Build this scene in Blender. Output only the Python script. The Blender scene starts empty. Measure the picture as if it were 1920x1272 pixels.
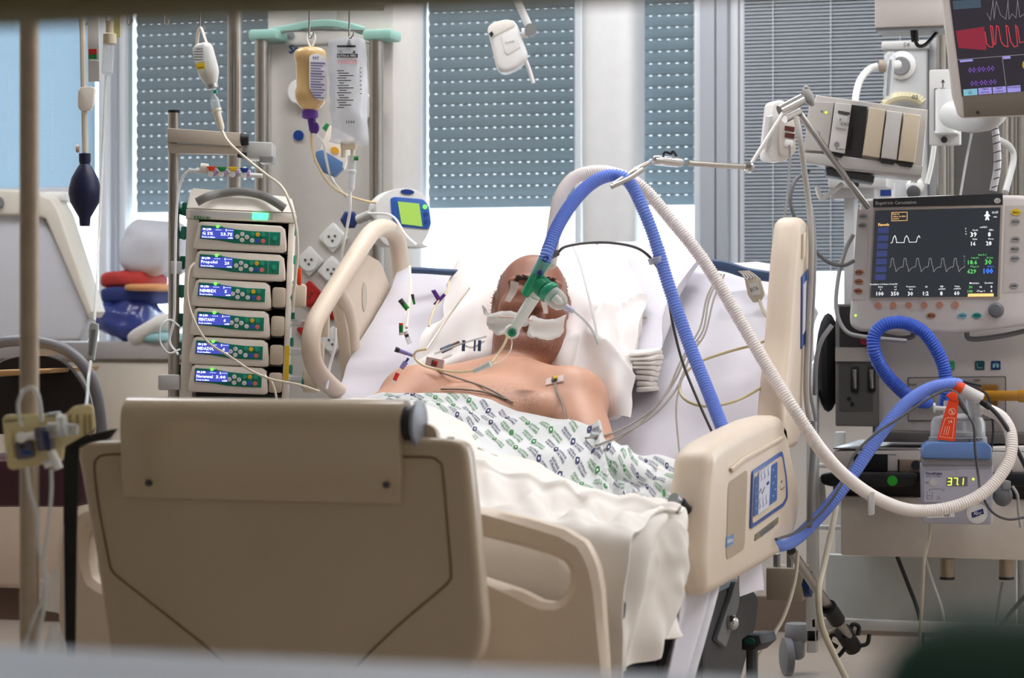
import bpy, bmesh, math, random
import numpy as np
from mathutils import Matrix, Vector, noise
random.seed(7); rng = np.random.default_rng(7)
sc = bpy.context.scene; COL = sc.collection
R = math.radians; pi = math.pi

# ---------------------------------------------------------------- camera, sky, lamps, exposure
TH = R(17.2); ct, st = math.cos(TH), math.sin(TH)
FPX, CAMH, HY = 4533.0, 0.9, 600.0                 # focal length in pixels, camera height, horizon row
FW = Vector((-st, ct, 0)); RT = Vector((ct, st, 0)); UP = Vector((0, 0, 1)); EYE = Vector((0, 0, CAMH))
cam = bpy.data.cameras.new('camera'); camo = bpy.data.objects.new('camera', cam); COL.objects.link(camo)
cam.sensor_width = 36; cam.lens = FPX * 36 / 1920; cam.shift_y = (HY - 636) / 1920
camo.location = EYE; camo.rotation_euler = (R(90), 0, TH); cam.clip_start = 0.05
cam.dof.use_dof = True; cam.dof.focus_distance = 5.2; cam.dof.aperture_fstop = 5.0
sc.camera = camo
vs = sc.view_settings
vs.view_transform = 'Standard'; vs.look = 'None'; vs.gamma = 1; vs.use_curve_mapping = False
vs.exposure = 0.37
world = bpy.data.worlds.new('sky'); sc.world = world; world.use_nodes = True
bgn = world.node_tree.nodes['Background']; bgn.inputs[0].default_value = (0.86, 0.93, 1.0, 1); bgn.inputs[1].default_value = 3.4
CEIL_W = 8.0                                        # emission of the ceiling light panels

def P(px, py, z):                                   # pixel + distance along the view -> point in the room
    return EYE + z * (FW + RT * ((px - 960) / FPX) + UP * ((HY - py) / FPX))
def PY(px, py, Y):                                  # pixel + room Y
    return P(px, py, Y / (ct + (px - 960) / FPX * st))
def PX(px, py, X):                                  # pixel + room X
    u = (px - 960) / FPX
    Y = (-u * X * st - X * ct) / (st - u * ct)
    return P(px, py, -X * st + Y * ct)

class Fr:                                           # a local frame: x right, y away, z up
    def __init__(s, px=0, py=0, z=1, yaw=17.2, pitch=0, roll=0, axes=None, o=None):
        if axes: ex, ey, ez = axes
        else:
            a = R(yaw); ex = RT * math.cos(a) - FW * math.sin(a); ey = FW * math.cos(a) + RT * math.sin(a); ez = UP.copy()
            p = R(pitch); ez, ey = ez * math.cos(p) + ey * math.sin(p), ey * math.cos(p) - ez * math.sin(p)
            r = R(roll); ex, ez = ex * math.cos(r) - ez * math.sin(r), ez * math.cos(r) + ex * math.sin(r)
        s.o = o if o is not None else P(px, py, z); s.ex, s.ey, s.ez = ex, ey, ez
        s.M = Matrix(((ex.x, ey.x, ez.x, s.o.x), (ex.y, ey.y, ez.y, s.o.y), (ex.z, ey.z, ez.z, s.o.z), (0, 0, 0, 1)))
        s.px = (s.o - EYE).dot(FW) / FPX            # metres per pixel here
    def v(s, px, py, d=0):
        ray = FW + RT * ((px - 960) / FPX) + UP * ((HY - py) / FPX)
        o = s.o + s.ey * d
        t = (o - EYE).dot(s.ey) / ray.dot(s.ey)
        q = EYE + ray * t - s.o
        return Vector((q.dot(s.ex), d, q.dot(s.ez)))
    def at(s, px, py, d=0):
        q = s.v(px, py, d); return (q.x, q.z)
    def w(s, px, py, d=0): return s.M @ s.v(px, py, d)

# ---------------------------------------------------------------- materials
def srgb(r, g, b):
    f = lambda c: (c / 255 / 12.92) if c <= 10 else ((c / 255 + .055) / 1.055) ** 2.4
    return (f(r), f(g), f(b), 1)
MATS = {}
def mat(name, col, rough=.5, metal=0, var=.05, scale=30, bump=0, bscale=200, emit=None, es=1, alpha=1, trans=0, ior=1.45, sss=0, coat=0, sheen=0):
    if name in MATS: return MATS[name]
    m = bpy.data.materials.new(name); m.use_nodes = True; nt = m.node_tree; N = nt.nodes; L = nt.links
    b = N['Principled BSDF']
    c = srgb(*col) if max(col) > 1.01 else (*col, 1)
    b.inputs['Roughness'].default_value = rough; b.inputs['Metallic'].default_value = metal
    b.inputs['IOR'].default_value = ior
    tc = N.new('ShaderNodeTexCoord')
    if var:
        nz = N.new('ShaderNodeTexNoise'); nz.inputs['Scale'].default_value = scale; nz.inputs['Detail'].default_value = 3
        L.new(tc.outputs['Object'], nz.inputs['Vector'])
        mx = N.new('ShaderNodeMix'); mx.data_type = 'RGBA'
        mx.inputs[6].default_value = tuple(x * (1 - var) for x in c[:3]) + (1,); mx.inputs[7].default_value = tuple(min(1, x * (1 + var)) for x in c[:3]) + (1,)
        L.new(nz.outputs[0], mx.inputs[0]); L.new(mx.outputs[2], b.inputs['Base Color'])
    else: b.inputs['Base Color'].default_value = c
    if bump:
        n2 = N.new('ShaderNodeTexNoise'); n2.inputs['Scale'].default_value = bscale; n2.inputs['Detail'].default_value = 2
        L.new(tc.outputs['Object'], n2.inputs['Vector'])
        bp = N.new('ShaderNodeBump'); bp.inputs['Strength'].default_value = bump; bp.inputs['Distance'].default_value = .002
        L.new(n2.outputs[0], bp.inputs['Height']); L.new(bp.outputs[0], b.inputs['Normal'])
    if emit:
        b.inputs['Emission Color'].default_value = srgb(*emit); b.inputs['Emission Strength'].default_value = es
    if sss:
        b.inputs['Subsurface Weight'].default_value = sss; b.inputs['Subsurface Radius'].default_value = (.012, .005, .003); b.inputs['Subsurface Scale'].default_value = 1
    if coat: b.inputs['Coat Weight'].default_value = coat; b.inputs['Coat Roughness'].default_value = .1
    if sheen: b.inputs['Sheen Weight'].default_value = sheen
    if alpha < 1:                                   # clear plastic / film: mostly see-through with a glossy skin
        out = N['Material Output']; tr = N.new('ShaderNodeBsdfTransparent'); ms = N.new('ShaderNodeMixShader')
        tr.inputs[0].default_value = tuple(.55 + .45 * x for x in c[:3]) + (1,)
        lw = N.new('ShaderNodeLayerWeight'); lw.inputs[0].default_value = .45
        mr = N.new('ShaderNodeMapRange'); mr.inputs[3].default_value = alpha; mr.inputs[4].default_value = min(1, alpha + .5)
        L.new(lw.outputs['Facing'], mr.inputs[0]); L.new(mr.outputs[0], ms.inputs[0])
        L.new(tr.outputs[0], ms.inputs[1]); L.new(b.outputs[0], ms.inputs[2]); L.new(ms.outputs[0], out.inputs[0])
    MATS[name] = m; return m

cream   = mat('cream_plastic', (222, 206, 186), .42, var=.04, scale=14)
cream2  = mat('cream_plastic_dimmed', (184, 168, 144), .30, var=.07, scale=5, coat=.15)  # foot panel's dimming by shade and glass reflection is put into this darker cream
ivory   = mat('ivory_plastic', (242, 235, 224), .4)
white   = mat('white_plastic', (236, 236, 234), .4)
whitem  = mat('white_enamel', (225, 226, 226), .35)
lgrey   = mat('light_grey_plastic', (200, 200, 198), .45)
mgrey   = mat('mid_grey_plastic', (130, 132, 134), .5)
dgrey   = mat('dark_grey_plastic', (70, 71, 74), .5)
charc   = mat('charcoal_plastic', (42, 43, 46), .5)
black   = mat('black_rubber', (18, 18, 20), .5)
gap     = mat('dark_gap', (10, 10, 11), .8)
steel   = mat('brushed_steel', (178, 174, 168), .28, metal=1, var=.12, scale=60)
steeld  = mat('dull_steel', (168, 154, 136), .42, metal=.55, var=.15, scale=40)
chrome  = mat('chrome', (205, 205, 205), .12, metal=1, var=0)
alu     = mat('aluminium', (176, 178, 180), .35, metal=.8, var=.05)
green   = mat('green_panel', (0, 122, 98), .4)
teal    = mat('teal_plastic', (60, 160, 140), .4)
mint    = mat('mint_plastic', (146, 190, 178), .45)
navy    = mat('navy_rubber', (22, 28, 66), .42)
bluep   = mat('blue_plastic', (28, 66, 140), .4)
steelblue = mat('slate_blue_plastic', (62, 84, 118), .5)
red     = mat('red_plastic', (190, 40, 34), .45)
orange  = mat('orange_plastic', (236, 74, 30), .5)
yellow  = mat('yellow_plastic', (232, 196, 40), .45)
purple  = mat('purple_plastic', (104, 58, 158), .4)
sheetw  = mat('white_cotton', (240, 235, 228), .85, var=.03, scale=8, bump=.25, bscale=900, sheen=.1)
sheetl  = mat('lavender_white_cotton', (218, 216, 224), .85, var=.04, scale=8, bump=.25, bscale=900, sheen=.1)
gownm   = mat('gown_cotton', (226, 228, 228), .85, var=.03, scale=8, bump=.2, bscale=900)
pillowm = mat('pillow_cotton', (238, 233, 230), .85, var=.03, scale=6, bump=.2, bscale=900, sheen=.1)
clear   = mat('clear_plastic', (235, 240, 242), .12, var=0, alpha=.22)
tubec   = mat('clear_tubing', (232, 234, 232), .15, var=0, alpha=.45)
milk    = mat('milky_tubing', (238, 232, 214), .3, var=0)
amber   = mat('amber_plastic', (196, 140, 40), .15, var=0, alpha=.5)
inkb    = mat('ink_black', (24, 24, 28), .6, var=0)
inkn    = mat('ink_navy', (38, 46, 92), .7, var=0)
inkg    = mat('ink_green', (40, 132, 60), .7, var=0)
inkw    = mat('ink_white', (235, 235, 235), .6, var=0)

# ---------------------------------------------------------------- mesh building
def rot_to(d):
    return Vector(d).to_track_quat('Z', 'Y').to_matrix()
def catmull(pts, n=6):
    pts = [Vector(p) for p in pts]
    if len(pts) < 3: return pts
    out = []
    ext = [pts[0] * 2 - pts[1]] + pts + [pts[-1] * 2 - pts[-2]]
    for i in range(1, len(ext) - 2):
        p0, p1, p2, p3 = ext[i - 1:i + 3]
        for k in range(n):
            t = k / n
            out.append(.5 * ((2 * p1) + (p2 - p0) * t + (2 * p0 - 5 * p1 + 4 * p2 - p3) * t * t + (3 * p1 - p0 - 3 * p2 + p3) * t ** 3))
    out.append(pts[-1]); return out

class MB:
    def __init__(s): s.V = []; s.F = []
    def add(s, V, F):
        o = len(s.V); s.V += [Vector(v) for v in V]; s.F += [[i + o for i in f] for f in F]; return s
    def from_bm(s, bm):
        bm.verts.index_update()
        s.add([v.co.copy() for v in bm.verts], [[v.index for v in f.verts] for f in bm.faces]); bm.free(); return s
    def box(s, x0, x1, y0, y1, z0, z1, bev=0, seg=2):
        x0, x1 = sorted((x0, x1)); y0, y1 = sorted((y0, y1)); z0, z1 = sorted((z0, z1))
        bm = bmesh.new()
        vs_ = [bm.verts.new(c) for c in ((x0, y0, z0), (x1, y0, z0), (x1, y1, z0), (x0, y1, z0), (x0, y0, z1), (x1, y0, z1), (x1, y1, z1), (x0, y1, z1))]
        for f in ((3, 2, 1, 0), (4, 5, 6, 7), (0, 1, 5, 4), (1, 2, 6, 5), (2, 3, 7, 6), (3, 0, 4, 7)): bm.faces.new([vs_[i] for i in f])
        bev = min(bev, .48 * min(x1 - x0, y1 - y0, z1 - z0))
        if bev > 0: bmesh.ops.bevel(bm, geom=bm.edges[:], offset=bev, segments=seg, profile=.5, affect='EDGES')
        return s.from_bm(bm)
    def pbox(s, fr, px0, py0, px1, py1, d0, d1, bev=0, seg=2):
        cx, cy = (px0 + px1) / 2, (py0 + py1) / 2
        d = min(d0, d1)
        return s.box(fr.at(px0, cy, d)[0], fr.at(px1, cy, d)[0], d0, d1, fr.at(cx, py0, d)[1], fr.at(cx, py1, d)[1], bev, seg)
    def poly(s, pts, d0, d1, bev=0, seg=2):          # prism: outline in (x, z), between depths d0 (front) and d1
        bm = bmesh.new()
        a = [bm.verts.new((x, d0, z)) for x, z in pts]; b = [bm.verts.new((x, d1, z)) for x, z in pts]
        n = len(pts); bm.faces.new(a); bm.faces.new(b[::-1])
        for i in range(n): bm.faces.new((a[i], b[i], b[(i + 1) % n], a[(i + 1) % n]))
        bmesh.ops.recalc_face_normals(bm, faces=bm.faces[:])
        if bev > 0:
            fe = [e for e in bm.edges if abs(e.verts[0].co.y - e.verts[1].co.y) < 1e-9]
            bmesh.ops.bevel(bm, geom=fe, offset=bev, segments=seg, profile=.5, affect='EDGES', clamp_overlap=True)
        return s.from_bm(bm)
    def ppoly(s, fr, pts, d0, d1, bev=0, seg=2, rnd=0):
        q = [fr.at(x, y, min(d0, d1)) for x, y in pts]
        if rnd: q = round_poly(q, rnd)
        return s.poly(q, d0, d1, bev, seg)
    def cyl(s, p0, p1, r0, r1=None, seg=16, cap=True):
        r1 = r0 if r1 is None else r1
        p0, p1 = Vector(p0), Vector(p1); q = rot_to(p1 - p0); V = []; F = []
        for p, r in ((p0, r0), (p1, r1)):
            for i in range(seg):
                a = 2 * pi * i / seg; V.append(p + q @ Vector((r * math.cos(a), r * math.sin(a), 0)))
        for i in range(seg): j = (i + 1) % seg; F.append((i, j, seg + j, seg + i))
        if cap: F += [tuple(range(seg))[::-1], tuple(range(seg, 2 * seg))]
        return s.add(V, F)
    def lathe(s, prof, p0, d, seg=20):               # profile [(radius, distance along d)]
        p0 = Vector(p0); d = Vector(d).normalized(); q = rot_to(d); V = []; F = []; n = len(prof)
        for r, t in prof:
            for i in range(seg):
                a = 2 * pi * i / seg; V.append(p0 + d * t + q @ Vector((r * math.cos(a), r * math.sin(a), 0)))
        for k in range(n - 1):
            for i in range(seg):
                j = (i + 1) % seg; F.append((k * seg + i, k * seg + j, (k + 1) * seg + j, (k + 1) * seg + i))
        F += [tuple(range(seg))[::-1], tuple(range((n - 1) * seg, n * seg))]
        return s.add(V, F)
    def tube(s, pts, r, seg=8, n=6, sx=1.0, raw=False):
        pts = pts if raw else catmull(pts, n); pts = [Vector(p) for p in pts]; m = len(pts)
        V = []; F = []; ref = None
        for k, p in enumerate(pts):
            t = (pts[min(k + 1, m - 1)] - pts[max(k - 1, 0)])
            if t.length < 1e-9: t = Vector((0, 0, 1))
            t.normalize()
            if ref is None:
                ref = Vector((0, 0, 1)) if abs(t.z) < .9 else Vector((1, 0, 0))
            ref = (ref - t * ref.dot(t)).normalized(); bi = t.cross(ref)
            rr = r(k / (m - 1), k) if callable(r) else r
            for i in range(seg):
                a = 2 * pi * i / seg; V.append(p + ref * (rr * math.cos(a)) + bi * (rr * sx * math.sin(a)))
        for k in range(m - 1):
            for i in range(seg):
                j = (i + 1) % seg; F.append((k * seg + i, k * seg + j, (k + 1) * seg + j, (k + 1) * seg + i))
        F += [tuple(range(seg))[::-1], tuple(range((m - 1) * seg, m * seg))]
        return s.add(V, F)
    def ell(s, c, r, M=None, seg=18, rings=10, pw=1.0):
        c = Vector(c); V = []; F = []
        sp = lambda x: math.copysign(abs(x) ** pw, x)
        for k in range(rings + 1):
            b = -pi / 2 + pi * k / rings
            for i in range(seg):
                a = 2 * pi * i / seg
                v = Vector((r[0] * sp(math.cos(b)) * sp(math.cos(a)), r[1] * sp(math.cos(b)) * sp(math.sin(a)), r[2] * sp(math.sin(b))))
                V.append(c + (M @ v if M else v))
        for k in range(rings):
            for i in range(seg):
                j = (i + 1) % seg; F.append((k * seg + i, k * seg + j, (k + 1) * seg + j, (k + 1) * seg + i))
        return s.add(V, F)
    def grid(s, G):                                  # G: array (nu, nv, 3)
        nu, nv = G.shape[:2]
        return s.add([Vector(v) for v in G.reshape(-1, 3)], [(i * nv + j, i * nv + j + 1, (i + 1) * nv + j + 1, (i + 1) * nv + j) for i in range(nu - 1) for j in range(nv - 1)])
    def displace(s, f): s.V = [v + f(v) for v in s.V]; return s
    def build(s, name, m, parent=None, fr=None, smooth=35, label=None, cat=None, group=None, kind=None, weld=False):
        M = fr.M if isinstance(fr, Fr) else fr
        V = [M @ v for v in s.V] if M is not None else s.V
        if parent is not None: off = OFF[parent.name]
        else:
            a = np.array([tuple(v) for v in V]); off = Vector(((a[:, 0].min() + a[:, 0].max()) / 2, (a[:, 1].min() + a[:, 1].max()) / 2, a[:, 2].min()))
        me = bpy.data.meshes.new(name); me.from_pydata([tuple(v - off) for v in V], [], s.F)
        bm = bmesh.new(); bm.from_mesh(me)
        if weld: bmesh.ops.remove_doubles(bm, verts=bm.verts[:], dist=weld if isinstance(weld, float) else 1e-5)
        bmesh.ops.recalc_face_normals(bm, faces=bm.faces[:])
        bm.to_mesh(me); bm.free()
        if smooth:
            me.polygons.foreach_set('use_smooth', [True] * len(me.polygons)); me.set_sharp_from_angle(angle=R(smooth))
        me.materials.append(m)
        o = bpy.data.objects.new(name, me); COL.objects.link(o)
        if parent is not None: o.parent = parent
        else: o.location = off
        OFF[o.name] = off
        tag(o, label, cat, group, kind); return o
OFF = {}
def tag(o, label=None, cat=None, group=None, kind=None):
    if label: o['label'] = label
    if cat: o['category'] = cat
    if group: o['group'] = group
    if kind: o['kind'] = kind
    return o
def thing(name, label, cat, loc, group=None, kind=None):
    o = bpy.data.objects.new(name, None); COL.objects.link(o); o.location = loc; o.empty_display_size = .05
    OFF[o.name] = Vector(loc); return tag(o, label, cat, group, kind)
def round_poly(q, r, n=4):
    out = []; m = len(q)
    for i in range(m):
        p0, p1, p2 = Vector(q[i - 1]), Vector(q[i]), Vector(q[(i + 1) % m])
        a = (p0 - p1); b = (p2 - p1); k = min(r, a.length * .45, b.length * .45)
        s_, e = p1 + a.normalized() * k, p1 + b.normalized() * k
        for j in range(n + 1):
            t = j / n; v = s_ * (1 - t) ** 2 + p1 * 2 * t * (1 - t) + e * t * t; out.append((v.x, v.y))
    return out
def cr1(A, n):                                       # Catmull-Rom along axis 0 of array A, n samples
    A = np.asarray(A, float); m = len(A)
    E = np.concatenate([[2 * A[0] - A[1]], A, [2 * A[-1] - A[-2]]])
    t = np.linspace(0, m - 1, n); i = np.minimum(t.astype(int), m - 2); f = (t - i).reshape(-1, *([1] * (A.ndim - 1)))
    p0, p1, p2, p3 = E[i], E[i + 1], E[i + 2], E[i + 3]
    return .5 * (2 * p1 + (p2 - p0) * f + (2 * p0 - 5 * p1 + 4 * p2 - p3) * f ** 2 + (3 * p1 - p0 - 3 * p2 + p3) * f ** 3)
def net(rows, nu, nv, conv=PY):                      # control net of (px, py, Y) -> (nu, nv, 3) surface
    A = np.array([[tuple(conv(*c)) for c in r] for r in rows])
    B_ = cr1(A, nu); return np.swapaxes(cr1(np.swapaxes(B_, 0, 1), nv), 0, 1)
def gnormal(G):
    du = np.gradient(G, axis=0); dv = np.gradient(G, axis=1); n = np.cross(du, dv); return n / (np.linalg.norm(n, axis=2, keepdims=True) + 1e-12)
def fnoise(G, sc_, amp, seed=0, aniso=(1, 1, 1)):
    out = np.zeros(G.shape[:2]); o = Vector((seed * 3.1, seed * 1.7, 0))
    for i in range(G.shape[0]):
        for j in range(G.shape[1]):
            g = G[i, j]; out[i, j] = noise.fractal(Vector((g[0] * aniso[0], g[1] * aniso[1], g[2] * aniso[2])) * sc_ + o, 1, 2, 3)
    return out[..., None] * amp
def crease(G, sc_, amp, seed=0, aniso=(1, 1, 1), pw=5):  # sharp random folds along the surface normal
    n = gnormal(G); c = G.mean((0, 1)); s_ = 1 if ((np.array(EYE) - c) * n.mean((0, 1))).sum() > 0 else -1
    w = fnoise(G, sc_, 1, seed, aniso)[..., 0] * 1.6; w2 = fnoise(G, sc_ * .45, 1, seed + 50)[..., 0]
    return G + n * (s_ * amp * np.clip(1 - np.abs(w), 0, 1) ** pw * np.clip(.6 + 1.5 * w2, 0, 1.4))[..., None]
def cloth(G, thick=.003, up=True):                   # thin closed sheet from a surface
    n = gnormal(G); nu, nv = G.shape[:2]; mb = MB()
    V = [Vector(v) for v in G.reshape(-1, 3)] + [Vector(v) for v in (G - n * thick).reshape(-1, 3)]; N_ = nu * nv
    F = [(i * nv + j, i * nv + j + 1, (i + 1) * nv + j + 1, (i + 1) * nv + j) for i in range(nu - 1) for j in range(nv - 1)]
    F += [tuple(k + N_ for k in f[::-1]) for f in F]
    for j in range(nv - 1):
        F.append((j, j + N_, j + 1 + N_, j + 1)); a = (nu - 1) * nv + j; F.append((a, a + 1, a + 1 + N_, a + N_))
    for i in range(nu - 1):
        a = i * nv; F.append((a, a + nv, a + nv + N_, a + N_)); a = i * nv + nv - 1; F.append((a, a + N_, a + nv + N_, a + nv))
    return mb.add(V, F)
def cushion(G, thick):                               # front surface + bulging back, pinched at the rim
    n = gnormal(G); nu, nv = G.shape[:2]
    c = G.reshape(-1, 3).mean(0)
    if ((np.array(EYE) - c) * n[nu // 2, nv // 2]).sum() < 0: n = -n
    u = np.linspace(0, 1, nu)[:, None]; v = np.linspace(0, 1, nv)[None]
    pr = ((np.clip(4 * u * (1 - u), 0, 1)) ** .4 * (np.clip(4 * v * (1 - v), 0, 1)) ** .4)[..., None]
    return MB().grid(G).grid(G - n * thick * pr)

# ---------------------------------------------------------------- lettering
_T = {}
def text2d(s, bold=0):
    k = (s, bold)
    if k not in _T:
        cu = bpy.data.curves.new('t', 'FONT'); cu.body = s; cu.size = 1; cu.align_x = 'CENTER'; cu.align_y = 'CENTER'; cu.resolution_u = 1; cu.offset = bold
        ob = bpy.data.objects.new('t', cu); me = ob.to_mesh()
        V = np.array([v.co[:2] for v in me.vertices]); F = [list(p.vertices) for p in me.polygons]
        ob.to_mesh_clear(); bpy.data.objects.remove(ob); bpy.data.curves.remove(cu)
        if len(V): V = V - (V.max(0) + V.min(0)) / 2
        _T[k] = (V, F)
    return _T[k]
def txt(mb, fr, s, px, py, hpx, d=-.001, width=None, bold=.01, left=False):   # lettering of cap height hpx pixels
    V, F = text2d(s, bold)
    if not len(V): return mb
    k = hpx * fr.px / .72; x, z = fr.at(px, py, d)
    w = (V[:, 0].max() - V[:, 0].min()) * k; kx = k * (width * fr.px / w) if width else k
    if left: x += (V[:, 0].max() - V[:, 0].min()) * kx / 2
    return mb.add([(x + a * kx, d, z + b * k) for a, b in V], F)
def ribbon(mb, fr, pts, wpx, d=-.001):               # flat drawn line through pixel points
    w = wpx * fr.px / 2; q = [Vector(fr.at(x, y, d)) for x, y in pts]
    for a, b in zip(q[:-1], q[1:]):
        t = (b - a); t = t.normalized() if t.length else Vector((1, 0)); n = Vector((-t.y, t.x)) * w; e = t * w * .5
        mb.add([(p.x, d, p.y) for p in (a - n - e, b - n + e, b + n + e, a + n - e)], [(0, 1, 2, 3)])
    return mb
def disc(mb, fr, px, py, rpx, d0, d1, ry=None, seg=20):
    x, z = fr.at(px, py, d1); r = rpx * fr.px; r2 = (ry or rpx) * fr.px
    return mb.poly([(x + r * math.cos(2 * pi * i / seg), z + r2 * math.sin(2 * pi * i / seg)) for i in range(seg)], d1, d0)
def cable(name, pts, r, m, label, cat='cable', group=None, conv=P, seg=6, parent=None, n=6):
    return MB().tube([conv(*p) for p in pts], r, seg, n).build(name, m, parent, label=label if parent is None else None, cat=cat if parent is None else None, group=group)
def hose_mb(pts, r, pitch=.0056, amp=.0013, seg=16):
    c = catmull(pts, 14); d = [0]
    for a, b in zip(c[:-1], c[1:]): d.append(d[-1] + (b - a).length)
    n = int(d[-1] / pitch * 2); out = []; k = 0
    for i in range(n + 1):
        s_ = d[-1] * i / n
        while k < len(d) - 2 and d[k + 1] < s_: k += 1
        out.append(c[k].lerp(c[k + 1], (s_ - d[k]) / max(1e-9, d[k + 1] - d[k])))
    return MB().tube(out, lambda t, k: r + (amp if k % 2 else -amp), seg, raw=True)
# ---------------------------------------------------------------- the room
YW, CEILH = 6.9, 2.75
XL, XR, YB = -4.6, 1.9, -1.4
wallm = mat('wall_paint', (216, 210, 203), .8, var=.03, scale=6)
floorm = mat('floor_vinyl', (170, 158, 146), .45, var=.08, scale=20)
ceilm = mat('ceiling_paint', (235, 233, 228), .9)
olive = mat('partition_paint', (120, 112, 72), .6, var=.05)
sillm = mat('sill_laminate', (160, 170, 184), .5, var=.05)
framew = mat('window_frame_white', (226, 230, 234), .4, var=.02)
frameg = mat('window_frame_grey', (172, 176, 184), .45, var=.02)
def sbox(name, m, b, bev=0, parent=None):
    return MB().box(*b, bev).build(name, m, parent, kind=None if parent else 'structure')
sbox('floor', floorm, (XL - .1, XR + .1, YB, YW + .2, -.1, 0))
sbox('ceiling', ceilm, (XL - .1, XR + .1, YB, YW + .2, CEILH, CEILH + .1))
sbox('wall_left', wallm, (XL - .1, XL, YB, YW + .2, 0, CEILH))
sbox('wall_right', wallm, (XR, XR + .1, YB, YW + .2, 0, CEILH))
sbox('wall_behind', wallm, (XL, XR, YB - .1, YB, 0, CEILH))
SILLH, TOPH = .74, 2.35
wb = thing('wall_back', None, None, (-1.5, YW + .1, 0), kind='structure')
sbox('spandrel', wallm, (XL, XR, YW, YW + .2, 0, SILLH), 0, wb)
sbox('lintel', wallm, (XL, XR, YW, YW + .2, TOPH, CEILH), 0, wb)
sbox('window_ledge', framew, (-2.55, XR, YW - .06, YW + .02, SILLH - .03, SILLH + .004), .004, wb)
sbox('baseboard_back', mat('baseboard_vinyl', (120, 104, 92), .5), (-2.55, XR, YW - .015, YW, 0, .1))
# partition with the observation window the picture is taken through
wf = thing('wall_front', None, None, (-.5, 1.25, 0), kind='structure')
sbox('lower_panel', wallm, (XL, XR, 1.17, 1.29, 0, .675), 0, wf)
sbox('transom', olive, (XL, XR, 1.17, 1.25, 1.068, 1.18), .003, wf)
sbox('header_panel', wallm, (XL, XR, 1.17, 1.25, 2.3, CEILH), 0, wf)
sbox('sill', sillm, (XL, XR, 0.70, 1.33, .670, .700), .006, wf)

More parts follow.
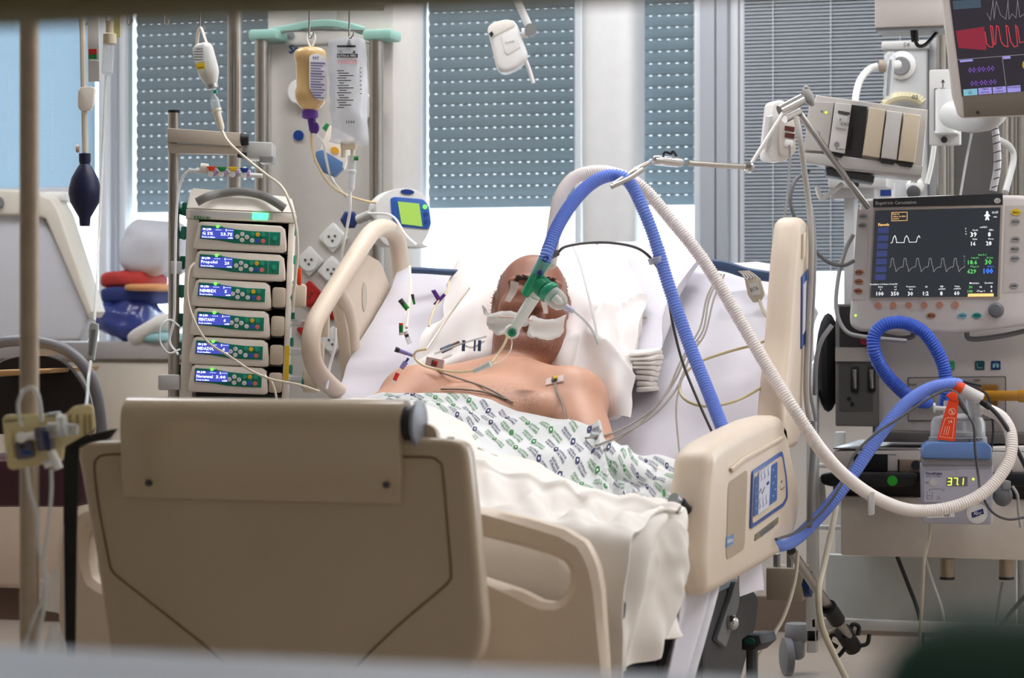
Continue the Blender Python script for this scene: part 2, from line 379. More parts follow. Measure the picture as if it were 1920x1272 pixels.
# windows: frame, pane, outside shutters
def xw(px, Y=YW): return PY(px, 600, Y).x
def hw(py, px=900, Y=YW): return PY(px, py, Y).z
glass = mat('window_glass', (235, 245, 248), .04, var=0, alpha=.06)
slatm = mat('shutter_slat', (112, 128, 138), .5, var=.06, scale=9)
blindm = mat('venetian_slat', (128, 136, 144), .4, var=.03)
def window(n, px0, px1, kind):
    x0, x1 = xw(px0), xw(px1)
    w = thing('window_%d' % n, None, None, ((x0 + x1) / 2, YW + .1, SILLH), kind='structure')
    t = .022
    fm = MB()
    fm.box(x0, x0 + t, YW + .02, YW + .08, SILLH, TOPH, .003).box(x1 - t, x1, YW + .02, YW + .08, SILLH, TOPH, .003)
    fm.box(x0 + t, x1 - t, YW + .02, YW + .08, SILLH, SILLH + .035, .003).box(x0 + t, x1 - t, YW + .02, YW + .08, TOPH - .035, TOPH, .003)
    fm.build('window_frame', framew, w)
    MB().box(x0 + t, x1 - t, YW + .045, YW + .051, SILLH + .035, TOPH - .035).build('pane', glass, w)
    if kind in ('shutter', 'venetian'):
        pitch = .0358; bot = hw(372, 900, YW + .13); mesh = None; k = 0; z = bot
        bm_ = MB().box(x0 + .01, x1 - .01, YW + .125, YW + .14, bot - .03, bot, .003).build('shutter_bottom_bar', slatm, w)
        while z < TOPH - .01:
            if mesh is None:
                mb = MB(); prof = [(.0, .0022), (-.006, .0065), (-.0095, .017), (-.0095, .025), (-.006, .033), (0, .0358)]
                Vv = []
                for (dy, dz) in prof: Vv += [(x0 + .01, YW + .132 + dy, dz), (x1 - .01, YW + .132 + dy, dz)]
                mb.add(Vv, [(2 * i, 2 * i + 1, 2 * i + 3, 2 * i + 2) for i in range(len(prof) - 1)])
                mb.add([(x0 + .01, YW + .14, .0022), (x1 - .01, YW + .14, .0022), (x1 - .01, YW + .14, .0358), (x0 + .01, YW + .14, .0358)], [(0, 1, 2, 3)])
                nx = int((x1 - x0) / .027)                          # the perforated strip: webs between light slots
                for i in range(nx):
                    a = x0 + .01 + i * .027; mb.box(a, a + .0175, YW + .131, YW + .134, 0, .0062)
                o = mb.build('shutter_slat', slatm, w); mesh = o.data; o.location.z = z
                for v in mesh.vertices: v.co.z += SILLH
                o.location.z = z - SILLH + 0.0
                for v in mesh.vertices: v.co.z -= 0.0
            else:
                o = bpy.data.objects.new('shutter_slat', mesh); COL.objects.link(o); o.parent = w; o.location.z = z - SILLH
            z += pitch
    if kind == 'venetian':
        mesh = None; z = hw(505, 1550, YW - .01); pitch = .0105
        while z < TOPH - .02:
            if mesh is None:
                mb = MB(); prof = [(-.0042, -.0068), (-.0024, -.002), (.001, .0028), (.0042, .0062)]
                Vv = []
                for dy, dz in prof: Vv += [(x0 + .02, YW - .01 + dy, dz + SILLH), (x1 - .02, YW - .01 + dy, dz + SILLH)]
                mb.add(Vv, [(2 * i, 2 * i + 1, 2 * i + 3, 2 * i + 2) for i in range(3)])
                o = mb.build('venetian_slat', blindm, w); mesh = o.data
            else:
                o = bpy.data.objects.new('venetian_slat', mesh); COL.objects.link(o); o.parent = w
            o.location.z = z - SILLH; z += pitch
        for px in (1452, 1560, 1690):
            x = xw(px); MB().cyl((x, YW - .021, SILLH + .2), (x, YW - .021, TOPH - .02), .0012, seg=6).build('ladder_cord', framew, w)
    if kind == 'roller':
        m = bpy.data.materials.new('roller_fabric'); m.use_nodes = True; nt = m.node_tree; N = nt.nodes; L = nt.links; N.remove(N['Principled BSDF'])
        a = N.new('ShaderNodeBsdfDiffuse'); b = N.new('ShaderNodeBsdfTranslucent'); ms = N.new('ShaderNodeMixShader')
        wv = N.new('ShaderNodeTexNoise'); wv.inputs['Scale'].default_value = 60
        mp = N.new('ShaderNodeMapping'); mp.inputs['Scale'].default_value = (.3, 1, 6); tc = N.new('ShaderNodeTexCoord'); L.new(tc.outputs['Object'], mp.inputs[0]); L.new(mp.outputs[0], wv.inputs[0])
        rp = N.new('ShaderNodeMapRange'); rp.inputs[3].default_value = .66; rp.inputs[4].default_value = .76; L.new(wv.outputs[0], rp.inputs[0])
        cc = N.new('ShaderNodeCombineColor'); m1 = N.new('ShaderNodeMath'); m1.operation = 'MULTIPLY'; m1.inputs[1].default_value = .80; m2 = N.new('ShaderNodeMath'); m2.operation = 'MULTIPLY'; m2.inputs[1].default_value = .92
        L.new(rp.outputs[0], m1.inputs[0]); L.new(rp.outputs[0], m2.inputs[0]); L.new(m1.outputs[0], cc.inputs[0]); L.new(m2.outputs[0], cc.inputs[1]); L.new(rp.outputs[0], cc.inputs[2])
        L.new(cc.outputs[0], b.inputs[0]); a.inputs[0].default_value = srgb(170, 190, 205); ms.inputs[0].default_value = .6
        L.new(a.outputs[0], ms.inputs[1]); L.new(b.outputs[0], ms.inputs[2]); L.new(ms.outputs[0], N['Material Output'].inputs[0])
        z0 = hw(352, 100); MB().box(x0 + .015, x1 - .015, YW - .012, YW - .0105, z0, TOPH - .03).build('roller_blind', m, w)
        MB().box(x0 + .015, x1 - .015, YW - .018, YW - .006, z0 - .02, z0, .003).build('blind_bottom_bar', framew, w)
        for px in (25, 107):
            x = xw(px); c = MB()
            for i in range(60): c.ell((x, YW - .03, z0 + .06 + i * .011), (.0022, .0022, .003), seg=6, rings=4)
            c.build('bead_chain', framew, w)
    return w
window(1, -260, 190, 'roller'); window(2, 217, 702, 'shutter'); window(3, 772, 1087, 'shutter')
window(4, 1180, 1312, 'shutter'); window(5, 1384, 2250, 'venetian')
def post(n, px0, px1, y0, y1, m=framew, bev=.004):
    return sbox('trim_%d' % n, m, (xw(px0, YW + y0), xw(px1, YW + y0), YW + y0, YW + y1, 0, CEILH), bev)
post(1, 187, 200, -.03, .12); post(2, 201, 217, .0, .12, frameg); post(3, 702, 742, -.02, .12, frameg); post(4, 744, 772, .0, .12)
post(5, 1312, 1340, -.02, .12, frameg); post(6, 1342, 1364, -.02, .12, frameg); post(7, 1365, 1384, .02, .12)
# white boxed pillar between the middle windows, in front of the wall
px0, px1 = xw(1085, 6.72), xw(1186, 6.72)
MB().poly(round_poly([(px0, 6.72), (px1, 6.72), (px1, 6.9), (px0, 6.9)], .045), 0, CEILH).build('trim_8', whitem, None, Matrix(((1, 0, 0, 0), (0, 0, 1, 0), (0, 1, 0, 0), (0, 0, 0, 1))), kind='structure')

# ceiling light panels
lampm = mat('lamp_diffuser', (250, 250, 252), .5, var=0, emit=(250, 249, 252), es=CEIL_W)
for i, (x, y, lb) in enumerate(((-1.55, 4.75, 'fluorescent ceiling panel above the bed'), (-3.3, 5.2, 'fluorescent ceiling panel above the counter and chair'), (.35, 5.3, 'fluorescent ceiling panel above the ventilator side'), (.95, 4.0, 'fluorescent ceiling panel between the window and the ventilator'), (-1.5, 6.05, 'fluorescent ceiling panel near the window wall'))):
    t = thing('ceiling_light', lb, 'ceiling light', (x, y, CEILH - .06), 'ceiling light panels')
    MB().box(x - .62, x + .62, y - .32, y + .32, CEILH - .05, CEILH).build('housing', whitem, t)
    MB().box(x - .58, x + .58, y - .28, y + .28, CEILH - .06, CEILH - .051).build('diffuser', lampm, t)

t = thing('corridor_fill_light', 'ceiling panel added in the corridor as fill light on the window frame and bed foot', 'ceiling light', (-.3, .3, CEILH - .06))  # unseen panel, added to brighten the transom and the foot panel
MB().box(-.8, .2, .1, .5, CEILH - .05, CEILH).build('housing', whitem, t)
MB().box(-.76, .16, .14, .46, CEILH - .06, CEILH - .051).build('diffuser', mat('corridor_fill_diffuser', (255, 240, 220), .5, var=0, emit=(255, 236, 212), es=4.4), t)
# ---------------------------------------------------------------- the bed
bed = thing('hospital_bed', 'cream plastic hospital bed with raised side rails, the patient lying in it', 'bed', (-1.47, 4.6, 0))
fb = Fr(axes=(Vector((1, 0, 0)), Vector((0, 1, 0)), UP), o=Vector((-1.47, 3.70, 0)))
def hole_panel(mb, fr, outer, hole, d0, d1):
    # an outline with one hole: both as equal-length rings of pixel points
    o = [fr.at(*p) for p in outer]; h = [fr.at(*p) for p in hole]
    def res(q, n):
        q = [Vector(p) for p in q]; L_ = [0]
        for i in range(len(q)): L_.append(L_[-1] + (q[(i + 1) % len(q)] - q[i]).length)
        out = []; k = 0
        for i in range(n):
            s_ = L_[-1] * i / n
            while L_[k + 1] < s_: k += 1
            out.append(q[k].lerp(q[(k + 1) % len(q)], (s_ - L_[k]) / max(1e-9, L_[k + 1] - L_[k])))
        return out
    c = Vector((sum(p[0] for p in h) / len(h), sum(p[1] for p in h) / len(h)))
    n = 48; ho = res(h, n)
    oo = []
    O = [Vector(p) for p in o]
    for p in ho:                                      # cast from the hole's centre to the outer outline
        d = (p - c).normalized(); best = None
        for i in range(len(O)):
            a, b = O[i], O[(i + 1) % len(O)]; e = b - a; den = d.x * e.y - d.y * e.x
            if abs(den) < 1e-12: continue
            w_ = a - c; t = (w_.x * e.y - w_.y * e.x) / den; s_ = (w_.x * d.y - w_.y * d.x) / den
            if t > 0 and -1e-6 <= s_ <= 1 + 1e-6 and (best is None or t < best): best = t
        oo.append(c + d * best)
    bw = .012; V = []; rings = []
    for (ring, d, k) in ((ho, d0 + bw, 0), (ho, d0, bw), (oo, d0, -bw), (oo, d0 + bw, 0), (oo, d1, 0), (ho, d1, 0)):
        rr = []
        for i, p in enumerate(ring):
            dirv = (p - c).normalized(); q = p + dirv * k; rr.append(len(V)); V.append((q.x, d, q.y))
        rings.append(rr)
    F = []
    for a, b in zip(rings, rings[1:] + rings[:1]):
        for i in range(n): j = (i + 1) % n; F.append((a[i], a[j], b[j], b[i]))
    mb.add(V, F)
mb = MB()
hole_panel(mb, fb, [(800, 950), (900, 955), (1000, 978), (1055, 995), (1095, 1020), (1115, 1060), (1124, 1110), (1136, 1300), (1142, 1420), (800, 1420)],
           [(880, 1002), (960, 1022), (1030, 1042), (1058, 1056), (1066, 1072), (1066, 1100), (1055, 1122), (1035, 1133), (1010, 1130), (975, 1112), (880, 1080)], 0, .04)
hole_panel(mb, fb, [(300, 925), (200, 935), (150, 950), (118, 972), (104, 1005), (102, 1060), (106, 1200), (112, 1420), (300, 1420)],
           [(240, 990), (185, 985), (165, 992), (160, 1010), (160, 1055), (166, 1085), (185, 1100), (240, 1105)], 0, .04)
x0, x1 = fb.at(300, 1000)[0], fb.at(800, 1000)[0]
mb.box(x0, x1, 0, .04, fb.at(550, 1420)[1], fb.at(550, 930)[1])
mb.build('footboard', cream, bed, fb, label='cream footboard with a hand hole at each end')
MB().box(-1.93, -1.0, 3.78, 4.82, .40, .44, .01).build('deck', dgrey, bed)
hx, hz, ang = 4.84, .44, R(35)
bx = Matrix.Translation((0, hx, hz)) @ Matrix.Rotation(ang, 4, 'X')
MB().box(-1.92, -1.02, 0, .80, -.03, .0, .01).build('backrest_deck', dgrey, bed, bx)
MB().box(-1.78, -1.14, 3.95, 5.35, .24, .36, .03).box(-1.7, -1.2, 3.9, 5.45, .12, .2, .02).box(-1.62, -1.3, 4.2, 4.5, .18, .41, .01).box(-1.62, -1.3, 4.9, 5.2, .18, .30, .01).build('chassis', dgrey, bed)
f = Fr(axes=(Vector((0, 1, 0)), Vector((-1, 0, 0)), UP), o=Vector((-1.06, 0, 0)))
mb = MB(); mb.ppoly(f, [(1345, 1110), (1400, 1085), (1425, 1120), (1418, 1180), (1400, 1240), (1385, 1300), (1320, 1300), (1320, 1200)], 0, .10, .012, rnd=.03)
mb.build('side_cover', dgrey, bed, f)
MB().ppoly(f, [(1345, 1200), (1372, 1120), (1380, 1090), (1390, 1095), (1385, 1140), (1362, 1215)], -.012, 0, .004, rnd=.01).build('cover_handle', mgrey, bed, f)
c = f.w(1372, 1168, -.02); MB().ell(c, (.016, .016, .016)).build('release_knob', chrome, bed)
for sx in (-1.75, -1.18):
    for sy in (4.0, 5.3):
        cs = MB().cyl((sx, sy, .12), (sx, sy, .17), .03).box(sx - .02, sx + .02, sy - .03, sy + .03, .06, .13, .01).build('castor', mgrey, bed)
        MB().cyl((sx - .02, sy + .02, .06), (sx + .02, sy + .02, .06), .06, seg=20).build('wheel', black, cs)
# --- near right rail (foot section), outer face towards us
fr = Fr(axes=(Vector((0, 1, 0)), Vector((-1, 0, 0)), UP), o=Vector((-.93, 0, 0)))
fr.px = 4.5 / FPX
rail = MB().ppoly(fr, [(1338, 850), (1352, 832), (1400, 805), (1440, 786), (1468, 779), (1477, 790), (1480, 815), (1486, 850), (1497, 890), (1502, 940), (1497, 985), (1480, 1033), (1420, 1070), (1345, 1113), (1325, 1120), (1322, 1060), (1328, 950)], 0, .075, .022, 3, rnd=.02).build('foot_side_rail', cream, bed, fr, label='cream side rail with a blue positioning keypad')
MB().ppoly(fr, [(1372, 878), (1395, 858), (1470, 818), (1470, 824), (1398, 866), (1376, 886)], -.006, 0, .002).build('ridge', cream, rail, fr)
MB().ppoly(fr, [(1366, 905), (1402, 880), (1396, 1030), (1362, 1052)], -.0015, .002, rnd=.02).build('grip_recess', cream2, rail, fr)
kp = MB().ppoly(fr, [(1412, 884), (1468, 846), (1476, 895), (1478, 935), (1470, 950), (1408, 993)], -.004, 0, .001, rnd=.012).build('keypad', mat('keypad_border_blue', (62, 92, 160), .4), rail, fr, label='blue keypad with white body pictograms')
MB().ppoly(fr, [(1414, 890), (1466, 855), (1473, 897), (1474, 932), (1467, 944), (1411, 983)], -.0055, -.004, rnd=.012).build('keypad_field', mat('keypad_beige', (206, 190, 168), .45), kp, fr)
MB().ppoly(fr, [(1416, 896), (1458, 866), (1457, 938), (1413, 970)], -.007, -.0055, rnd=.006).build('key_area', mat('keypad_blue', (52, 92, 158), .4), kp, fr)
MB().ppoly(fr, [(1424, 886), (1446, 870), (1442, 950), (1422, 965)], -.0085, -.007).build('pictogram_strip', mat('keypad_pale', (206, 208, 222), .45), kp, fr)
mb = MB()
for i, (a, b) in enumerate(((1428, 893), (1434, 889), (1441, 884), (1425, 945), (1431, 942), (1437, 937))):
    ribbon(mb, fr, [(a, b - 9), (a - 1.2, b - 2), (a + 1, b + 5), (a - 1, b + 9)], 2.0, -.009)
ribbon(mb, fr, [(1424, 925), (1427, 917), (1429, 926), (1434, 914)], 2.5, -.009); ribbon(mb, fr, [(1438, 908), (1442, 905)], 6, -.009)
mb.build('pictograms', inkn, kp, fr, kind='stuff')
mb = MB()
for i in range(5): txt(mb, fr, '+', 1450 + i % 2 * 4, 882 + i * 12, 6, -.008, 20, bold=.03)
for i in range(4): txt(mb, fr, 'o', 1418.5, 912 + i * 14, 5, -.008, 15, bold=.03)
mb.build('key_symbols', mat('keypad_cyan', (150, 190, 225), .4), kp, fr, kind='stuff')
mb = MB(); ribbon(mb, fr, [(1463, 912), (1464, 918), (1467, 918), (1471, 913)], 1.6, -.0065); txt(mb, fr, '?', 1466, 904, 5, -.0065, 14, bold=.03); mb.build('nurse_call_symbol', inkb, kp, fr)
MB().ppoly(fr, [(1417, 1003), (1460, 970), (1459, 982), (1416, 1015)], -.002, 0).build('rating_label', mat('label_khaki', (120, 112, 84), .5), rail, fr)
mb = MB(); 
for i in range(4): ribbon(mb, fr, [(1426, 998.5 + i * 3), (1452, 979 + i * 3)], 1.3, -.0026)
mb.build('rating_lettering', mat('ink_blue_grey', (70, 78, 110), .6), rail, fr)
MB().ppoly(fr, [(1363, 1008), (1376, 1001), (1375, 1020), (1362, 1028)], -.002, 0).build('maker_badge', mat('badge_blue', (96, 140, 190), .4), rail, fr)
mb = MB(); txt(mb, fr, 'Hill-Rom', 1369, 1014, 8, -.003, width=50, bold=.02); mb.build('badge_lettering', inkw, rail, fr)
# --- far right rail (head section)
rail = MB().ppoly(fr, [(1500, 412), (1508, 406), (1517, 416), (1522, 440), (1525, 520), (1520, 620), (1512, 720), (1500, 838), (1478, 845), (1466, 820), (1472, 740), (1482, 640), (1488, 550), (1494, 470)], 0, .058, .02, 3, rnd=.02).build('head_side_rail', cream, bed, fr, label='cream head-end side rail seen edge on, with a blue keypad')
kp = MB().ppoly(fr, [(1505, 520), (1516, 505), (1519, 560), (1512, 640), (1504, 655)], -.004, 0, .001).build('keypad', MATS['keypad_border_blue'], rail, fr)
MB().ppoly(fr, [(1507, 535), (1514, 525), (1516, 560), (1510, 620), (1506, 628)], -.006, -.004).build('key_area', MATS['keypad_pale'], kp, fr)
MB().ppoly(fr, [(1508, 440), (1512, 435), (1511, 480), (1507, 486)], -.006, 0, .002).build('ridge', cream, rail, fr)
# --- far left rail (head section), inner face towards us
fl = Fr(axes=(Vector((0, 1, 0)), Vector((-1, 0, 0)), UP), o=Vector((-1.975, 0, 0)))
fl.px = 5.3 / FPX
rail = MB().tube([fl.v(x, y, -.01) for x, y in ((652, 765), (640, 742), (612, 716), (592, 690), (583, 655), (588, 612), (610, 570), (650, 507), (688, 447), (706, 430), (724, 428), (740, 440), (748, 468), (751, 510), (750, 560))], .021, 14, 8).build('head_side_rail', cream, bed, fl, label='cream head-end side rail with an open hand loop')
MB().tube([fl.v(x, y, 0) for x, y in ((632, 540), (648, 572), (657, 605), (663, 655), (668, 705), (676, 750), (682, 790))], .016, 12, 8).build('rail_bar', cream, rail, fl)
MB().ppoly(fl, [(640, 560), (690, 475), (716, 490), (742, 560), (757, 600), (735, 640), (712, 700), (700, 760), (665, 760), (655, 640)], .0, .03, .008, rnd=.02).build('rail_panel', cream, rail, fl)
mb = MB(); disc(mb, fl, 684, 557, 13, 0, -.002, 29); mb.build('angle_indicator', mat('indicator_grey', (196, 186, 168), .3), rail, fl)
MB().ppoly(fl, [(670, 670), (680, 650), (705, 720), (700, 750), (688, 735)], -.005, 0, .003).build('pivot_cover', mgrey, rail, fl)
MB().ppoly(fl, [(718, 575), (727, 562), (736, 580), (728, 600)], -.005, 0, .003).build('pivot_cover', mgrey, rail, fl)
f = Fr(1050, 510, 5.52)
MB().tube([f.v(768, 507), (f.v(800, 508)), f.v(845, 511), f.v(900, 513)], .0075, 10).build('mattress_handle', steelblue, bed, f, label='slate blue strap bar at the mattress head')
MB().tube([f.v(1318, 494), f.v(1360, 500), f.v(1400, 512), f.v(1450, 520)], .012, 8, sx=.5).build('mattress_handle', steelblue, bed, f)

# --- leaning panel with folding shelf at the foot of the bed
pn = Fr(520, 1040, 3.72, yaw=17.2, pitch=3)
board = thing('foot_panel', 'large cream panel with V-shaped groove standing against the bed foot', 'panel', pn.w(540, 1400))
outl = [(142, 845), (152, 828), (230, 826), (240, 822), (790, 820), (845, 823), (868, 830), (876, 850), (888, 960), (904, 1140), (908, 1175), (900, 1225), (870, 1268), (840, 1420), (240, 1420), (205, 1240), (178, 1050), (155, 920)]
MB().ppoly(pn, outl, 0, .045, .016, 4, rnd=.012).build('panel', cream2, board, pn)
def groove(pts): 
    g = MB(); 
    q = [pn.v(x, y, -.0005) for x, y in pts]
    return g.tube(q, .0018, 6, n=5)
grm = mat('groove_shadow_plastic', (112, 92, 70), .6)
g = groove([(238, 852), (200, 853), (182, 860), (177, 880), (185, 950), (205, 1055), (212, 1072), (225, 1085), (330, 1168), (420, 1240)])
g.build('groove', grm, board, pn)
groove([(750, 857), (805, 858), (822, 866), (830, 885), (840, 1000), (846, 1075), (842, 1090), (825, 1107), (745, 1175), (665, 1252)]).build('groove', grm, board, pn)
sh = MB()
prof = [(-.002, .30), (-.028, .30)]
zt = pn.at(510, 747)[1]; zb = pn.at(510, 915)[1]
pr = []
for i in range(9):
    a = pi * i / 8; pr.append((.012 - .034 * math.cos(a), zt - .034 + .034 * math.sin(a)))
pr = [(-.004, zb - .02), (-.014, zb + .02)] + [(-.022, zt - .05)] + pr[0:] + [(.046, zt - .075), (.0, zt - .075), (0, zb - .02)]
xa, xb = pn.at(237, 800)[0], pn.at(757, 800)[0]
bm = bmesh.new(); A = [bm.verts.new((xa, y, z)) for y, z in pr]; Bv = [bm.verts.new((xb, y, z)) for y, z in pr]; n = len(pr)
bm.faces.new(A); bm.faces.new(Bv[::-1])
for i in range(n): bm.faces.new((A[i], Bv[i], Bv[(i + 1) % n], A[(i + 1) % n]))
bmesh.ops.recalc_face_normals(bm, faces=bm.faces[:])
sh.from_bm(bm); sf = sh.build('folding_shelf', mat('cream_gloss', (190, 174, 148), .22, var=.05, scale=5, coat=.4), board, pn, label='glossy rounded shelf folded down over the panel')
cxp, czp = pn.at(774, 785)
MB().lathe([(.030, 0), (.036, .003), (.036, .008), (.02, .012)], (cxp, .012, zt - .036), (1, 0, 0), 24).build('end_cap', mat('end_cap_blue_grey', (140, 146, 158), .35), sf, pn)
MB().cyl((xb, .012, zt - .036), (cxp, .012, zt - .036), .027, seg=20).build('hinge', charc, sf, pn)
mb = MB(); disc(mb, pn, 800, 822, 27, .02, .035); mb.build('hinge_ear', cream2, board, pn)
mb = MB(); mb.cyl(pn.v(845, 832, .02), pn.v(845, 820, .02), .006).build('catch', dgrey, board, pn)
for px, py in ((722, 910), (276, 906)):
    mb = MB(); disc(mb, pn, px, py, 5, -.008, -.02, 6); mb.build('screw', dgrey, board, pn)
# black strap over the panel corner
sp = Fr(160, 1000, 3.66, yaw=10)
st_ = MB().ppoly(sp, [(128, 838), (148, 830), (146, 900), (143, 1000), (140, 1240), (136, 1330), (124, 1330), (122, 1240), (119, 1000), (119, 850)], 0, .005, .001).ppoly(sp, [(118, 828), (138, 818), (180, 812), (205, 806), (190, 826), (150, 834), (128, 846), (118, 846)], -.004, .04, .003)
st_.build('black_strap', mat('black_webbing', (22, 22, 23), .75, bump=.3, bscale=600), None, sp, label='black webbing strap hanging from the panel corner at the bed foot', cat='strap')

# --- mattress and sheets
def slope(Y, X=0): return .57 if Y < 4.70 else .57 + (Y - 4.70) * .80
mt = MB().box(-1.93, -1.0, 3.84, 4.80, .44, .55, .03, 3)
m2 = MB().box(-1.93, -1.0, -.02, .79, .0, .125, .03, 3); mt.add([bx @ v for v in m2.V], m2.F)
mt.build('mattress', mat('mattress_cover', (200, 202, 212), .7), label='hospital mattress folded up behind the patient, under a pale sheet', cat='mattress')
# fitted sheet, with creases, over the raised half
us = np.linspace(0, 1, 44); vs2 = np.linspace(0, 1, 60); G = np.zeros((44, 60, 3))
path = [(-2.0, -.34), (-1.985, -.16), (-1.955, -.02), (-1.92, .004), (-1.46, .006), (-1.01, .004), (-.985, -.02), (-.976, -.08), (-.972, -.14), (-.97, -.20)]
PA = cr1(np.array(path), 60)
for i, u in enumerate(us):
    s_ = -.10 + u * .92
    if s_ < 0: yy, zz = 4.77 + s_, .556
    else: q = bx @ Vector((0, s_, .130)); yy, zz = q.y, q.z
    for j in range(60):
        x, dz = PA[j]
        k = max(0, -dz - .02)
        fold = .012 * math.sin(yy * 26 + x * 3) * min(1, k * 6)
        G[i, j] = (x + fold, yy + (.02 * math.sin(yy * 17) * k), zz + dz)
        if k == 0: G[i, j, 2] += .006 * math.sin((x * 9 + s_ * 14)) * math.sin(x * 4 - s_ * 6) + .004 * math.sin(x * 31 + s_ * 21)
G += fnoise(G, 5, .008, 3); G = crease(G, 3.2, .016, 31, (1.6, .8, .8))
cloth(G, .003).build('fitted_sheet', sheetl, label='pale lavender-white bottom sheet creased over the raised half of the bed', cat='sheet')
# bottom sheet hanging below the near rail
Gh = net([[(1283, 955, 4.22), (1330, 975, 4.36), (1350, 990, 4.44), (1370, 1000, 4.5)],
          [(1282, 1050, 4.18), (1328, 1060, 4.32), (1345, 1062, 4.38), (1360, 1060, 4.44)],
          [(1262, 1170, 4.12), (1305, 1160, 4.24), (1325, 1140, 4.28), (1345, 1120, 4.36)],
          [(1225, 1340, 4.02), (1252, 1330, 4.08), (1276, 1310, 4.14), (1302, 1250, 4.24)]], 30, 40)
Gh[..., 0] += .014 * np.sin(np.linspace(0, 1, 40)[None] * 17 + np.linspace(0, 1, 30)[:, None] * 2) * np.linspace(.2, 1, 30)[:, None]
cloth(Gh, .003).build('bottom_sheet', sheetl, label='pale sheet edge hanging down below the side rail with the keypad', cat='sheet')
# top sheet, drawn up to the waist
TOPE = [(560, 758, 4.57), (640, 746, 4.55), (740, 752, 4.53), (810, 763, 4.47), (875, 790, 4.41), (918, 838, 4.37), (1000, 868, 4.33), (1060, 902, 4.30), (1130, 924, 4.27), (1210, 940, 4.235), (1282, 954, 4.2)]
rows = [TOPE,
        [(550, 775, 4.36), (630, 765, 4.36), (720, 770, 4.36), (800, 795, 4.32), (850, 825, 4.26), (905, 852, 4.22), (980, 885, 4.18), (1050, 912, 4.17), (1120, 930, 4.16), (1205, 942, 4.15), (1280, 958, 4.14)],
        [(530, 800, 4.2), (610, 795, 4.2), (700, 800, 4.2), (785, 825, 4.18), (840, 855, 4.14), (895, 880, 4.12), (970, 905, 4.08), (1040, 922, 4.07), (1110, 938, 4.06), (1195, 952, 4.06), (1268, 968, 4.06)],
        [(510, 840, 4.0), (590, 840, 4.0), (680, 850, 4.0), (760, 870, 4.0), (820, 900, 4.0), (880, 925, 3.99), (950, 938, 3.97), (1020, 948, 3.96), (1090, 960, 3.95), (1150, 968, 3.95), (1222, 980, 3.95)],
        [(495, 880, 3.86), (575, 885, 3.86), (660, 890, 3.86), (745, 905, 3.86), (805, 930, 3.86), (870, 952, 3.86), (940, 962, 3.85), (1005, 975, 3.84), (1070, 985, 3.84), (1120, 990, 3.84), (1185, 1000, 3.84)],
        [(490, 960, 3.80), (570, 960, 3.80), (655, 965, 3.80), (740, 975, 3.80), (800, 990, 3.80), (860, 1010, 3.80), (930, 1020, 3.79), (995, 1030, 3.78), (1060, 1040, 3.78), (1110, 1045, 3.78), (1172, 1050, 3.78)],
        [(490, 1290, 3.785), (570, 1290, 3.785), (655, 1290, 3.785), (740, 1290, 3.785), (800, 1290, 3.785), (860, 1290, 3.785), (930, 1290, 3.775), (995, 1290, 3.775), (1060, 1290, 3.775), (1110, 1290, 3.775), (1168, 1290, 3.775)]]
G = net(rows, 110, 150)
uu = np.linspace(0, 1, 110)[:, None]; vv = np.linspace(0, 1, 150)[None]
G[..., 2] += .010 * np.exp(-((uu - .30 - .03 * np.sin(vv * 9)) / .02) ** 2) * np.clip((vv - .35) * 4, 0, 1)             # turned hem ridge
G[..., 2] += .018 * np.sin(vv * 42 + uu * 9) * np.exp(-((uu - .52) / .14) ** 2) * np.clip(vv * 2 - .5, 0, 1)            # gathered folds
G[..., 2] += .007 * np.sin(vv * 70 - uu * 14) * np.exp(-((uu - .45) / .2) ** 2)
G += fnoise(G, 6, .010, 5); G = crease(G, 4, .012, 33, pw=4)
TOPG = G; 0 and cloth(G, .004).build('top_sheet', sheetw, label='white top sheet over the legs, gathered in folds near the footboard', cat='sheet')
# its side fall to the right of the bed
rows = [[(1146, 990, 3.85), (1174, 978, 3.91), (1204, 966, 3.98), (1230, 957, 4.06), (1248, 950, 4.13), (1262, 942, 4.2)],
        [(1165, 1001, 3.84), (1195, 991, 3.90), (1225, 982, 3.97), (1252, 972, 4.05), (1268, 964, 4.12), (1282, 952, 4.2)],
        [(1120, 1045, 3.80), (1185, 1035, 3.86), (1215, 1020, 3.94), (1250, 1010, 4.02), (1272, 1000, 4.10), (1288, 985, 4.2)],
        [(1100, 1130, 3.80), (1160, 1120, 3.86), (1210, 1110, 3.92), (1248, 1095, 4.0), (1272, 1085, 4.08), (1285, 1080, 4.18)],
        [(1110, 1200, 3.79), (1150, 1200, 3.84), (1195, 1195, 3.89), (1235, 1180, 3.96), (1255, 1165, 4.03), (1272, 1160, 4.12)],
        [(1125, 1250, 3.79), (1150, 1255, 3.84), (1185, 1250, 3.88), (1215, 1235, 3.95), (1250, 1205, 4.01), (1264, 1190, 4.1)]]
G = net(rows, 50, 70)
uu = np.linspace(0, 1, 50)[:, None]; vv = np.linspace(0, 1, 70)[None]
G[..., 0] += .016 * np.sin(vv * 15 + uu * 4 + 1) * np.clip(uu * 2.5, 0, 1) + .006 * np.sin(vv * 34 - uu * 6) * uu
G += fnoise(G, 6, .009, 9); G = crease(G, 5, .016, 35, (1, 1.6, .7))
cloth(G, .004).build('sheet_fall', sheetw, label='white sheet end hanging over the bed side between footboard and rail', cat='sheet')
G = net([[(215, 1010, 3.85), (185, 1015, 3.84), (160, 1030, 3.83)], [(210, 1060, 3.80), (140, 1060, 3.82), (95, 1075, 3.84)], [(215, 1110, 3.80), (110, 1110, 3.83), (62, 1105, 3.87)], [(220, 1170, 3.8), (130, 1160, 3.82), (75, 1140, 3.86)]], 24, 24)
G += fnoise(G, 8, .016, 11)
cloth(G, .004).build('sheet_corner', sheetw, label='white sheet corner sticking out beside the infusion pole at the bed foot', cat='sheet')

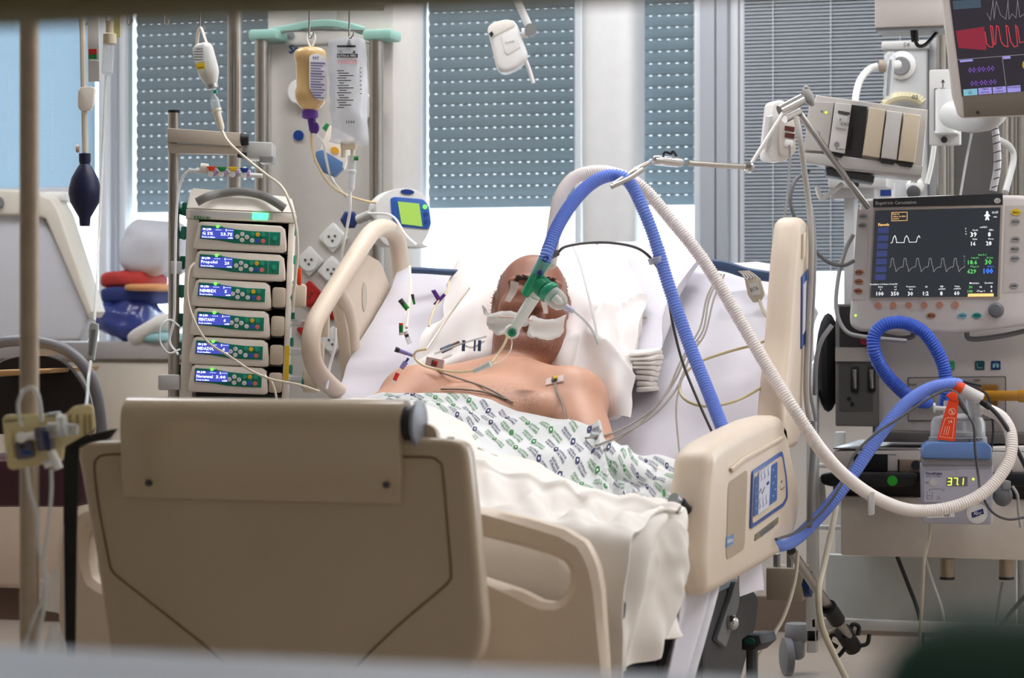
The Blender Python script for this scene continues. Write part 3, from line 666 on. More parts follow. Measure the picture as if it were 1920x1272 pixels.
# --- pillow and folded linen
rows = [[(845, 530, 5.36), (880, 482, 5.36), (955, 456, 5.35), (1040, 449, 5.35), (1120, 450, 5.35), (1170, 462, 5.35), (1195, 500, 5.33)],
        [(828, 580, 5.2), (872, 545, 5.17), (945, 520, 5.17), (1030, 510, 5.17), (1100, 520, 5.16), (1165, 545, 5.16), (1205, 560, 5.18)],
        [(800, 625, 5.1), (860, 605, 5.06), (940, 600, 5.10), (1015, 600, 5.10), (1085, 600, 5.02), (1155, 615, 5.0), (1198, 630, 5.03)],
        [(772, 668, 5.0), (850, 662, 4.97), (930, 668, 5.0), (1010, 670, 5.0), (1072, 680, 4.93), (1140, 700, 4.90), (1190, 705, 4.92)],
        [(757, 700, 4.95), (840, 700, 4.95), (920, 715, 4.98), (1000, 720, 4.97), (1080, 740, 4.92), (1135, 775, 4.86), (1188, 782, 4.86)]]
G = net(rows, 90, 120)
uu = np.linspace(0, 1, 90)[:, None]; vv = np.linspace(0, 1, 120)[None]
n = gnormal(G); n = n if n[45, 60, 1] < 0 else -n
w = .009 * np.sin(vv * 47 + uu * 16 + 2 * np.sin(uu * 5)) * np.clip((uu - .3) * 3, 0, 1) * np.clip((.4 - vv) * 4, 0, 1) + .012 * np.sin(uu * 14 + vv * 11) * np.clip((.35 - vv) * 5, 0, 1) + .014 * np.sin(vv * 24 - uu * 9) * np.clip((vv - .62) * 5, 0, 1) + .008 * np.sin(vv * 38 + uu * 5) * np.clip((uu - .45) * 3, 0, 1)
G += n * w[..., None]; G += fnoise(G, 5, .014, 13); G = crease(G, 3.0, .012, 37, (1.5, 1, .9), 3)
cushion(G, .10).build('pillow', pillowm, weld=True, label='large white pillow under the patient\'s head', cat='pillow')
rows = [[(1120, 458, 5.40), (1200, 456, 5.40), (1275, 465, 5.39), (1332, 472, 5.38)], [(1130, 520, 5.30), (1205, 522, 5.28), (1255, 520, 5.28), (1300, 498, 5.32)],
        [(1150, 600, 5.16), (1205, 605, 5.13), (1232, 600, 5.13), (1246, 580, 5.16)], [(1160, 665, 5.04), (1205, 668, 5.0), (1228, 664, 5.0), (1243, 650, 5.03)]]
G = net(rows, 40, 36); G += fnoise(G, 7, .008, 17)
fl_ = cushion(G, .045)
sp_ = []
for i in range(40):
    a = i * .45; r_ = .006 + i * .0007; sp_.append(PY(1210, 690, 5.0) + Vector((0, -math.sin(a) * r_, math.cos(a) * r_ * .9)))
fl_.build('folded_linen', sheetl, weld=True, label='folded white linen tucked at the right of the pillow', cat='linen')
rl = MB()
for k in range(8):
    rl.ell(PY(1212 + (k * 7 % 5) - 2, 662 + k * 9.5, 5.0), (.028 - .0012 * k + .003 * (k % 2), .05, .0068), seg=28, rings=8, pw=.55)
rl.displace(lambda v: noise.noise_vector(v * 22) * .007).build('rolled_towel', sheetw, label='white towel folded in layers beside the pillow corner', cat='towel')
# ---------------------------------------------------------------- the patient: one continuous body from a distance field
import openvdb
class SDF:
    def __init__(s, lo, hi, h):
        s.lo = np.array(lo); s.h = h; s.n = np.ceil((np.array(hi) - s.lo) / h).astype(int) + 1
        s.D = np.full(s.n, .08, np.float32)
    def region(s, c, r):
        a = np.clip(((np.array(c) - r - s.lo) / s.h).astype(int), 0, s.n - 1); b = np.clip(((np.array(c) + r - s.lo) / s.h).astype(int) + 2, 1, s.n)
        sl = tuple(slice(x, y) for x, y in zip(a, b))
        g = np.stack(np.meshgrid(*[s.lo[i] + s.h * np.arange(a[i], b[i]) for i in range(3)], indexing='ij'), -1)
        return sl, g
    def comb(s, sl, d, k, sub=False):
        A = s.D[sl]
        if sub:
            hh = np.clip(.5 - .5 * (A + d) / k, 0, 1); s.D[sl] = A * (1 - hh) + (-d) * hh + k * hh * (1 - hh)
        else:
            hh = np.clip(.5 + .5 * (A - d) / k, 0, 1); s.D[sl] = A * (1 - hh) + d * hh - k * hh * (1 - hh)
    def ell(s, c, r, k=.02, M=None, sub=False):
        c = np.array(c, float); r = np.array(r, float); sl, g = s.region(c, r.max() + k + .03); p = g - c
        if M is not None: p = p @ np.array(M)
        k0 = np.linalg.norm(p / r, axis=-1); k1 = np.linalg.norm(p / (r * r), axis=-1); d = k0 * (k0 - 1) / np.maximum(k1, 1e-6)
        s.comb(sl, d, k, sub)
    def cap(s, a, b, r0, r1, k=.02, sub=False):
        a = np.array(a, float); b = np.array(b, float); sl, g = s.region((a + b) / 2, np.linalg.norm(b - a) / 2 + max(r0, r1) + k + .03)
        ab = b - a; t = np.clip(((g - a) @ ab) / max(1e-9, ab @ ab), 0, 1)
        d = np.linalg.norm(g - a - t[..., None] * ab, axis=-1) - (r0 + (r1 - r0) * t); s.comb(sl, d, k, sub)
    def mesh(s):
        gr = openvdb.FloatGrid(.08); gr.copyFromArray(s.D); gr.transform = openvdb.createLinearTransform(s.h)
        pts, tri, quad = gr.convertToPolygons(isovalue=0., adaptivity=0.)
        return pts + s.lo, [tuple(int(i) for i in f[::-1]) for f in quad] + [tuple(int(i) for i in f[::-1]) for f in tri]
HC = PY(997, 574, 5.02)                              # head centre
hf = Fr(px=997, py=574, z=(HC - EYE).dot(FW), yaw=-4, pitch=20, roll=5)
def H(x, f, u): return np.array(hf.M @ Vector((x, -f, u)))
HM = np.array([[*hf.ex], [*(-hf.ey)], [*hf.ez]]).T    # columns: local x, forward, up
S = SDF((-2.0, 3.80, .44), (-.98, 5.26, 1.12), .0042)
E = lambda x, f, u, r, k=.015, sub=False: S.ell(H(x, f, u), r, k, HM, sub)
C = lambda a, b, r0, r1, k=.012, sub=False: S.cap(H(*a), H(*b), r0, r1, k, sub)
# trunk
RX = np.array(Matrix.Rotation(R(24), 3, 'X'))
S.ell(PY(915, 732, 4.69) + Vector((0, .047, -.105)), (.185, .19, .115), .05, RX)
for c, r, k in ( (PY(930, 715, 4.84) - Vector((0, -.01, .075)), (.165, .11, .075), .05), (Vector((-1.50, 4.46, .60)), (.18, .20, .095), .06), (Vector((-1.49, 4.30, .58)), (.18, .13, .085), .05)):
    S.ell(c, r, k)
shL, shR = PY(1072, 755, 4.79) , PY(776, 748, 4.84)
S.ell(shL, (.068, .07, .064), .05); S.ell(shR, (.066, .07, .062), .05)
S.cap(PY(985, 712, 4.86), shL, .045, .05, .05); S.cap(PY(930, 706, 4.88), shR, .045, .05, .05)
S.cap(PY(1010, 742, 4.69) - Vector((0, 0, .04)), PY(960, 742, 4.70) - Vector((0, 0, .045)), .045, .045, .03)     # breast muscles
S.cap(PY(835, 728, 4.73) - Vector((0, 0, .045)), PY(880, 735, 4.72) - Vector((0, 0, .045)), .045, .045, .03)
elb = PY(1112, 862, 4.55); wri = PY(1225, 912, 4.36); S.cap(shL, elb, .063, .052, .03); S.cap(elb, wri, .046, .03, .02)
hnd = PY(1258, 932, 4.29); S.cap(wri, hnd, .028, .034, .02)
for i in range(4):
    b0 = hnd + Vector((-.025 + .017 * i, -.01, 0)); S.cap(b0, b0 + Vector((.004, -.045 - .008 * (i in (1, 2)), -.004)), .0095, .009, .008); S.cap(b0 + Vector((.004, -.05 - .008 * (i in (1, 2)), -.004)), b0 + Vector((.004, -.075, -.022)), .009, .008, .004)
S.cap(hnd + Vector((-.03, .02, .005)), hnd + Vector((-.055, -.03, .0)), .012, .01, .01)
er = Vector((-1.77, 4.52, .645)); wr = Vector((-1.72, 4.34, .635)); S.cap(shR, er, .056, .045, .03); S.cap(er, wr, .044, .03, .02); S.cap(wr, Vector((-1.66, 4.26, .63)), .028, .032, .02)
for sx in (-1, 1):                                    # legs under the sheet
    k_ = Vector((-1.53 + sx * .1, 4.06, .60)); S.cap(Vector((-1.5 + sx * .09, 4.28, .585)), k_, .07, .052, .04); S.cap(k_, Vector((-1.53 + sx * .1, 3.92, .585)), .045, .035, .03)
# neck and head
S.cap(PY(962, 706, 4.90), H(0, -.035, -.06), .056, .054, .008)
E(0, -.015, .032, (.076, .095, .086)); E(0, .020, -.03, (.066, .074, .086), .03); E(0, .060, -.112, (.048, .036, .032), .03); E(0, .03, -.122, (.070, .060, .036), .025)
E(-.050, .02, -.08, (.027, .052, .045), .03); E(.050, .02, -.08, (.027, .052, .045), .03)
for sx in (-1, 1):
    C((sx * .012, .088, .026), (sx * .050, .074, .024), .011, .010, .014)
    E(sx * .032, .104, .003, (.017, .015, .011), .012, True); E(sx * .032, .080, .001, (.017, .014, .013), .006)
    C((sx * .018, .0915, -.004), (sx * .045, .084, -.005), .0028, .0022, .004)
    E(sx * .044, .062, -.032, (.028, .026, .026), .025)
    E(sx * .077, -.008, -.004, (.011, .021, .034), .008); E(sx * .083, .0, -.004, (.006, .011, .020), .006, True)
    E(sx * .013, .106, -.036, (.010, .012, .009), .007)
C((0, .092, .014), (0, .121, -.032), .009, .0135, .012)
C((-.020, .096, -.060), (.020, .096, -.060), .0075, .0075, .006); C((-.018, .096, -.075), (.018, .096, -.075), .0085, .0085, .006); C((-.015, .108, -.067), (.015, .108, -.067), .0045, .0045, .004, True)
for px, py, Y in ((981, 733, 4.685),): S.ell(PY(px, py, Y) - Vector((0, 0, .012)), (.006, .006, .008), .006)
pts, faces = S.mesh()
# neighbour smoothing
nv_ = len(pts); acc = np.zeros((nv_, 3)); cnt = np.zeros(nv_); fq = np.array([f for f in faces if len(f) == 4])
for _ in range(2):
    acc[:] = 0; cnt[:] = 0
    for k in range(4):
        np.add.at(acc, fq[:, k], pts[fq[:, (k + 1) % 4]] + pts[fq[:, k - 1]]); np.add.at(cnt, fq[:, k], 2)
    pts = np.where(cnt[:, None] > 0, .5 * pts + .5 * acc / np.maximum(cnt, 1)[:, None], pts)
me = bpy.data.meshes.new('body'); off = Vector((-1.5, 4.6, .57)); me.from_pydata((pts - np.array(off)).tolist(), [], faces)
me.polygons.foreach_set('use_smooth', [True] * len(me.polygons))
tone = np.zeros(nv_)                                  # how dark the skin itself is: nipple, lips, stubble, chest hair
def spot(c, r, a): 
    global tone
    d = np.linalg.norm(pts - np.array(c), axis=1); tone = np.maximum(tone, a * np.clip(1 - d / r, 0, 1) ** .6)
nip = PY(983, 735, 4.685); spot(nip, .024, 1.0)
spot(H(0, .10, -.066), .022, .45)
at_ = me.attributes.new('tone', 'FLOAT', 'POINT'); at_.data.foreach_set('value', tone.astype(np.float32))
hair = np.zeros(nv_)
L_ = (pts - np.array(hf.o)) @ HM
jaw = np.clip((-.045 - L_[:, 2]) / .03, 0, 1) * np.clip((L_[:, 1] - .0) / .03, 0, 1) * np.clip((L_[:, 2] + .15) / .02, 0, 1) * (np.linalg.norm(L_, axis=1) < .19)
hair = np.maximum(hair, jaw * .45)
for c, r, a in ((PY(950, 728, 4.70), .07, .5), (PY(800, 722, 4.72), .06, .9), (PY(992, 750, 4.67), .05, .45)): hair = np.maximum(hair, a * np.clip(1 - np.linalg.norm(pts - np.array(c), axis=1) / r, 0, 1))
a2 = me.attributes.new('stubble', 'FLOAT', 'POINT'); a2.data.foreach_set('value', hair.astype(np.float32))
fd = np.clip((L_[:, 2] + .160) / .025, 0, 1) * np.clip((.24 - np.linalg.norm(L_, axis=1)) / .04, 0, 1) * np.clip((L_[:, 1] + .06) / .05, 0, 1)      # weathered, browner face
a3 = me.attributes.new('face_tan', 'FLOAT', 'POINT'); a3.data.foreach_set('value', fd.astype(np.float32))
sk = mat('skin', (212, 160, 132), .42, var=.06, scale=22, bump=.25, bscale=420, sss=.12)
nt = sk.node_tree; N = nt.nodes; L = nt.links; b = N['Principled BSDF']; src = b.inputs['Base Color'].links[0].from_socket
def mixin(src, fac, col):
    mx = N.new('ShaderNodeMix'); mx.data_type = 'RGBA'; L.new(src, mx.inputs[6]); mx.inputs[7].default_value = srgb(*col); L.new(fac, mx.inputs[0]); return mx.outputs[2]
def attr(n): a = N.new('ShaderNodeAttribute'); a.attribute_name = n; return a.outputs['Fac']
src = mixin(src, attr('face_tan'), (150, 100, 80))
src = mixin(src, attr('tone'), (124, 74, 58))
tc = N.new('ShaderNodeTexCoord'); nz = N.new('ShaderNodeTexNoise'); nz.inputs['Scale'].default_value = 160; nz.inputs['Detail'].default_value = 2; nz.inputs['Distortion'].default_value = 2; L.new(tc.outputs['Object'], nz.inputs[0])
mr = N.new('ShaderNodeMapRange'); mr.inputs[1].default_value = .48; mr.inputs[2].default_value = .62; L.new(nz.outputs[0], mr.inputs[0])
mm = N.new('ShaderNodeMath'); mm.operation = 'MULTIPLY'; L.new(mr.outputs[0], mm.inputs[0]); L.new(attr('stubble'), mm.inputs[1])
src = mixin(src, mm.outputs[0], (70, 56, 50)); L.new(src, b.inputs['Base Color'])
me.materials.append(sk)
body = bpy.data.objects.new('person', me); COL.objects.link(body); body.location = off; OFF[body.name] = off
tag(body, 'bare-chested balding man lying back on the white pillow, mouth tubed and eyes taped', 'person')
from mathutils.bvhtree import BVHTree
bvh = BVHTree.FromPolygons([Vector(p) for p in pts], faces)
def onbody(px, py, lift=.002):                        # the point of the skin seen at a pixel
    d = (FW + RT * ((px - 960) / FPX) + UP * ((HY - py) / FPX)).normalized()
    h = bvh.ray_cast(EYE, d)
    if h[0] is None: return PY(px, py, 4.8), Vector((0, -1, 0))
    n = h[1] if h[1].dot(d) < 0 else -h[1]
    return h[0] + n * lift, n
def drape(G, gap_, blur=2):                            # lift cloth clear of the body it lies on
    nu, nv = G.shape[:2]; k = np.ones((nu, nv)); e = np.array(EYE)
    for i in range(nu):
        for j in range(nv):
            d = Vector(G[i, j]) - EYE; L0 = d.length; h = bvh.ray_cast(EYE, d / L0)
            if h[0] is not None and h[3] < L0 + gap_: k[i, j] = (h[3] - gap_) / L0
    for _ in range(blur):
        q = np.pad(k, 1, mode='edge'); k = np.minimum(k, (q[:-2, 1:-1] + q[2:, 1:-1] + q[1:-1, :-2] + q[1:-1, 2:]) / 4)
    return e + (G - e) * k[..., None]
cloth(drape(TOPG, .012), .004).build('top_sheet', sheetw, label='white top sheet over the legs, gathered in folds near the footboard', cat='sheet')
# hair: grey strands at the sides, dark brows
def strands(name, pts_fn, n, ln, r, m, seed):
    rg = random.Random(seed); mb = MB()
    for _ in range(n):
        p, d = pts_fn(rg); q = p + d * ln * rg.uniform(.6, 1.2)
        mb.cyl(p, q, r, r * .4, 3, cap=False)
    return mb.build(name, m, body)
def surf(loc, d):                                     # project a head-local direction point on the skin
    p = Vector(H(*loc)); c = Vector(H(0, -.01, loc[2] * .6)); h = bvh.ray_cast(p + (p - c).normalized() * .06, (c - p).normalized()); 
    if h[0] is None: return p, (p - c).normalized()
    return h[0], (h[1] if h[1].dot(p - c) > 0 else -h[1])
def side(rg):
    sx = rg.choice((-1, 1)); u = rg.uniform(-.035, .075); f = rg.uniform(-.07, .028 - .2 * max(0, u - .03))
    p, n = surf((sx * .085, f, u), 0); return p, (n * .22 + Vector(HM @ np.array((0, -.7, .4))) + Vector((rg.uniform(-.3, .3), rg.uniform(-.3, .3), rg.uniform(-.3, .3)))).normalized()
strands('hair', side, 900, .008, .0008, mat('grey_hair', (120, 112, 106), .6, var=.3, scale=90), 3)
def brow(rg, sx=1):
    t = rg.random(); p, n = surf((sx * (.014 + .038 * t), .12, .024 + .006 * math.sin(t * 2.6) + rg.uniform(-.006, .006)), 0)
    return p, (n * .45 + Vector(HM @ np.array((sx * 1., 0, .25)))).normalized()
for sx_ in (-1, 1): strands('eyebrow', lambda rg: brow(rg, sx_), 130, .008, .0007, mat('dark_hair', (66, 54, 46), .6, var=.2), 4)

# ---------------------------------------------------------------- gown with printed repeats
r0 = [(676, 752, 4.66), (725, 738, 4.66), (800, 735, 4.65), (860, 743, 4.63), (935, 760, 4.61), (1020, 778, 4.59), (1085, 792, 4.57), (1145, 824, 4.53), (1195, 850, 4.5), (1250, 856, 4.47), (1312, 884, 4.42)]
r3 = [(660, 785, 4.550), (715, 770, 4.540), (775, 768, 4.500), (840, 790, 4.450), (900, 838, 4.395), (990, 880, 4.340), (1055, 915, 4.312), (1125, 934, 4.296), (1205, 948, 4.278), (1255, 956, 4.265), (1304, 962, 4.250)]
lp_ = lambda a, b, t: tuple(x + (y - x) * t for x, y in zip(a, b))
rows = [r0] + [[(lambda q, k: (q[0], q[1] - bl, q[2]))(lp_(a, c, t), 0) for a, c in zip(r0, r3)] for t, bl in ((.33, 3), (.67, 3))] + [r3]
G = net(rows, 60, 140)
uu = np.linspace(0, 1, 60)[:, None]; vv = np.linspace(0, 1, 140)[None]
n = gnormal(G); n = n if n[30, 60, 2] > 0 else -n
w = .010 * np.exp(-((vv - .66 - .05 * uu) / .012) ** 2) + .012 * np.exp(-((vv - .705 - .10 * (uu - .5)) / .012) ** 2) - .010 * np.exp(-((vv - .685 - .08 * uu) / .010) ** 2) + .010 * np.exp(-((vv - .76 + .06 * uu) / .016) ** 2) * np.clip(1.2 - uu * 1.5, 0, 1)
w = w + .006 * np.sin(vv * 60 + uu * 10) * np.clip((vv - .8) * 6, 0, 1) * np.clip(1 - uu * 1.6, 0, 1) + .004 * np.sin(uu * 13 + vv * 22)
G += n * w[..., None]; G += fnoise(G, 7, .006, 21)
G = drape(G, .008, 3)
gown = cloth(G, .003).build('hospital_gown', gownm, label='white gown printed in green and navy, pulled down across the patient\'s waist', cat='gown')
GN = gnormal(G); GN = GN if GN[30, 60, 2] > 0 else -GN
# a chart of the cloth, so that the print keeps its size along and across it
midj = G[30]; sv = np.concatenate([[0], np.cumsum(np.linalg.norm(np.diff(midj, axis=0), axis=1))]); midi = G[:, 70]; su = np.concatenate([[0], np.cumsum(np.linalg.norm(np.diff(midi, axis=0), axis=1))])
KS, KT = .00105, su[-1] / 118                          # metres of cloth per print unit along / across (the print is stretched down the cloth)
def gmap(x, y):
    s_, t_ = x * KS, y * KT
    ok = (s_ >= 0) & (s_ <= sv[-1]) & (t_ >= 0) & (t_ <= su[-1])
    j = np.interp(s_, sv, np.arange(140)); i = np.interp(t_, su, np.arange(60))
    i0 = np.minimum(i.astype(int), 58); j0 = np.minimum(j.astype(int), 138); fi = (i - i0)[:, None]; fj = (j - j0)[:, None]
    def bil(A): return (A[i0, j0] * (1 - fi) + A[i0 + 1, j0] * fi) * (1 - fj) + (A[i0, j0 + 1] * (1 - fi) + A[i0 + 1, j0 + 1] * fi) * fj
    return bil(G) + bil(GN) * .0012, ok
def lineset(lines, h):
    V = []; F = []; o = 0
    for k, s_ in enumerate(lines):
        a, f = text2d(s_, .022); a = a * h / .72; a = a * np.array([21 / (a[:, 0].max() - a[:, 0].min()), 1]); a[:, 1] -= (k - (len(lines) - 1) / 2) * h * 1.5
        V.append(a); F += [[i + o for i in q] for q in f]; o += len(a)
    return np.concatenate(V), F
TL, FL = lineset(['ASSISTANCE', 'PUBLIQUE'], 4.6); TR, FRt = lineset(['HOPITAUX', 'DE PARIS'], 4.6)
emV = np.array([(0, -6.5), (3.2, -4.5), (5.2, -1.5), (5.4, 1.5), (4, 4.2), (1.5, 5.6), (1.5, 7.5), (-1, 5.6), (-4, 4), (-5.4, 1.2), (-4.8, -2), (-2.8, -4.8)])
hol = np.array([(2 * math.cos(a) + .6, 2 * math.sin(a)) for a in np.linspace(0, 2 * pi, 8, endpoint=False)])
prints = {0: MB(), 1: MB()}; white_dot = MB()
ra = R(26); ca, sa = math.cos(ra), math.sin(ra)
for ln in range(-44, 30):
    for k in range(-6, 22):
        a = k * 81 + ln * 33; b_ = ln * 19.5
        cx, cy = a * ca - b_ * sa, a * sa + b_ * ca
        if not (-30 < cx < 1400 and -30 < cy < 150): continue
        col = (k + ln // 2) % 2
        for V, F, dx in ((TL, FL, -18), (TR, FRt, 18), (emV, [list(range(len(emV)))], 0)):
            x, y = V[:, 0] + dx, -V[:, 1]
            p, ok = gmap(cx + x * ca - y * sa, cy + x * sa + y * ca)
            if ok.all(): prints[col].add([Vector(q) for q in p], F)
        p, ok = gmap(cx + hol[:, 0], cy + hol[:, 1])
        if ok.all(): white_dot.add([Vector(q) + Vector((0, -.0003, .0006)) for q in p], [list(range(8))])
prints[0].build('green_print', inkg, gown, kind='stuff'); prints[1].build('navy_print', inkn, gown, kind='stuff'); white_dot.build('emblem_leaf', inkw, gown, kind='stuff')

# ---------------------------------------------------------------- airway and things on the face and chest
afr = Fr(985, 580, 4.80, yaw=0)
A = lambda px, py, z=4.80: P(px, py, z)
hub = Fr(960, 620, 4.86, yaw=0)
t = thing('breathing_tube_connector', 'white and green breathing tube elbow over the patient\'s mouth', 'tube connector', A(962, 625, 4.86))
MB().cyl(A(963, 618, 4.86), A(1002, 556, 4.82), .0115, .0125, 18).cyl(A(1002, 556, 4.82), A(1009, 543, 4.815), .0125, .0105, 18).build('tube_body', mat('frosted_white', (236, 240, 234), .35), t)
MB().lathe([(.0, 0), (.012, .001), (.0155, .006), (.0155, .018), (.012, .024)], A(960, 622, 4.845), FW, 20).build('swivel_cap', white, t)
MB().lathe([(.0, 0), (.0085, 0), (.0085, .004)], A(960, 624, 4.842), FW, 20).build('green_port', mat('port_green', (40, 150, 110), .4), t)
MB().lathe([(0, 0), (.003, 0), (.003, .004)], A(960, 624, 4.8405), FW, 12).build('port_centre', mat('port_centre_dark', (20, 84, 66), .4), t)
MB().cyl(A(990, 552, 4.828), A(1010, 512, 4.80), .0145, .0135, 18).build('green_collar', mat('collar_green', (0, 150, 104), .35), t)
MB().cyl(A(1006, 516, 4.803), A(1022, 488, 4.79), .0125, .0145, 18).build('clear_cuff', mat('teal_clear', (120, 190, 180), .15, var=0, alpha=.6), t)
MB().tube([A(985, 600, 4.87), A(982, 608, 4.9), Vector(H(0, .10, -.066))], .006, 10).build('tracheal_tube', clear, t)
n_ = thing('nebuliser', 'green and clear plastic nebuliser chamber hanging beside the patient\'s nose', 'nebuliser', A(1040, 560, 4.78))
MB().lathe([(.012, 0), (.020, .006), (.0205, .018), (.0195, .024)], A(1009, 530, 4.80), A(1035, 557, 4.775) - A(1009, 530, 4.80), 20).build('green_cap', mat('cap_green', (40, 150, 108), .2, var=0, alpha=.7), n_)
MB().lathe([(.021, .0), (.0225, .003), (.0225, .009), (.021, .012)], A(1026, 545, 4.78), A(1052, 568, 4.76) - A(1026, 545, 4.78), 20).build('green_ring', mat('ring_green', (50, 160, 122), .2, var=0, alpha=.75), n_)
MB().lathe([(.0195, .0), (.0195, .016), (.017, .028), (.009, .036)], A(1034, 553, 4.775), A(1062, 578, 4.76) - A(1034, 553, 4.775), 20).build('clear_cup', mat('cup_clear', (232, 238, 236), .1, var=0, alpha=.18), n_)
MB().lathe([(.008, .0), (.008, .012), (.003, .02)], A(1040, 558, 4.77), A(1062, 578, 4.76) - A(1040, 558, 4.77), 14).build('inner_cone', mat('cone_white', (240, 240, 236), .3), n_)
MB().cyl(A(1060, 576, 4.762), A(1075, 584, 4.758), .008, .005, 12).build('hose_nipple', mat('nipple_lilac', (206, 204, 226), .25), n_)
MB().tube([A(x, y, 4.76) for x, y in ((1074, 582), (1095, 600), (1112, 622), (1122, 646))], .0028, 8).build('loose_tube', tubec, n_)
# temperature probe cable with blue clip
MB().ell(A(1012, 512, 4.785), (.006, .006, .006)).tube([A(1014, 505, 4.785), A(1019, 494, 4.78), A(1028, 484, 4.78), A(1020, 482, 4.78), A(1018, 490, 4.78)], .0018, 6).build('blue_clip', mat('clip_navy', (30, 48, 120), .4), t)
pc = thing('probe_cable', 'dark grey sensor cable from the breathing tube along the blue hose', 'cable', A(1100, 455, 4.8))
MB().tube([P(*p) for p in ((1046, 474, 4.80), (1060, 463, 4.8), (1100, 456, 4.83), (1150, 456, 4.86), (1200, 468, 4.9), (1232, 500, 4.92), (1250, 545, 4.92), (1262, 610, 4.9), (1280, 680, 4.88), (1310, 755, 4.86), (1345, 832, 4.84))], .0028, 8).build('wire', mgrey_ := mat('cable_dark_grey', (74, 74, 76), .5), pc)
MB().cyl(A(1022, 488, 4.79), A(1046, 474, 4.80), .004, .0065, 10).build('plug', mat('plug_grey', (96, 96, 98), .5), pc)
# gauze pads and eye strips
def pad(name, quad, lab, cat, m, th=.006, nu=10, nv=14, wav=.003, push=.02, seed=0, group=None):
    Q = np.array([[tuple(onbody(x, y, push)[0]) for x, y in r] for r in quad]); G = np.swapaxes(cr1(np.swapaxes(cr1(Q, nu), 0, 1), nv), 0, 1)
    uu = np.linspace(0, 1, nu)[:, None]; G[..., 1] -= wav * np.sin(uu * 14 + np.linspace(0, 3, nv)[None]); G += fnoise(G, 30, wav, seed)
    n = gnormal(G); s_ = 1 if n[nu // 2, nv // 2, 1] < 0 else -1
    return cloth(G if s_ > 0 else G[:, ::-1], th).build(name, m, label=lab, cat=cat, group=group)
gz = mat('gauze', (244, 240, 236), .9, bump=.4, bscale=700)
def flat(name, pts, lab, cat, m, z, th, nu=12, nv=16, wav=.002, seed=0, parent=None):
    Q = np.array([[tuple(P(x, y, z + dz)) for x, y, dz in r] for r in pts]); G = np.swapaxes(cr1(np.swapaxes(cr1(Q, nu), 0, 1), nv), 0, 1); G += fnoise(G, 40, wav, seed)
    G -= np.array(FW) * (wav * np.sin(np.linspace(0, 9, nu))[:, None, None] )
    return cloth(G, th).build(name, m, parent, label=lab, cat=cat)
flat('gauze_pad', [[(918, 588, .02), (945, 584, .0), (972, 588, -.02)], [(913, 602, .02), (940, 600, 0), (968, 602, -.02)], [(910, 612, .02), (938, 618, 0), (960, 616, -.02)], [(928, 624, .015), (940, 627, 0), (952, 622, -.02)]], 'crumpled white gauze at the patient\'s right cheek', 'gauze', gz, 4.885, .008, wav=.004, seed=2)
flat('gauze_pad', [[(998, 592, -.03), (1028, 600, -.01), (1062, 590, .02)], [(996, 608, -.03), (1028, 612, -.01), (1058, 608, .02)], [(993, 622, -.03), (1024, 628, -.01), (1056, 622, .02)], [(1000, 632, -.03), (1025, 638, -.01), (1050, 632, .02)]], 'folded white gauze pad at the patient\'s left cheek', 'gauze', gz, 4.885, .008, wav=.003, seed=5)
flat('gauze_tie', [[(902, 572, .05), (912, 580, .03), (920, 590, .01)], [(906, 590, .05), (912, 592, .03), (922, 596, .01)]], 'torn gauze end sticking out beside the patient\'s right ear', 'gauze', gz, 4.89, .003, 6, 12, .003, 7)
cable('tube_tie', ((1000, 602, 4.845), (985, 599, 4.85), (960, 596, 4.85), (935, 594, 4.875)), .0015, mat('tie_pink', (232, 190, 180), .7), 'thin pinkish tie cord running from gauze to gauze over the mouth', 'cord')
tape = mat('clear_tape', (238, 228, 222), .3, var=0, alpha=.5)
flat('eye_tape', [[(958, 526, .0), (972, 530, -.01)], [(955, 545, 0), (968, 548, -.01)], [(946, 564, 0), (956, 566, -.01)]], 'clear tape strip over the patient\'s right eye', 'tape', tape, 4.895, .0012, 10, 6, .001, 3)
flat('eye_tape', [[(1014, 566, -.02), (1026, 566, -.01)], [(1018, 578, -.02), (1028, 580, -.01)], [(1020, 588, -.02), (1028, 588, -.01)]], 'short clear tape strip on the cheek under the nebuliser', 'tape', tape, 4.90, .0012, 8, 6, .001, 4)
# electrodes
def electrode(px, py, tilt, lab, col, w=.030, h=.012):
    p, n = onbody(px, py, .0015); n = Vector(n); ex = (RT * math.cos(R(tilt)) - UP * math.sin(R(tilt))); ex = (ex - n * ex.dot(n)).normalized(); ez = ex.cross(-n) * -1; ez = n.cross(ex)
    M = Matrix(((ex.x, -n.x, ez.x, p.x), (ex.y, -n.y, ez.y, p.y), (ex.z, -n.z, ez.z, p.z), (0, 0, 0, 1)))
    e = thing('chest_electrode', lab, 'electrode', p)
    MB().poly(round_poly([(-w * .5, -h), (w * .5, -h), (w * .5, h), (-w * .5, h)], .002), -.001, .003).build('adhesive_patch', mat('patch_pink', (236, 214, 210), .6, var=.15, scale=300), e, M)
    MB().poly(round_poly([(-.006, -h * .7), (.006, -h * .7), (.006, h * .6), (-.006, h * .6)], .002), -.005, -.001, .001).build('clip', mat('clip_grey', (92, 88, 82), .5), e, M)
    MB().poly(round_poly([(-.001, -h * .4), (.008, -h * .4), (.008, h * .5), (-.001, h * .5)], .002), -.008, -.005, .001).build('clip_button', col, e, M)
    return p
electrode(1041, 714, 12, 'chest electrode with yellow clip near the patient\'s left shoulder', yellow, .040, .010)
electrode(815, 681, 10, 'chest electrode with red clip near the patient\'s right collarbone', red, .040, .010)
def lay(name, pix, r, m, lab, cat='cable', lift=.004, tail=()):
    pts_ = [onbody(x, y, lift)[0] for x, y in pix] + [P(*q) for q in tail]
    return MB().tube(pts_, r, 6, 6).build(name, m, label=lab, cat=cat)
leadm = mat('lead_grey', (150, 142, 132), .5)
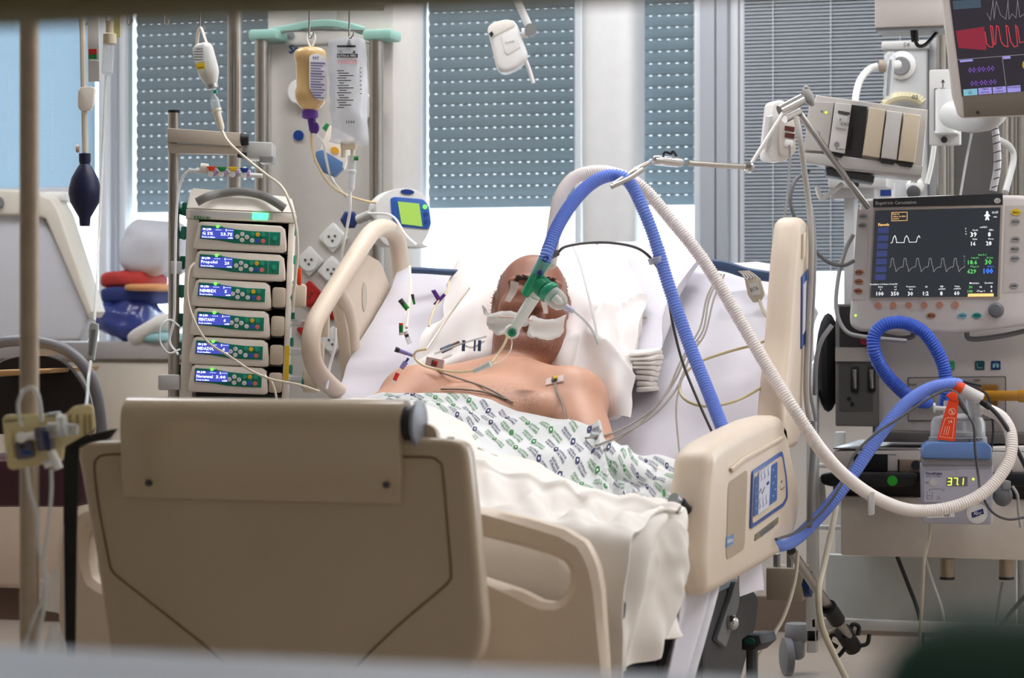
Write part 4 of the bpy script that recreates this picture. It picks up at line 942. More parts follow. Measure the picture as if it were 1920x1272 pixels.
lay('electrode_lead', ((1042, 722), (1046, 740), (1056, 760), (1061, 778), (1062, 792)), .0022, leadm, 'grey lead running down from the electrode with yellow clip')
lay('electrode_lead', ((812, 690), (830, 702), (870, 716), (905, 728), (935, 742), (962, 758)), .0022, leadm, 'grey lead crossing the chest from the electrode with red clip')
lay('electrode_lead', ((828, 733), (870, 734), (915, 740), (950, 752)), .002, leadm, 'short grey lead just above the gown\'s upper hem')
cable('feeding_tube', ((952, 630, 4.84), (946, 645, 4.83), (934, 664, 4.82), (918, 684, 4.80), (895, 694, 4.82), (860, 698, 4.86), (825, 694, 4.92), (795, 686, 4.92), (778, 672, 4.94), (780, 660, 4.94), (800, 655, 4.93)), .0026, mat('tube_yellow', (228, 208, 164), .3), 'yellowish thin tube from the mouth elbow looping over the right shoulder', 'tube')
MB().cyl(P(888, 697, 4.80), P(920, 682, 4.785), .004, .007, 10).build('tube_clamp', mat('clamp_frost', (214, 222, 216), .2, var=0, alpha=.6), label='frosted clamp on the yellowish tube below the chin', cat='clamp')
cable('pilot_line', ((958, 632, 4.845), (960, 645, 4.84), (955, 662, 4.82), (938, 678, 4.81), (922, 684, 4.80)), .0012, milk, 'fine white pilot line beside the chin', 'tube')
# ---------------------------------------------------------------- infusion pole with pressure transducers, front left
b0 = P(55, 600, 3.62); b0.z = 0
t = thing('infusion_pole', 'tall steel infusion pole at the left, carrying the cream transducer plate', 'infusion pole', b0)
MB().cyl(b0 + Vector((0, 0, .10)), b0 + Vector((0, 0, 1.9)), .0145, seg=20).build('pole', steeld, t)
MB().cyl(b0 + Vector((0, 0, .06)), b0 + Vector((0, 0, .13)), .035, seg=20).build('hub', dgrey, t)
for i in range(5):
    a = 2 * pi * i / 5; d = Vector((math.cos(a), math.sin(a), 0)); MB().cyl(b0 + Vector((0, 0, .09)), b0 + d * .27 + Vector((0, 0, .07)), .014, .01, 10).build('leg', steeld, t)
    MB().cyl(b0 + d * .27 + Vector((-.012, 0, .03)), b0 + d * .27 + Vector((.012, 0, .03)), .03, seg=14).build('castor', black, t)
pf = Fr(90, 820, 3.58, yaw=5, roll=-8)
t = thing('transducer_plate', 'cream plate of pressure transducers clipped to the infusion pole', 'transducer', pf.w(100, 878))
MB().ppoly(pf, [(4, 784), (12, 778), (110, 776), (122, 778), (138, 762), (168, 758), (174, 764), (178, 805), (120, 838), (118, 862), (110, 866), (24, 882), (14, 878), (8, 830)], 0, .006, .002, rnd=.004).build('plate', mat('plate_cream', (226, 212, 160), .4), t, pf)
mb = MB(); txt(mb, pf, 'Edwards', 26, 788, 6, -.001, width=36, bold=.02); txt(mb, pf, 'DTXPlus', 122, 769, 4, -.001, width=12); mb.build('plate_lettering', inkb, t, pf)
for x in (132, 146, 160, 171): MB().ppoly(pf, [(x - 4, 778), (x, 777), (x + 1, 815), (x - 3, 817)], -.004, 0, .001).build('clip_slot', mat('slot_ochre', (150, 132, 84), .5), t, pf)
MB().ppoly(pf, [(10, 808), (20, 806), (26, 860), (16, 862)], -.006, 0, .002).build('bracket', MATS['plate_cream'], t, pf)
MB().pbox(pf, 27, 828, 56, 862, -.03, 0, .004).build('transducer_block', mat('smoky_block', (112, 108, 122), .2, var=0, alpha=.75), t, pf)
MB().pbox(pf, 66, 800, 92, 846, -.03, 0, .004).build('transducer_block', MATS['smoky_block'], t, pf)
MB().pbox(pf, 82, 808, 93, 846, -.034, -.03, .002).build('blue_insert', inkn, t, pf)
for (x, y, c) in ((40, 838, inkb), (44, 848, bluep)): 
    mb = MB(); disc(mb, pf, x, y, 3.5, -.03, -.036); mb.build('port', c, t, pf)
MB().cyl(pf.v(48, 851, -.035), pf.v(62, 850, -.035), .0025, seg=8).build('blue_lever', bluep, t, pf)
for (a, b, r) in (((92, 808), (112, 806), .012), ((112, 800), (124, 798), .018), ((124, 805), (146, 806), .009)): 
    MB().cyl(pf.v(*a, -.02), pf.v(*b, -.02), r, r * .9, 14).build('syringe_port', clear, t, pf)
MB().cyl(pf.v(36, 822, -.025), pf.v(66, 816, -.025), .006, seg=10).cyl(pf.v(40, 820, -.04), pf.v(40, 822, -.02), .008, seg=12).build('stopcock', white, t, pf)
MB().cyl(pf.v(96, 846, -.02), pf.v(110, 880, -.02), .007, seg=10).cyl(pf.v(84, 872, -.02), pf.v(112, 866, -.02), .006, seg=10).build('lower_stopcock', white, t, pf)
MB().pbox(pf, 84, 774, 110, 780, -.006, .01, .002).build('metal_clip', alu, t, pf)
cable('transducer_line', [(40, 800, 3.56), (34, 760, 3.56), (44, 735, 3.56), (60, 728, 3.56), (72, 745, 3.56), (78, 790, 3.56)], .0036, tubec, 'clear tube looping over the top of the transducer plate', 'tube')
cable('transducer_line', [(50, 876, 3.55), (56, 920, 3.55), (70, 970, 3.56), (72, 1020, 3.58), (86, 1080, 3.6), (84, 1130, 3.6), (70, 1200, 3.6), (60, 1290, 3.6)], .0042, tubec, 'clear tube falling from the left transducer along the infusion pole', 'tube')
cable('transducer_line', [(96, 880, 3.55), (96, 930, 3.55), (88, 1010, 3.56), (80, 1060, 3.57), (84, 1110, 3.58), (60, 1170, 3.6), (44, 1230, 3.6), (40, 1290, 3.6)], .0034, tubec, 'clear tube falling from the right transducer', 'tube')
MB().lathe([(.006, 0), (.016, .03), (.017, .06), (.012, .10)], P(102, 1170, 3.62), (.05, 0, -1), 16).build('drip_funnel', clear, label='clear funnel-shaped bottle hanging low beside the infusion pole', cat='bottle')

# ---------------------------------------------------------------- ceiling-hung rail of hooks with things hanging from it
RZ = 5.30
hr = thing('hook_rail', 'horizontal steel rail with hooks above the pumps, drip bags hanging from it', 'rail', P(420, 10, RZ))
MB().cyl(P(120, 12, RZ), P(720, 12, RZ), .009, seg=12).build('rail', steel, hr)
for px in (150, 690):
    a = P(px, 12, RZ); MB().cyl(a, Vector((a.x, a.y, CEILH)), .008, seg=10).build('hanger', steel, hr)
for px in (158, 200, 240, 308, 375, 580, 655):
    a = P(px, 14, RZ); k = P(px, 58 if px in (375,) else (70 if px > 500 else 46), RZ); m_ = P(px + 6, 52, RZ)
    MB().tube([a, a.lerp(k, .5), k, k + RT * .008 + UP * .004, k + RT * .009 + UP * .012], .0022, 6, 4).build('hook', chrome, hr)
# squeeze bulb
Z = 5.22
t = thing('squeeze_bulb', 'dark navy rubber squeeze bulb hanging on a pale strap from the rail', 'pump bulb', P(160, 420, Z))
q = Z / FPX
MB().lathe([(11 * q, 0), (11 * q, 14 * q), (9.5 * q, 20 * q), (15 * q, 28 * q), (25 * q, 46 * q), (30 * q, 66 * q), (30.5 * q, 76 * q), (27 * q, 92 * q), (18 * q, 108 * q), (11 * q, 120 * q), (9.5 * q, 136 * q)], P(159, 288, Z), (0, 0, -1), 28).build('bulb', navy, t)
MB().tube([P(152, 18, Z), P(155, 60, Z), P(156, 120, Z), P(158, 200, Z), P(160, 292, Z)], .0062, 8, sx=1.3).build('strap', mat('strap_cream', (214, 206, 188), .5), t)
MB().lathe([(.0, 0), (.0085, .001), (.0085, .008), (.0, .009)], P(150, 279, Z - .01), -RT, 12).build('valve', mat('valve_pink', (206, 186, 180), .4), t)
MB().ppoly(Fr(160, 185, Z, 0), [(146, 170), (152, 163), (172, 162), (178, 165), (174, 200), (168, 208), (150, 207), (145, 200)], -.012, .004, .003, rnd=.004).build('clamp', ivory, t, Fr(160, 185, Z, 0))
t = thing('pressure_sleeve', 'white sleeve with a red and green mark hanging beside the pale strap', 'sleeve', P(176, 155, Z))
f = Fr(176, 120, Z + .02, 0, roll=-2)
MB().ppoly(f, [(163, 30), (185, 30), (187, 152), (165, 153)], 0, .014, .004).build('sleeve', lgrey, t, f)
MB().pbox(f, 166, 92, 181, 102, -.002, 0).build('red_mark', red, t, f); MB().pbox(f, 166, 102, 181, 111, -.002, 0).build('green_mark', mat('mark_green', (30, 130, 70), .5), t, f)
MB().tube([f.v(168, 112, -.001), f.v(177, 113, -.001), f.v(186, 115, -.001)], .002, 6).build('seam', white, t, f)
t = thing('flush_drip', 'clear drip chamber hanging next to the navy squeeze bulb, with a long line', 'drip set', P(200, 140, Z))
MB().lathe([(8 * q, 0), (8 * q, 22 * q), (13 * q, 24 * q), (13 * q, 42 * q), (11.5 * q, 44 * q)], P(206, 40, Z), (0, 0, -1), 18).build('cap', mat('cap_cream', (206, 198, 172), .4), t)
MB().lathe([(11 * q, 0), (11 * q, 52 * q), (8 * q, 56 * q), (3 * q, 58 * q)], P(204, 84, Z), (-.06, 0, -1), 18).build('chamber', clear, t)
MB().pbox(Fr(220, 50, Z, 0), 214, 25, 225, 70, -.002, .004).build('tab', mat('tab_yellow', (190, 184, 120), .5), t, Fr(220, 50, Z, 0))
MB().tube([P(199, 141, Z), P(196, 200, 5.2), P(192, 300, 5.15), P(187, 420, 5.0), P(182, 520, 4.8), P(177, 602, 4.6)], .0028, 8).build('line', tubec, t)
t2 = thing('roller_clamp', 'small grey roller clamp on the drip line in front of the counter', 'clamp', P(172, 680, 4.55))
f = Fr(172, 640, 4.57, 0, roll=-6)
f = Fr(172, 640, 4.57, 0, roll=8)
MB().ppoly(f, [(168, 608), (173, 604), (184, 608), (184, 620), (176, 676), (164, 672), (166, 620)], -.006, .006, .002).build('clamp_body', mat('clamp_grey_clear', (196, 200, 200), .3), t2, f)
MB().ppoly(f, [(171, 618), (180, 618), (173, 668), (166, 666)], -.009, -.006, .001).build('clamp_slot', mgrey, t2, f)
cable('pressure_line', [(170, 678, 4.5), (166, 710, 4.4), (164, 740, 4.2), (160, 770, 3.9), (150, 800, 3.62)], .0030, tubec, 'clear line from the roller clamp to the transducer plate', 'tube')
# white infusion bottle
Z = 5.22; q = Z / FPX; ax = (P(397, 162, Z) - P(376, 78, Z)).normalized()
t = thing('infusion_bottle', 'small white infusion bottle with yellow sticker hanging upside down', 'bottle', P(396, 165, Z))
MB().lathe([(12 * q, 0), (17 * q, 4 * q), (19.5 * q, 12 * q), (20 * q, 52 * q), (19 * q, 60 * q), (12 * q, 76 * q), (10 * q, 84 * q)], P(378, 82, Z), ax, 24).build('bottle_glass', mat('bottle_glass', (235, 236, 232), .12, var=0, alpha=.6), t)
MB().lathe([(0, 0), (17 * q, 1 * q), (16.5 * q, 8 * q), (11 * q, 22 * q), (9 * q, 28 * q)], P(391, 132, Z), ax, 24).build('milky_fluid', mat('milk_fluid', (248, 240, 222), .3), t)
MB().lathe([(11 * q, 0), (11.5 * q, 3 * q), (11.5 * q, 9 * q), (9 * q, 10 * q)], P(397, 157, Z), ax, 20).build('stopper', alu, t)
MB().tube([P(371, 100, Z), P(370, 72, Z), P(376, 52, Z), P(384, 72, Z), P(393, 96, Z)], .0042, 8, sx=.5).build('hanger_loop', ivory, t)
f = Fr(378, 110, Z - .024, yaw=0, roll=-9)
MB().pbox(f, 362, 88, 383, 116, 0, .001).build('paper_label', mat('label_paper', (226, 228, 230), .6), t, f)
MB().pbox(f, 368, 118, 384, 130, -.001, .001).build('yellow_sticker', yellow, t, f)
mb = MB()
for i in range(5): ribbon(mb, f, [(364 + (i == 0) * 4, 92 + i * 5), (380, 92 + i * 5)], 1.2)
txt(mb, f, 'Perfalgan', 376, 127, 4, -.002, width=13); mb.build('lettering', inkb, t, f)
t = thing('bottle_drip_set', 'clear spike and milky drip chamber under the white bottle, its line slanting right', 'drip set', P(415, 245, Z))
MB().lathe([(3 * q, 0), (4 * q, 14 * q), (8 * q, 20 * q), (8.5 * q, 44 * q)], P(398, 166, Z), (P(406, 206, Z) - P(398, 166, Z)), 16).build('spike_chamber', clear, t)
MB().lathe([(10 * q, 0), (10 * q, 4 * q), (7 * q, 6 * q), (6.5 * q, 36 * q), (4 * q, 42 * q)], P(405, 204, Z), (P(416, 244, Z) - P(405, 204, Z)), 16).build('drip_chamber', milk, t)
MB().box(-.004, .004, -.004, .004, -.004, .004, .001).build('vent_cap', teal, t, Matrix.Translation(P(404, 172, Z - .02)))
MB().tube([P(*p) for p in ((416, 244, 5.22), (430, 268, 5.2), (465, 300, 5.18), (500, 328, 5.15), (528, 350, 5.12), (545, 385, 5.1), (556, 430, 5.1), (558, 480, 5.1), (552, 540, 5.12), (549, 585, 5.16))], .0030, 8).build('line', milk, t)

# ---------------------------------------------------------------- pump tower
PZ = 5.30; pt = Fr(445, 560, PZ, yaw=-4, roll=2.3); s = pt.px
base = P(440, 600, 5.42); base.z = 0
tw = thing('pump_rack', 'cream rack holding six infusion pumps, with grey top handle and green lamp', 'pump rack', base)
def lb(mb, x0, x1, y0, y1, d0, d1, bev=.002): return mb.box(x0 * s, x1 * s, d0, d1, -y1 * s, -y0 * s, bev)   # pixel-sized units about the rack centre
mb = MB(); lb(mb, -100, -77, -146, 330, 0, .15, .004); lb(mb, 90, 101, -146, 330, 0, .15, .004); lb(mb, -100, 101, 318, 334, 0, .15)
mb.build('side_columns', ivory, tw, pt)
MB().box(-78 * s, 91 * s, .135, .15, -325 * s, 146 * s).build('back_panel', charc, tw, pt)
MB().poly([(x * s, z * s) for x, z in ((-102, 146), (102, 146), (102, 164), (-102, 164))], -.004, .15, .004).build('top_bar', ivory, tw, pt)
bm = bmesh.new(); A_ = [(-102, -.004, 163), (102, -.004, 163), (102, .15, 163), (-102, .15, 163), (-96, .03, 205), (92, .03, 196), (92, .15, 196), (-96, .15, 205)]
v8 = [bm.verts.new((x * s, y, z * s)) for x, y, z in A_]
for f in ((3, 2, 1, 0), (4, 5, 6, 7), (0, 1, 5, 4), (1, 2, 6, 5), (2, 3, 7, 6), (3, 0, 4, 7)): bm.faces.new([v8[i] for i in f])
bmesh.ops.bevel(bm, geom=bm.edges[:], offset=.004, segments=2, affect='EDGES'); lid = MB().from_bm(bm).build('lid', ivory, tw, pt)
MB().tube([Vector((x * s, -.012 + .02 * (abs(x) < 60), z * s)) for x, z in ((-82, 177), (-64, 187), (-40, 196), (0, 201), (36, 196), (62, 184), (82, 172))], .0095, 10, 6, sx=.9).build('carry_handle', mat('handle_grey', (128, 128, 126), .45), tw, pt)
MB().box(-92 * s, 60 * s, -.006, -.004, 149 * s, 161 * s).build('status_strip', lgrey, tw, pt)
MB().poly([(x * s, z * s) for x, z in ((22, 149), (50, 149), (52, 162), (22, 162))], -.0085, -.006, .001).build('status_lamp', mat('lamp_green', (90, 255, 150), .3, var=0, emit=(70, 255, 140), es=2.2), tw, pt)
mb = MB(); txt(mb, pt, 'B|BRAUN', 379, 410, 7, -.0065, width=30, bold=.02); mb.build('rack_lettering', inkg, tw, pt)
for y in (-142, -92, -38, 16, 70, 124):
    MB().box(-77 * s, 90 * s, .0, .13, (-y - 53) * s - .002, (-y - 53) * s).build('shelf', dgrey, tw, pt)
for k, y in enumerate((-165, -120, -64, -10, 44, 98, 140)):
    MB().box(-112 * s, -100 * s, .03, .06, (-y - 12) * s, (-y + 12) * s, .003).cyl(Vector((-118 * s, .04, -y * s - .004)), Vector((-104 * s, .04, -y * s - .004)), .008, .013, 10).build('locking_knob', teal if k % 2 else mat('knob_green', (20, 120, 100), .4), tw, pt)
for y in (-132, -78, -30, 30, 78, 130):
    MB().box(101 * s, 108 * s, .04, .07, (-y - 9) * s, (-y + 9) * s, .003).build('side_lever', teal, tw, pt)
MB().box(93 * s, 101.5 * s, -.001, .0, -150 * s, -85 * s).build('yellow_label', yellow, tw, pt)
scr = mat('pump_screen', (20, 24, 70), .3, var=0, emit=(70, 80, 190), es=.8)
scrt = mat('pump_screen_text', (225, 235, 255), .3, var=0, emit=(225, 235, 255), es=1.6)
ledg = mat('led_green', (120, 255, 90), .3, var=0, emit=(110, 255, 80), es=1.2)
bgreen = mat('button_green', (40, 160, 130), .4); bpink = mat('button_salmon', (220, 120, 110), .4)
pumpc = mat('pump_ivory', (236, 227, 214), .42)
PUMPS = [(445, 'volumetric', 'G 5%', '23.75', 'first (topmost) pump in the rack, its screen reading G 5%'), (499, 'volumetric', 'Propofol', '20', 'second pump in the rack, its screen reading Propofol 20'),
         (552, 'syringe', 'NIMBEX', '5', 'third pump in the rack, syringe pump with an orange marker above its plunger'), (606, 'syringe', 'FENTANY', '6', 'fourth pump in the rack, its screen reading FENTANY'),
         (660, 'syringe', 'MIDAZOL', '4', 'fifth pump in the rack, its screen reading MIDAZOL'), (712, 'syringe', 'Noraranal', '3.00', 'sixth (lowest) pump in the rack, its screen reading Noraranal')]
for yc, kd, nm, val, lab in PUMPS:
    cy = yc - 560; z0 = -cy * s
    M = pt.M @ Matrix.Translation((0, -.018, z0))
    t = thing('infusion_pump', lab, 'infusion pump', M @ Vector((0, 0, -.03)), 'six infusion pumps stacked in the rack')
    r_ = 88 if kd == 'volumetric' else 64
    out = [(-85, -24), (-85, -12), (-78, 22), (-72, 26), (r_ - 12, 24), (r_ - 4, 18), (r_, -10), (r_, -23), (r_ - 6, -26), (-78, -26)]
    MB().poly([(x * s, z * s) for x, z in out], 0, .12, .005).build('pump_body', pumpc, t, M)
    gr_ = r_ - 12
    top = [(-72, 19), (-40, 18), (-8, 14), (20, 12), (gr_, 12)]; bot = [(gr_, -13), (20, -13), (-10, -12), (-40, -8), (-73, -6)]
    fp = MB().poly([(x * s, z * s) for x, z in top + bot], -.002, 0, .0008).build('face_panel', green, t, M)
    MB().box(-71 * s, -11 * s, -.0035, -.002, -5 * s, 14.5 * s).build('screen', scr, fp, M)
    def tx(mb, st, x, z, h, w=None, d=-.0042, left=False):
        V, F = text2d(st, .014); k = h * s / .72; wd = (V[:, 0].max() - V[:, 0].min()) * k; kx = k * (w * s / wd) if w else k
        xo = x * s + ((V[:, 0].max() - V[:, 0].min()) * kx / 2 if left else 0); return mb.add([(xo + a * kx, d, z * s + b * k) for a, b in V], F)
    mb = MB(); tx(mb, nm, -69, 4.2, 5.6, min(30, 5 * len(nm)), left=True); tx(mb, val, -21 if len(val) < 3 else -24, 4, 5.6, 4.4 * len(val))
    tx(mb, 'B|B  ---  |---', -40, 11.5, 3.4, 56); tx(mb, 'Dosis mediane', -57, -2.4, 3, 24); tx(mb, 'ml/h', -16.5, -2.6, 3, 9)
    mb.build('screen_lettering', scrt, fp, M)
    mb = MB(); mb.lathe([(.0, 0), (3 * s, .0004), (3 * s, .002)], Vector((-41 * s, -.0045, 17.5 * s)), (0, 1, 0), 10); mb.build('run_light', ledg, fp, M)
    for x in (-49, -33): MB().lathe([(.0, 0), (1.7 * s, .0004), (1.7 * s, .002)], Vector((x * s, -.004, 17.3 * s)), (0, 1, 0), 8).build('status_light', teal, fp, M)
    dx = 0 if kd == 'volumetric' else -4
    for x, z, m_ in ((5, 5.5, whitem), (-4, 0.3, whitem), (14, 0.3, whitem), (5, -5.5, whitem), (24, -5.5, whitem), (24, 6, bgreen), (34, 6, mat('button_yellow', (232, 186, 40), .4)), (44, 6, bgreen), (34, -5.8, mat('button_blue', (50, 90, 190), .4)), (44, -5.8, bpink)):
        MB().lathe([(0, 0), (4.0 * s, .0003), (4.3 * s, .0012), (4.3 * s, .0022)], Vector(((x + dx) * s, -.0035, z * s)), (0, 1, 0), 14).build('button', m_, fp, M)
    mb = MB()
    for x, z, c_ in ((5, 5.5, '^'), (-4, .3, '<'), (14, .3, '>'), (5, -5.5, 'v'), (24, -5.5, 'c'), (34, -5.8, 'i')): tx(mb, c_, x + dx, z, 2.6, d=-.0040)
    mb.build('button_symbols', mat('symbol_rose', (150, 60, 70), .5), fp, M)
    if kd == 'volumetric':
        MB().lathe([(0, 0), (4.6 * s, .0003), (5 * s, .002)], Vector((66 * s, -.0035, 0)), (0, 1, 0), 14).build('door_button', bgreen, fp, M)
        MB().box(55 * s, 55.8 * s, -.0026, -.002, -13 * s, 12 * s).build('panel_seam', mint, fp, M)
    else:
        MB().box(-70 * s, r_ * s, .015, .10, 25 * s, 33 * s, .006).build('syringe_bed', mat('bed_taupe', (150, 138, 122), .5), t, M)
        MB().box((r_ + 1) * s, (r_ + 26) * s, .0, .09, -22 * s, 16 * s, .006).build('plunger_grip', mat('grip_ivory', (206, 194, 172), .45), t, M)
        k_ = {'NIMBEX': 100, 'FENTANY': 146, 'MIDAZOL': 138, 'Noraranal': 128}[nm]
        MB().cyl(Vector(((r_ + 24) * s, .05, 4 * s)), Vector((k_ * s, .05, 4 * s)), 7.5 * s, seg=14).build('syringe_plunger', clear, t, M)
        MB().box(k_ * s, (k_ + 28) * s, .02, .085, -20 * s, 24 * s, .006).build('drive_head', mat('drive_ivory', (222, 210, 188), .45), t, M)
        MB().cyl(Vector(((k_ - 2) * s, .03, -2 * s)), Vector(((k_ + 2) * s, .03, -2 * s)), 10 * s, seg=14).build('lock_ring', mat('knob_green', (20, 120, 100), .4), t, M)
# rack stand: two poles, clamps
sd = thing('rack_stand', 'two steel poles with beige cross clamps behind and beside the pump rack', 'stand', base)
def vp(px, z, top=None, r=.011):
    a = P(px, 600, z); return Vector((a.x, a.y, .0)), Vector((a.x, a.y, top if top else 1.9))
a, b = vp(326, 5.32, P(326, 212, 5.32).z); MB().cyl(a, b, .0125, seg=16).build('pole', steel, sd)
MB().cyl(b, b + Vector((0, 0, .006)), .0132, seg=16).build('pole_cap', black, sd)
a2_, b2_ = vp(440, 5.49, P(440, 10, 5.49).z); MB().cyl(a2_, b2_, .0165, seg=16).build('pole', steel, sd)
cf = Fr(380, 265, 5.30, yaw=0, roll=2)
MB().ppoly(cf, [(313, 240), (450, 249), (452, 275), (313, 266)], -.012, .012, .003).build('cross_clamp', mat('clamp_beige', (196, 186, 172), .45), sd, cf)
MB().ppoly(cf, [(313, 268), (454, 276), (454, 283), (440, 290), (316, 287)], -.004, .02, .003).build('cross_clamp', MATS['clamp_beige'], sd, cf)
MB().cyl(cf.v(452, 262, .0), cf.v(466, 262, .0), .014, .012, 12).build('clamp_knob', black, sd, cf)
MB().cyl(cf.v(446, 290, .0), cf.v(462, 292, .0), .007, seg=10).build('clamp_lever', black, sd, cf)
MB().pbox(cf, 455, 266, 510, 298, .01, .10, .004).build('wall_clamp', lgrey, sd, cf)
MB().pbox(cf, 486, 292, 512, 306, -.005, .05, .002).build('steel_plate', alu, sd, cf)
MB().pbox(Fr(322, 715, 5.3, 0), 296, 703, 336, 732, -.016, .01, .004).build('lower_clamp', lgrey, sd, Fr(322, 715, 5.3, 0))
MB().pbox(Fr(332, 502, 5.28, 0), 320, 490, 340, 514, -.006, .004, .002).build('cable_tag', lgrey, sd, Fr(332, 502, 5.28, 0))
for sx in (-.24, .24):
    for sy in (-.2, .2):
        MB().cyl(base + Vector((0, 0, .07)), base + Vector((sx, sy, .06)), .016, .012, 10).build('base_leg', mgrey, sd); MB().cyl(base + Vector((sx - .012, sy, .032)), base + Vector((sx + .012, sy, .032)), .032, seg=14).build('castor', black, sd)
# stopcock manifold
t = thing('stopcock_manifold', 'row of stopcocks with orange, green, yellow and blue taps above the pump rack', 'stopcock row', P(430, 330, 5.25))
mf = Fr(430, 322, 5.25, 0, roll=2.5)
MB().cyl(mf.v(355, 320), mf.v(492, 330), .005, seg=10).build('manifold_bar', white, t, mf)
MB().cyl(mf.v(376, 314, .0), mf.v(390, 316, .0), .010, seg=12).build('end_cap', ivory, t, mf)
for x, y, m_ in ((397, 317, orange), (417, 318, mat('tap_green', (40, 140, 60), .4)), (438, 318, yellow), (459, 320, bluep)):
    MB().ppoly(mf, [(x - 10, y - 5), (x + 8, y - 5), (x + 3, y + 3), (x - 5, y + 4)], -.014, -.004, .001).build('tap', m_, t, mf)
    MB().lathe([(0, 0), (.006, 0), (.007, .004), (.007, .012)], mf.v(x - 3, y + 8, -.012), (0, 1, 0), 12).build('tap_socket', white, t, mf)
    MB().cyl(mf.v(x + 3, y + 6), mf.v(x + 10, y + 7), .009, seg=10).build('tap_body', mat('tap_lilac', (186, 166, 206), .4), t, mf)
cable('manifold_line', [(372, 320, 5.25), (352, 322, 5.25), (338, 345, 5.25), (331, 400, 5.24), (328, 520, 5.22), (326, 600, 5.22), (318, 640, 5.22), (334, 665, 5.2)], .0030, mat('line_white', (240, 242, 244), .25, var=0), 'white line dropping from the stopcock row down the rack\'s left side', 'tube')
cable('pump_line', [(365, 493, 5.24), (354, 510, 5.23), (352, 560, 5.22), (366, 605, 5.21), (390, 642, 5.2), (430, 668, 5.2), (470, 695, 5.18), (510, 712, 5.16), (560, 722, 5.12), (600, 735, 5.08)], .0028, mat('line_cream', (232, 222, 202), .3), 'cream line curving from the second pump across the lower pumps', 'tube')
cable('pump_line', [(495, 704, 5.17), (510, 718, 5.17), (518, 745, 5.17), (520, 780, 5.17)], .0025, MATS['line_cream'], 'cream line end branching down in front of the lowest pump', 'tube')
cable('line_loop', [(336, 612, 5.2), (318, 600, 5.19), (302, 612, 5.18), (300, 640, 5.18), (316, 662, 5.18), (338, 655, 5.19)], .0022, MATS['line_white'], 'white line coiled in a small loop left of the rack', 'tube')
cable('syringe_line', [(629, 615, 5.3), (628, 650, 5.3), (618, 690, 5.3), (612, 730, 5.28)], .0035, MATS['line_white'], 'white line hanging from the fourth pump\'s drive head', 'tube')
MB().pbox(Fr(562, 520, 5.28, 0), 557, 503, 565, 535, 0, .008, .002).build('orange_marker', orange, None, Fr(562, 520, 5.28, 0), label='orange plastic marker strip standing on the third pump\'s plunger head', cat='marker')

# ---------------------------------------------------------------- supply column behind the pumps
CZ = 6.35; cf = Fr(620, 340, CZ, yaw=17.2)
cb = cf.w(620, 600); cb.z = 0
col = thing('supply_column', 'tall grey supply column with sockets behind the drip bags', 'column', cb)
x0 = cf.at(500, 300)[0]; x1 = cf.at(738, 300)[0]; zt = cf.at(620, 55)[1]
MB().box(x0, x1, 0, .22, -cf.o.z, CEILH - cf.o.z, .01).build('column_body', mat('column_grey', (206, 202, 196), .5), col, cf)
MB().pbox(cf, 500, 86, 505, 640, -.004, 0).pbox(cf, 500, 78, 735, 82, -.004, 0).build('trim_strip', lgrey, col, cf)
MB().pbox(cf, 555, 10, 628, 46, -.02, 0, .004).build('cable_box', lgrey, col, cf)
for px in (491, 706):
    a = cf.v(px, 70, -.06); MB().cyl((a.x, -.06, cf.at(px, 900)[1] if px < 600 else cf.at(px, 830)[1]), (a.x, -.06, cf.at(px, 62)[1]), .0185, seg=18).build('side_rail_pole', steel, col, cf)
    MB().pbox(cf, px - 27, 54, px + 27, 74, -.085, 0, .008).build('mint_cap', mint, col, cf)
    MB().pbox(cf, px - 12, 770, px + 12, 800, -.07, 0).build('pole_foot', lgrey, col, cf)
MB().tube([cf.v(x, y, -.05) for x, y in ((514, 58), (545, 53), (580, 46), (620, 44), (655, 50), (682, 58))], .011, 8, sx=.5).build('mint_arc', mint, col, cf)
MB().tube([cf.v(x, y, -.055) for x, y in ((514, 60), (600, 57), (682, 58))], .003, 6).build('chrome_bar', chrome, col, cf)
mb = MB(); txt(mb, cf, 'Spec', 562, 94, 17, -.001, bold=.03); mb.build('column_lettering', mat('ink_logo_blue', (36, 84, 150), .5), col, cf)
mb = MB(); disc(mb, cf, 559, 254, 10, 0, -.006); mb.build('blue_plug', bluep, col, cf)
mb = MB(); disc(mb, cf, 545, 66, 7, 0, -.003); mb.build('dark_plug', mgrey, col, cf)
for px, py in ((560, 172), (682, 200)):
    MB().lathe([(.030, 0), (.034, .004), (.034, .02), (.028, .03)], cf.v(px, py, -.03), (0, 1, 0), 22).build('gas_outlet', white, col, cf)
sock = mat('socket_white', (232, 232, 230), .4); holem = mat('socket_hole', (70, 64, 60), .6)
def socket(px, py, m=sock, k=29):
    x, z = cf.at(px, py); q = k * cf.px
    o = MB().poly(round_poly([(x - q, z), (x, z + q), (x + q, z), (x, z - q)], .006), -.010, 0, .002).build('socket', m, col, cf)
    MB().lathe([(.0255, 0), (.0255, .002)], Vector((x, -.0125, z)), (0, 1, 0), 24).build('socket_face', white if m is sock else m, o, cf)
    for a, b in ((-.009, .003), (.008, .004), (.001, -.008)): MB().lathe([(.0034, 0), (.0034, .002)], Vector((x + a, -.0145, z + b)), (0, 1, 0), 8).build('socket_hole', holem, o, cf)
for px, py in ((582, 490), (626, 446), (624, 508), (668, 548), (626, 640), (668, 600)): socket(px, py)
rs = mat('socket_red', (178, 40, 34), .45)
for px, py in ((582, 552), (624, 575), (582, 618), (668, 660)): socket(px, py, rs, 27)

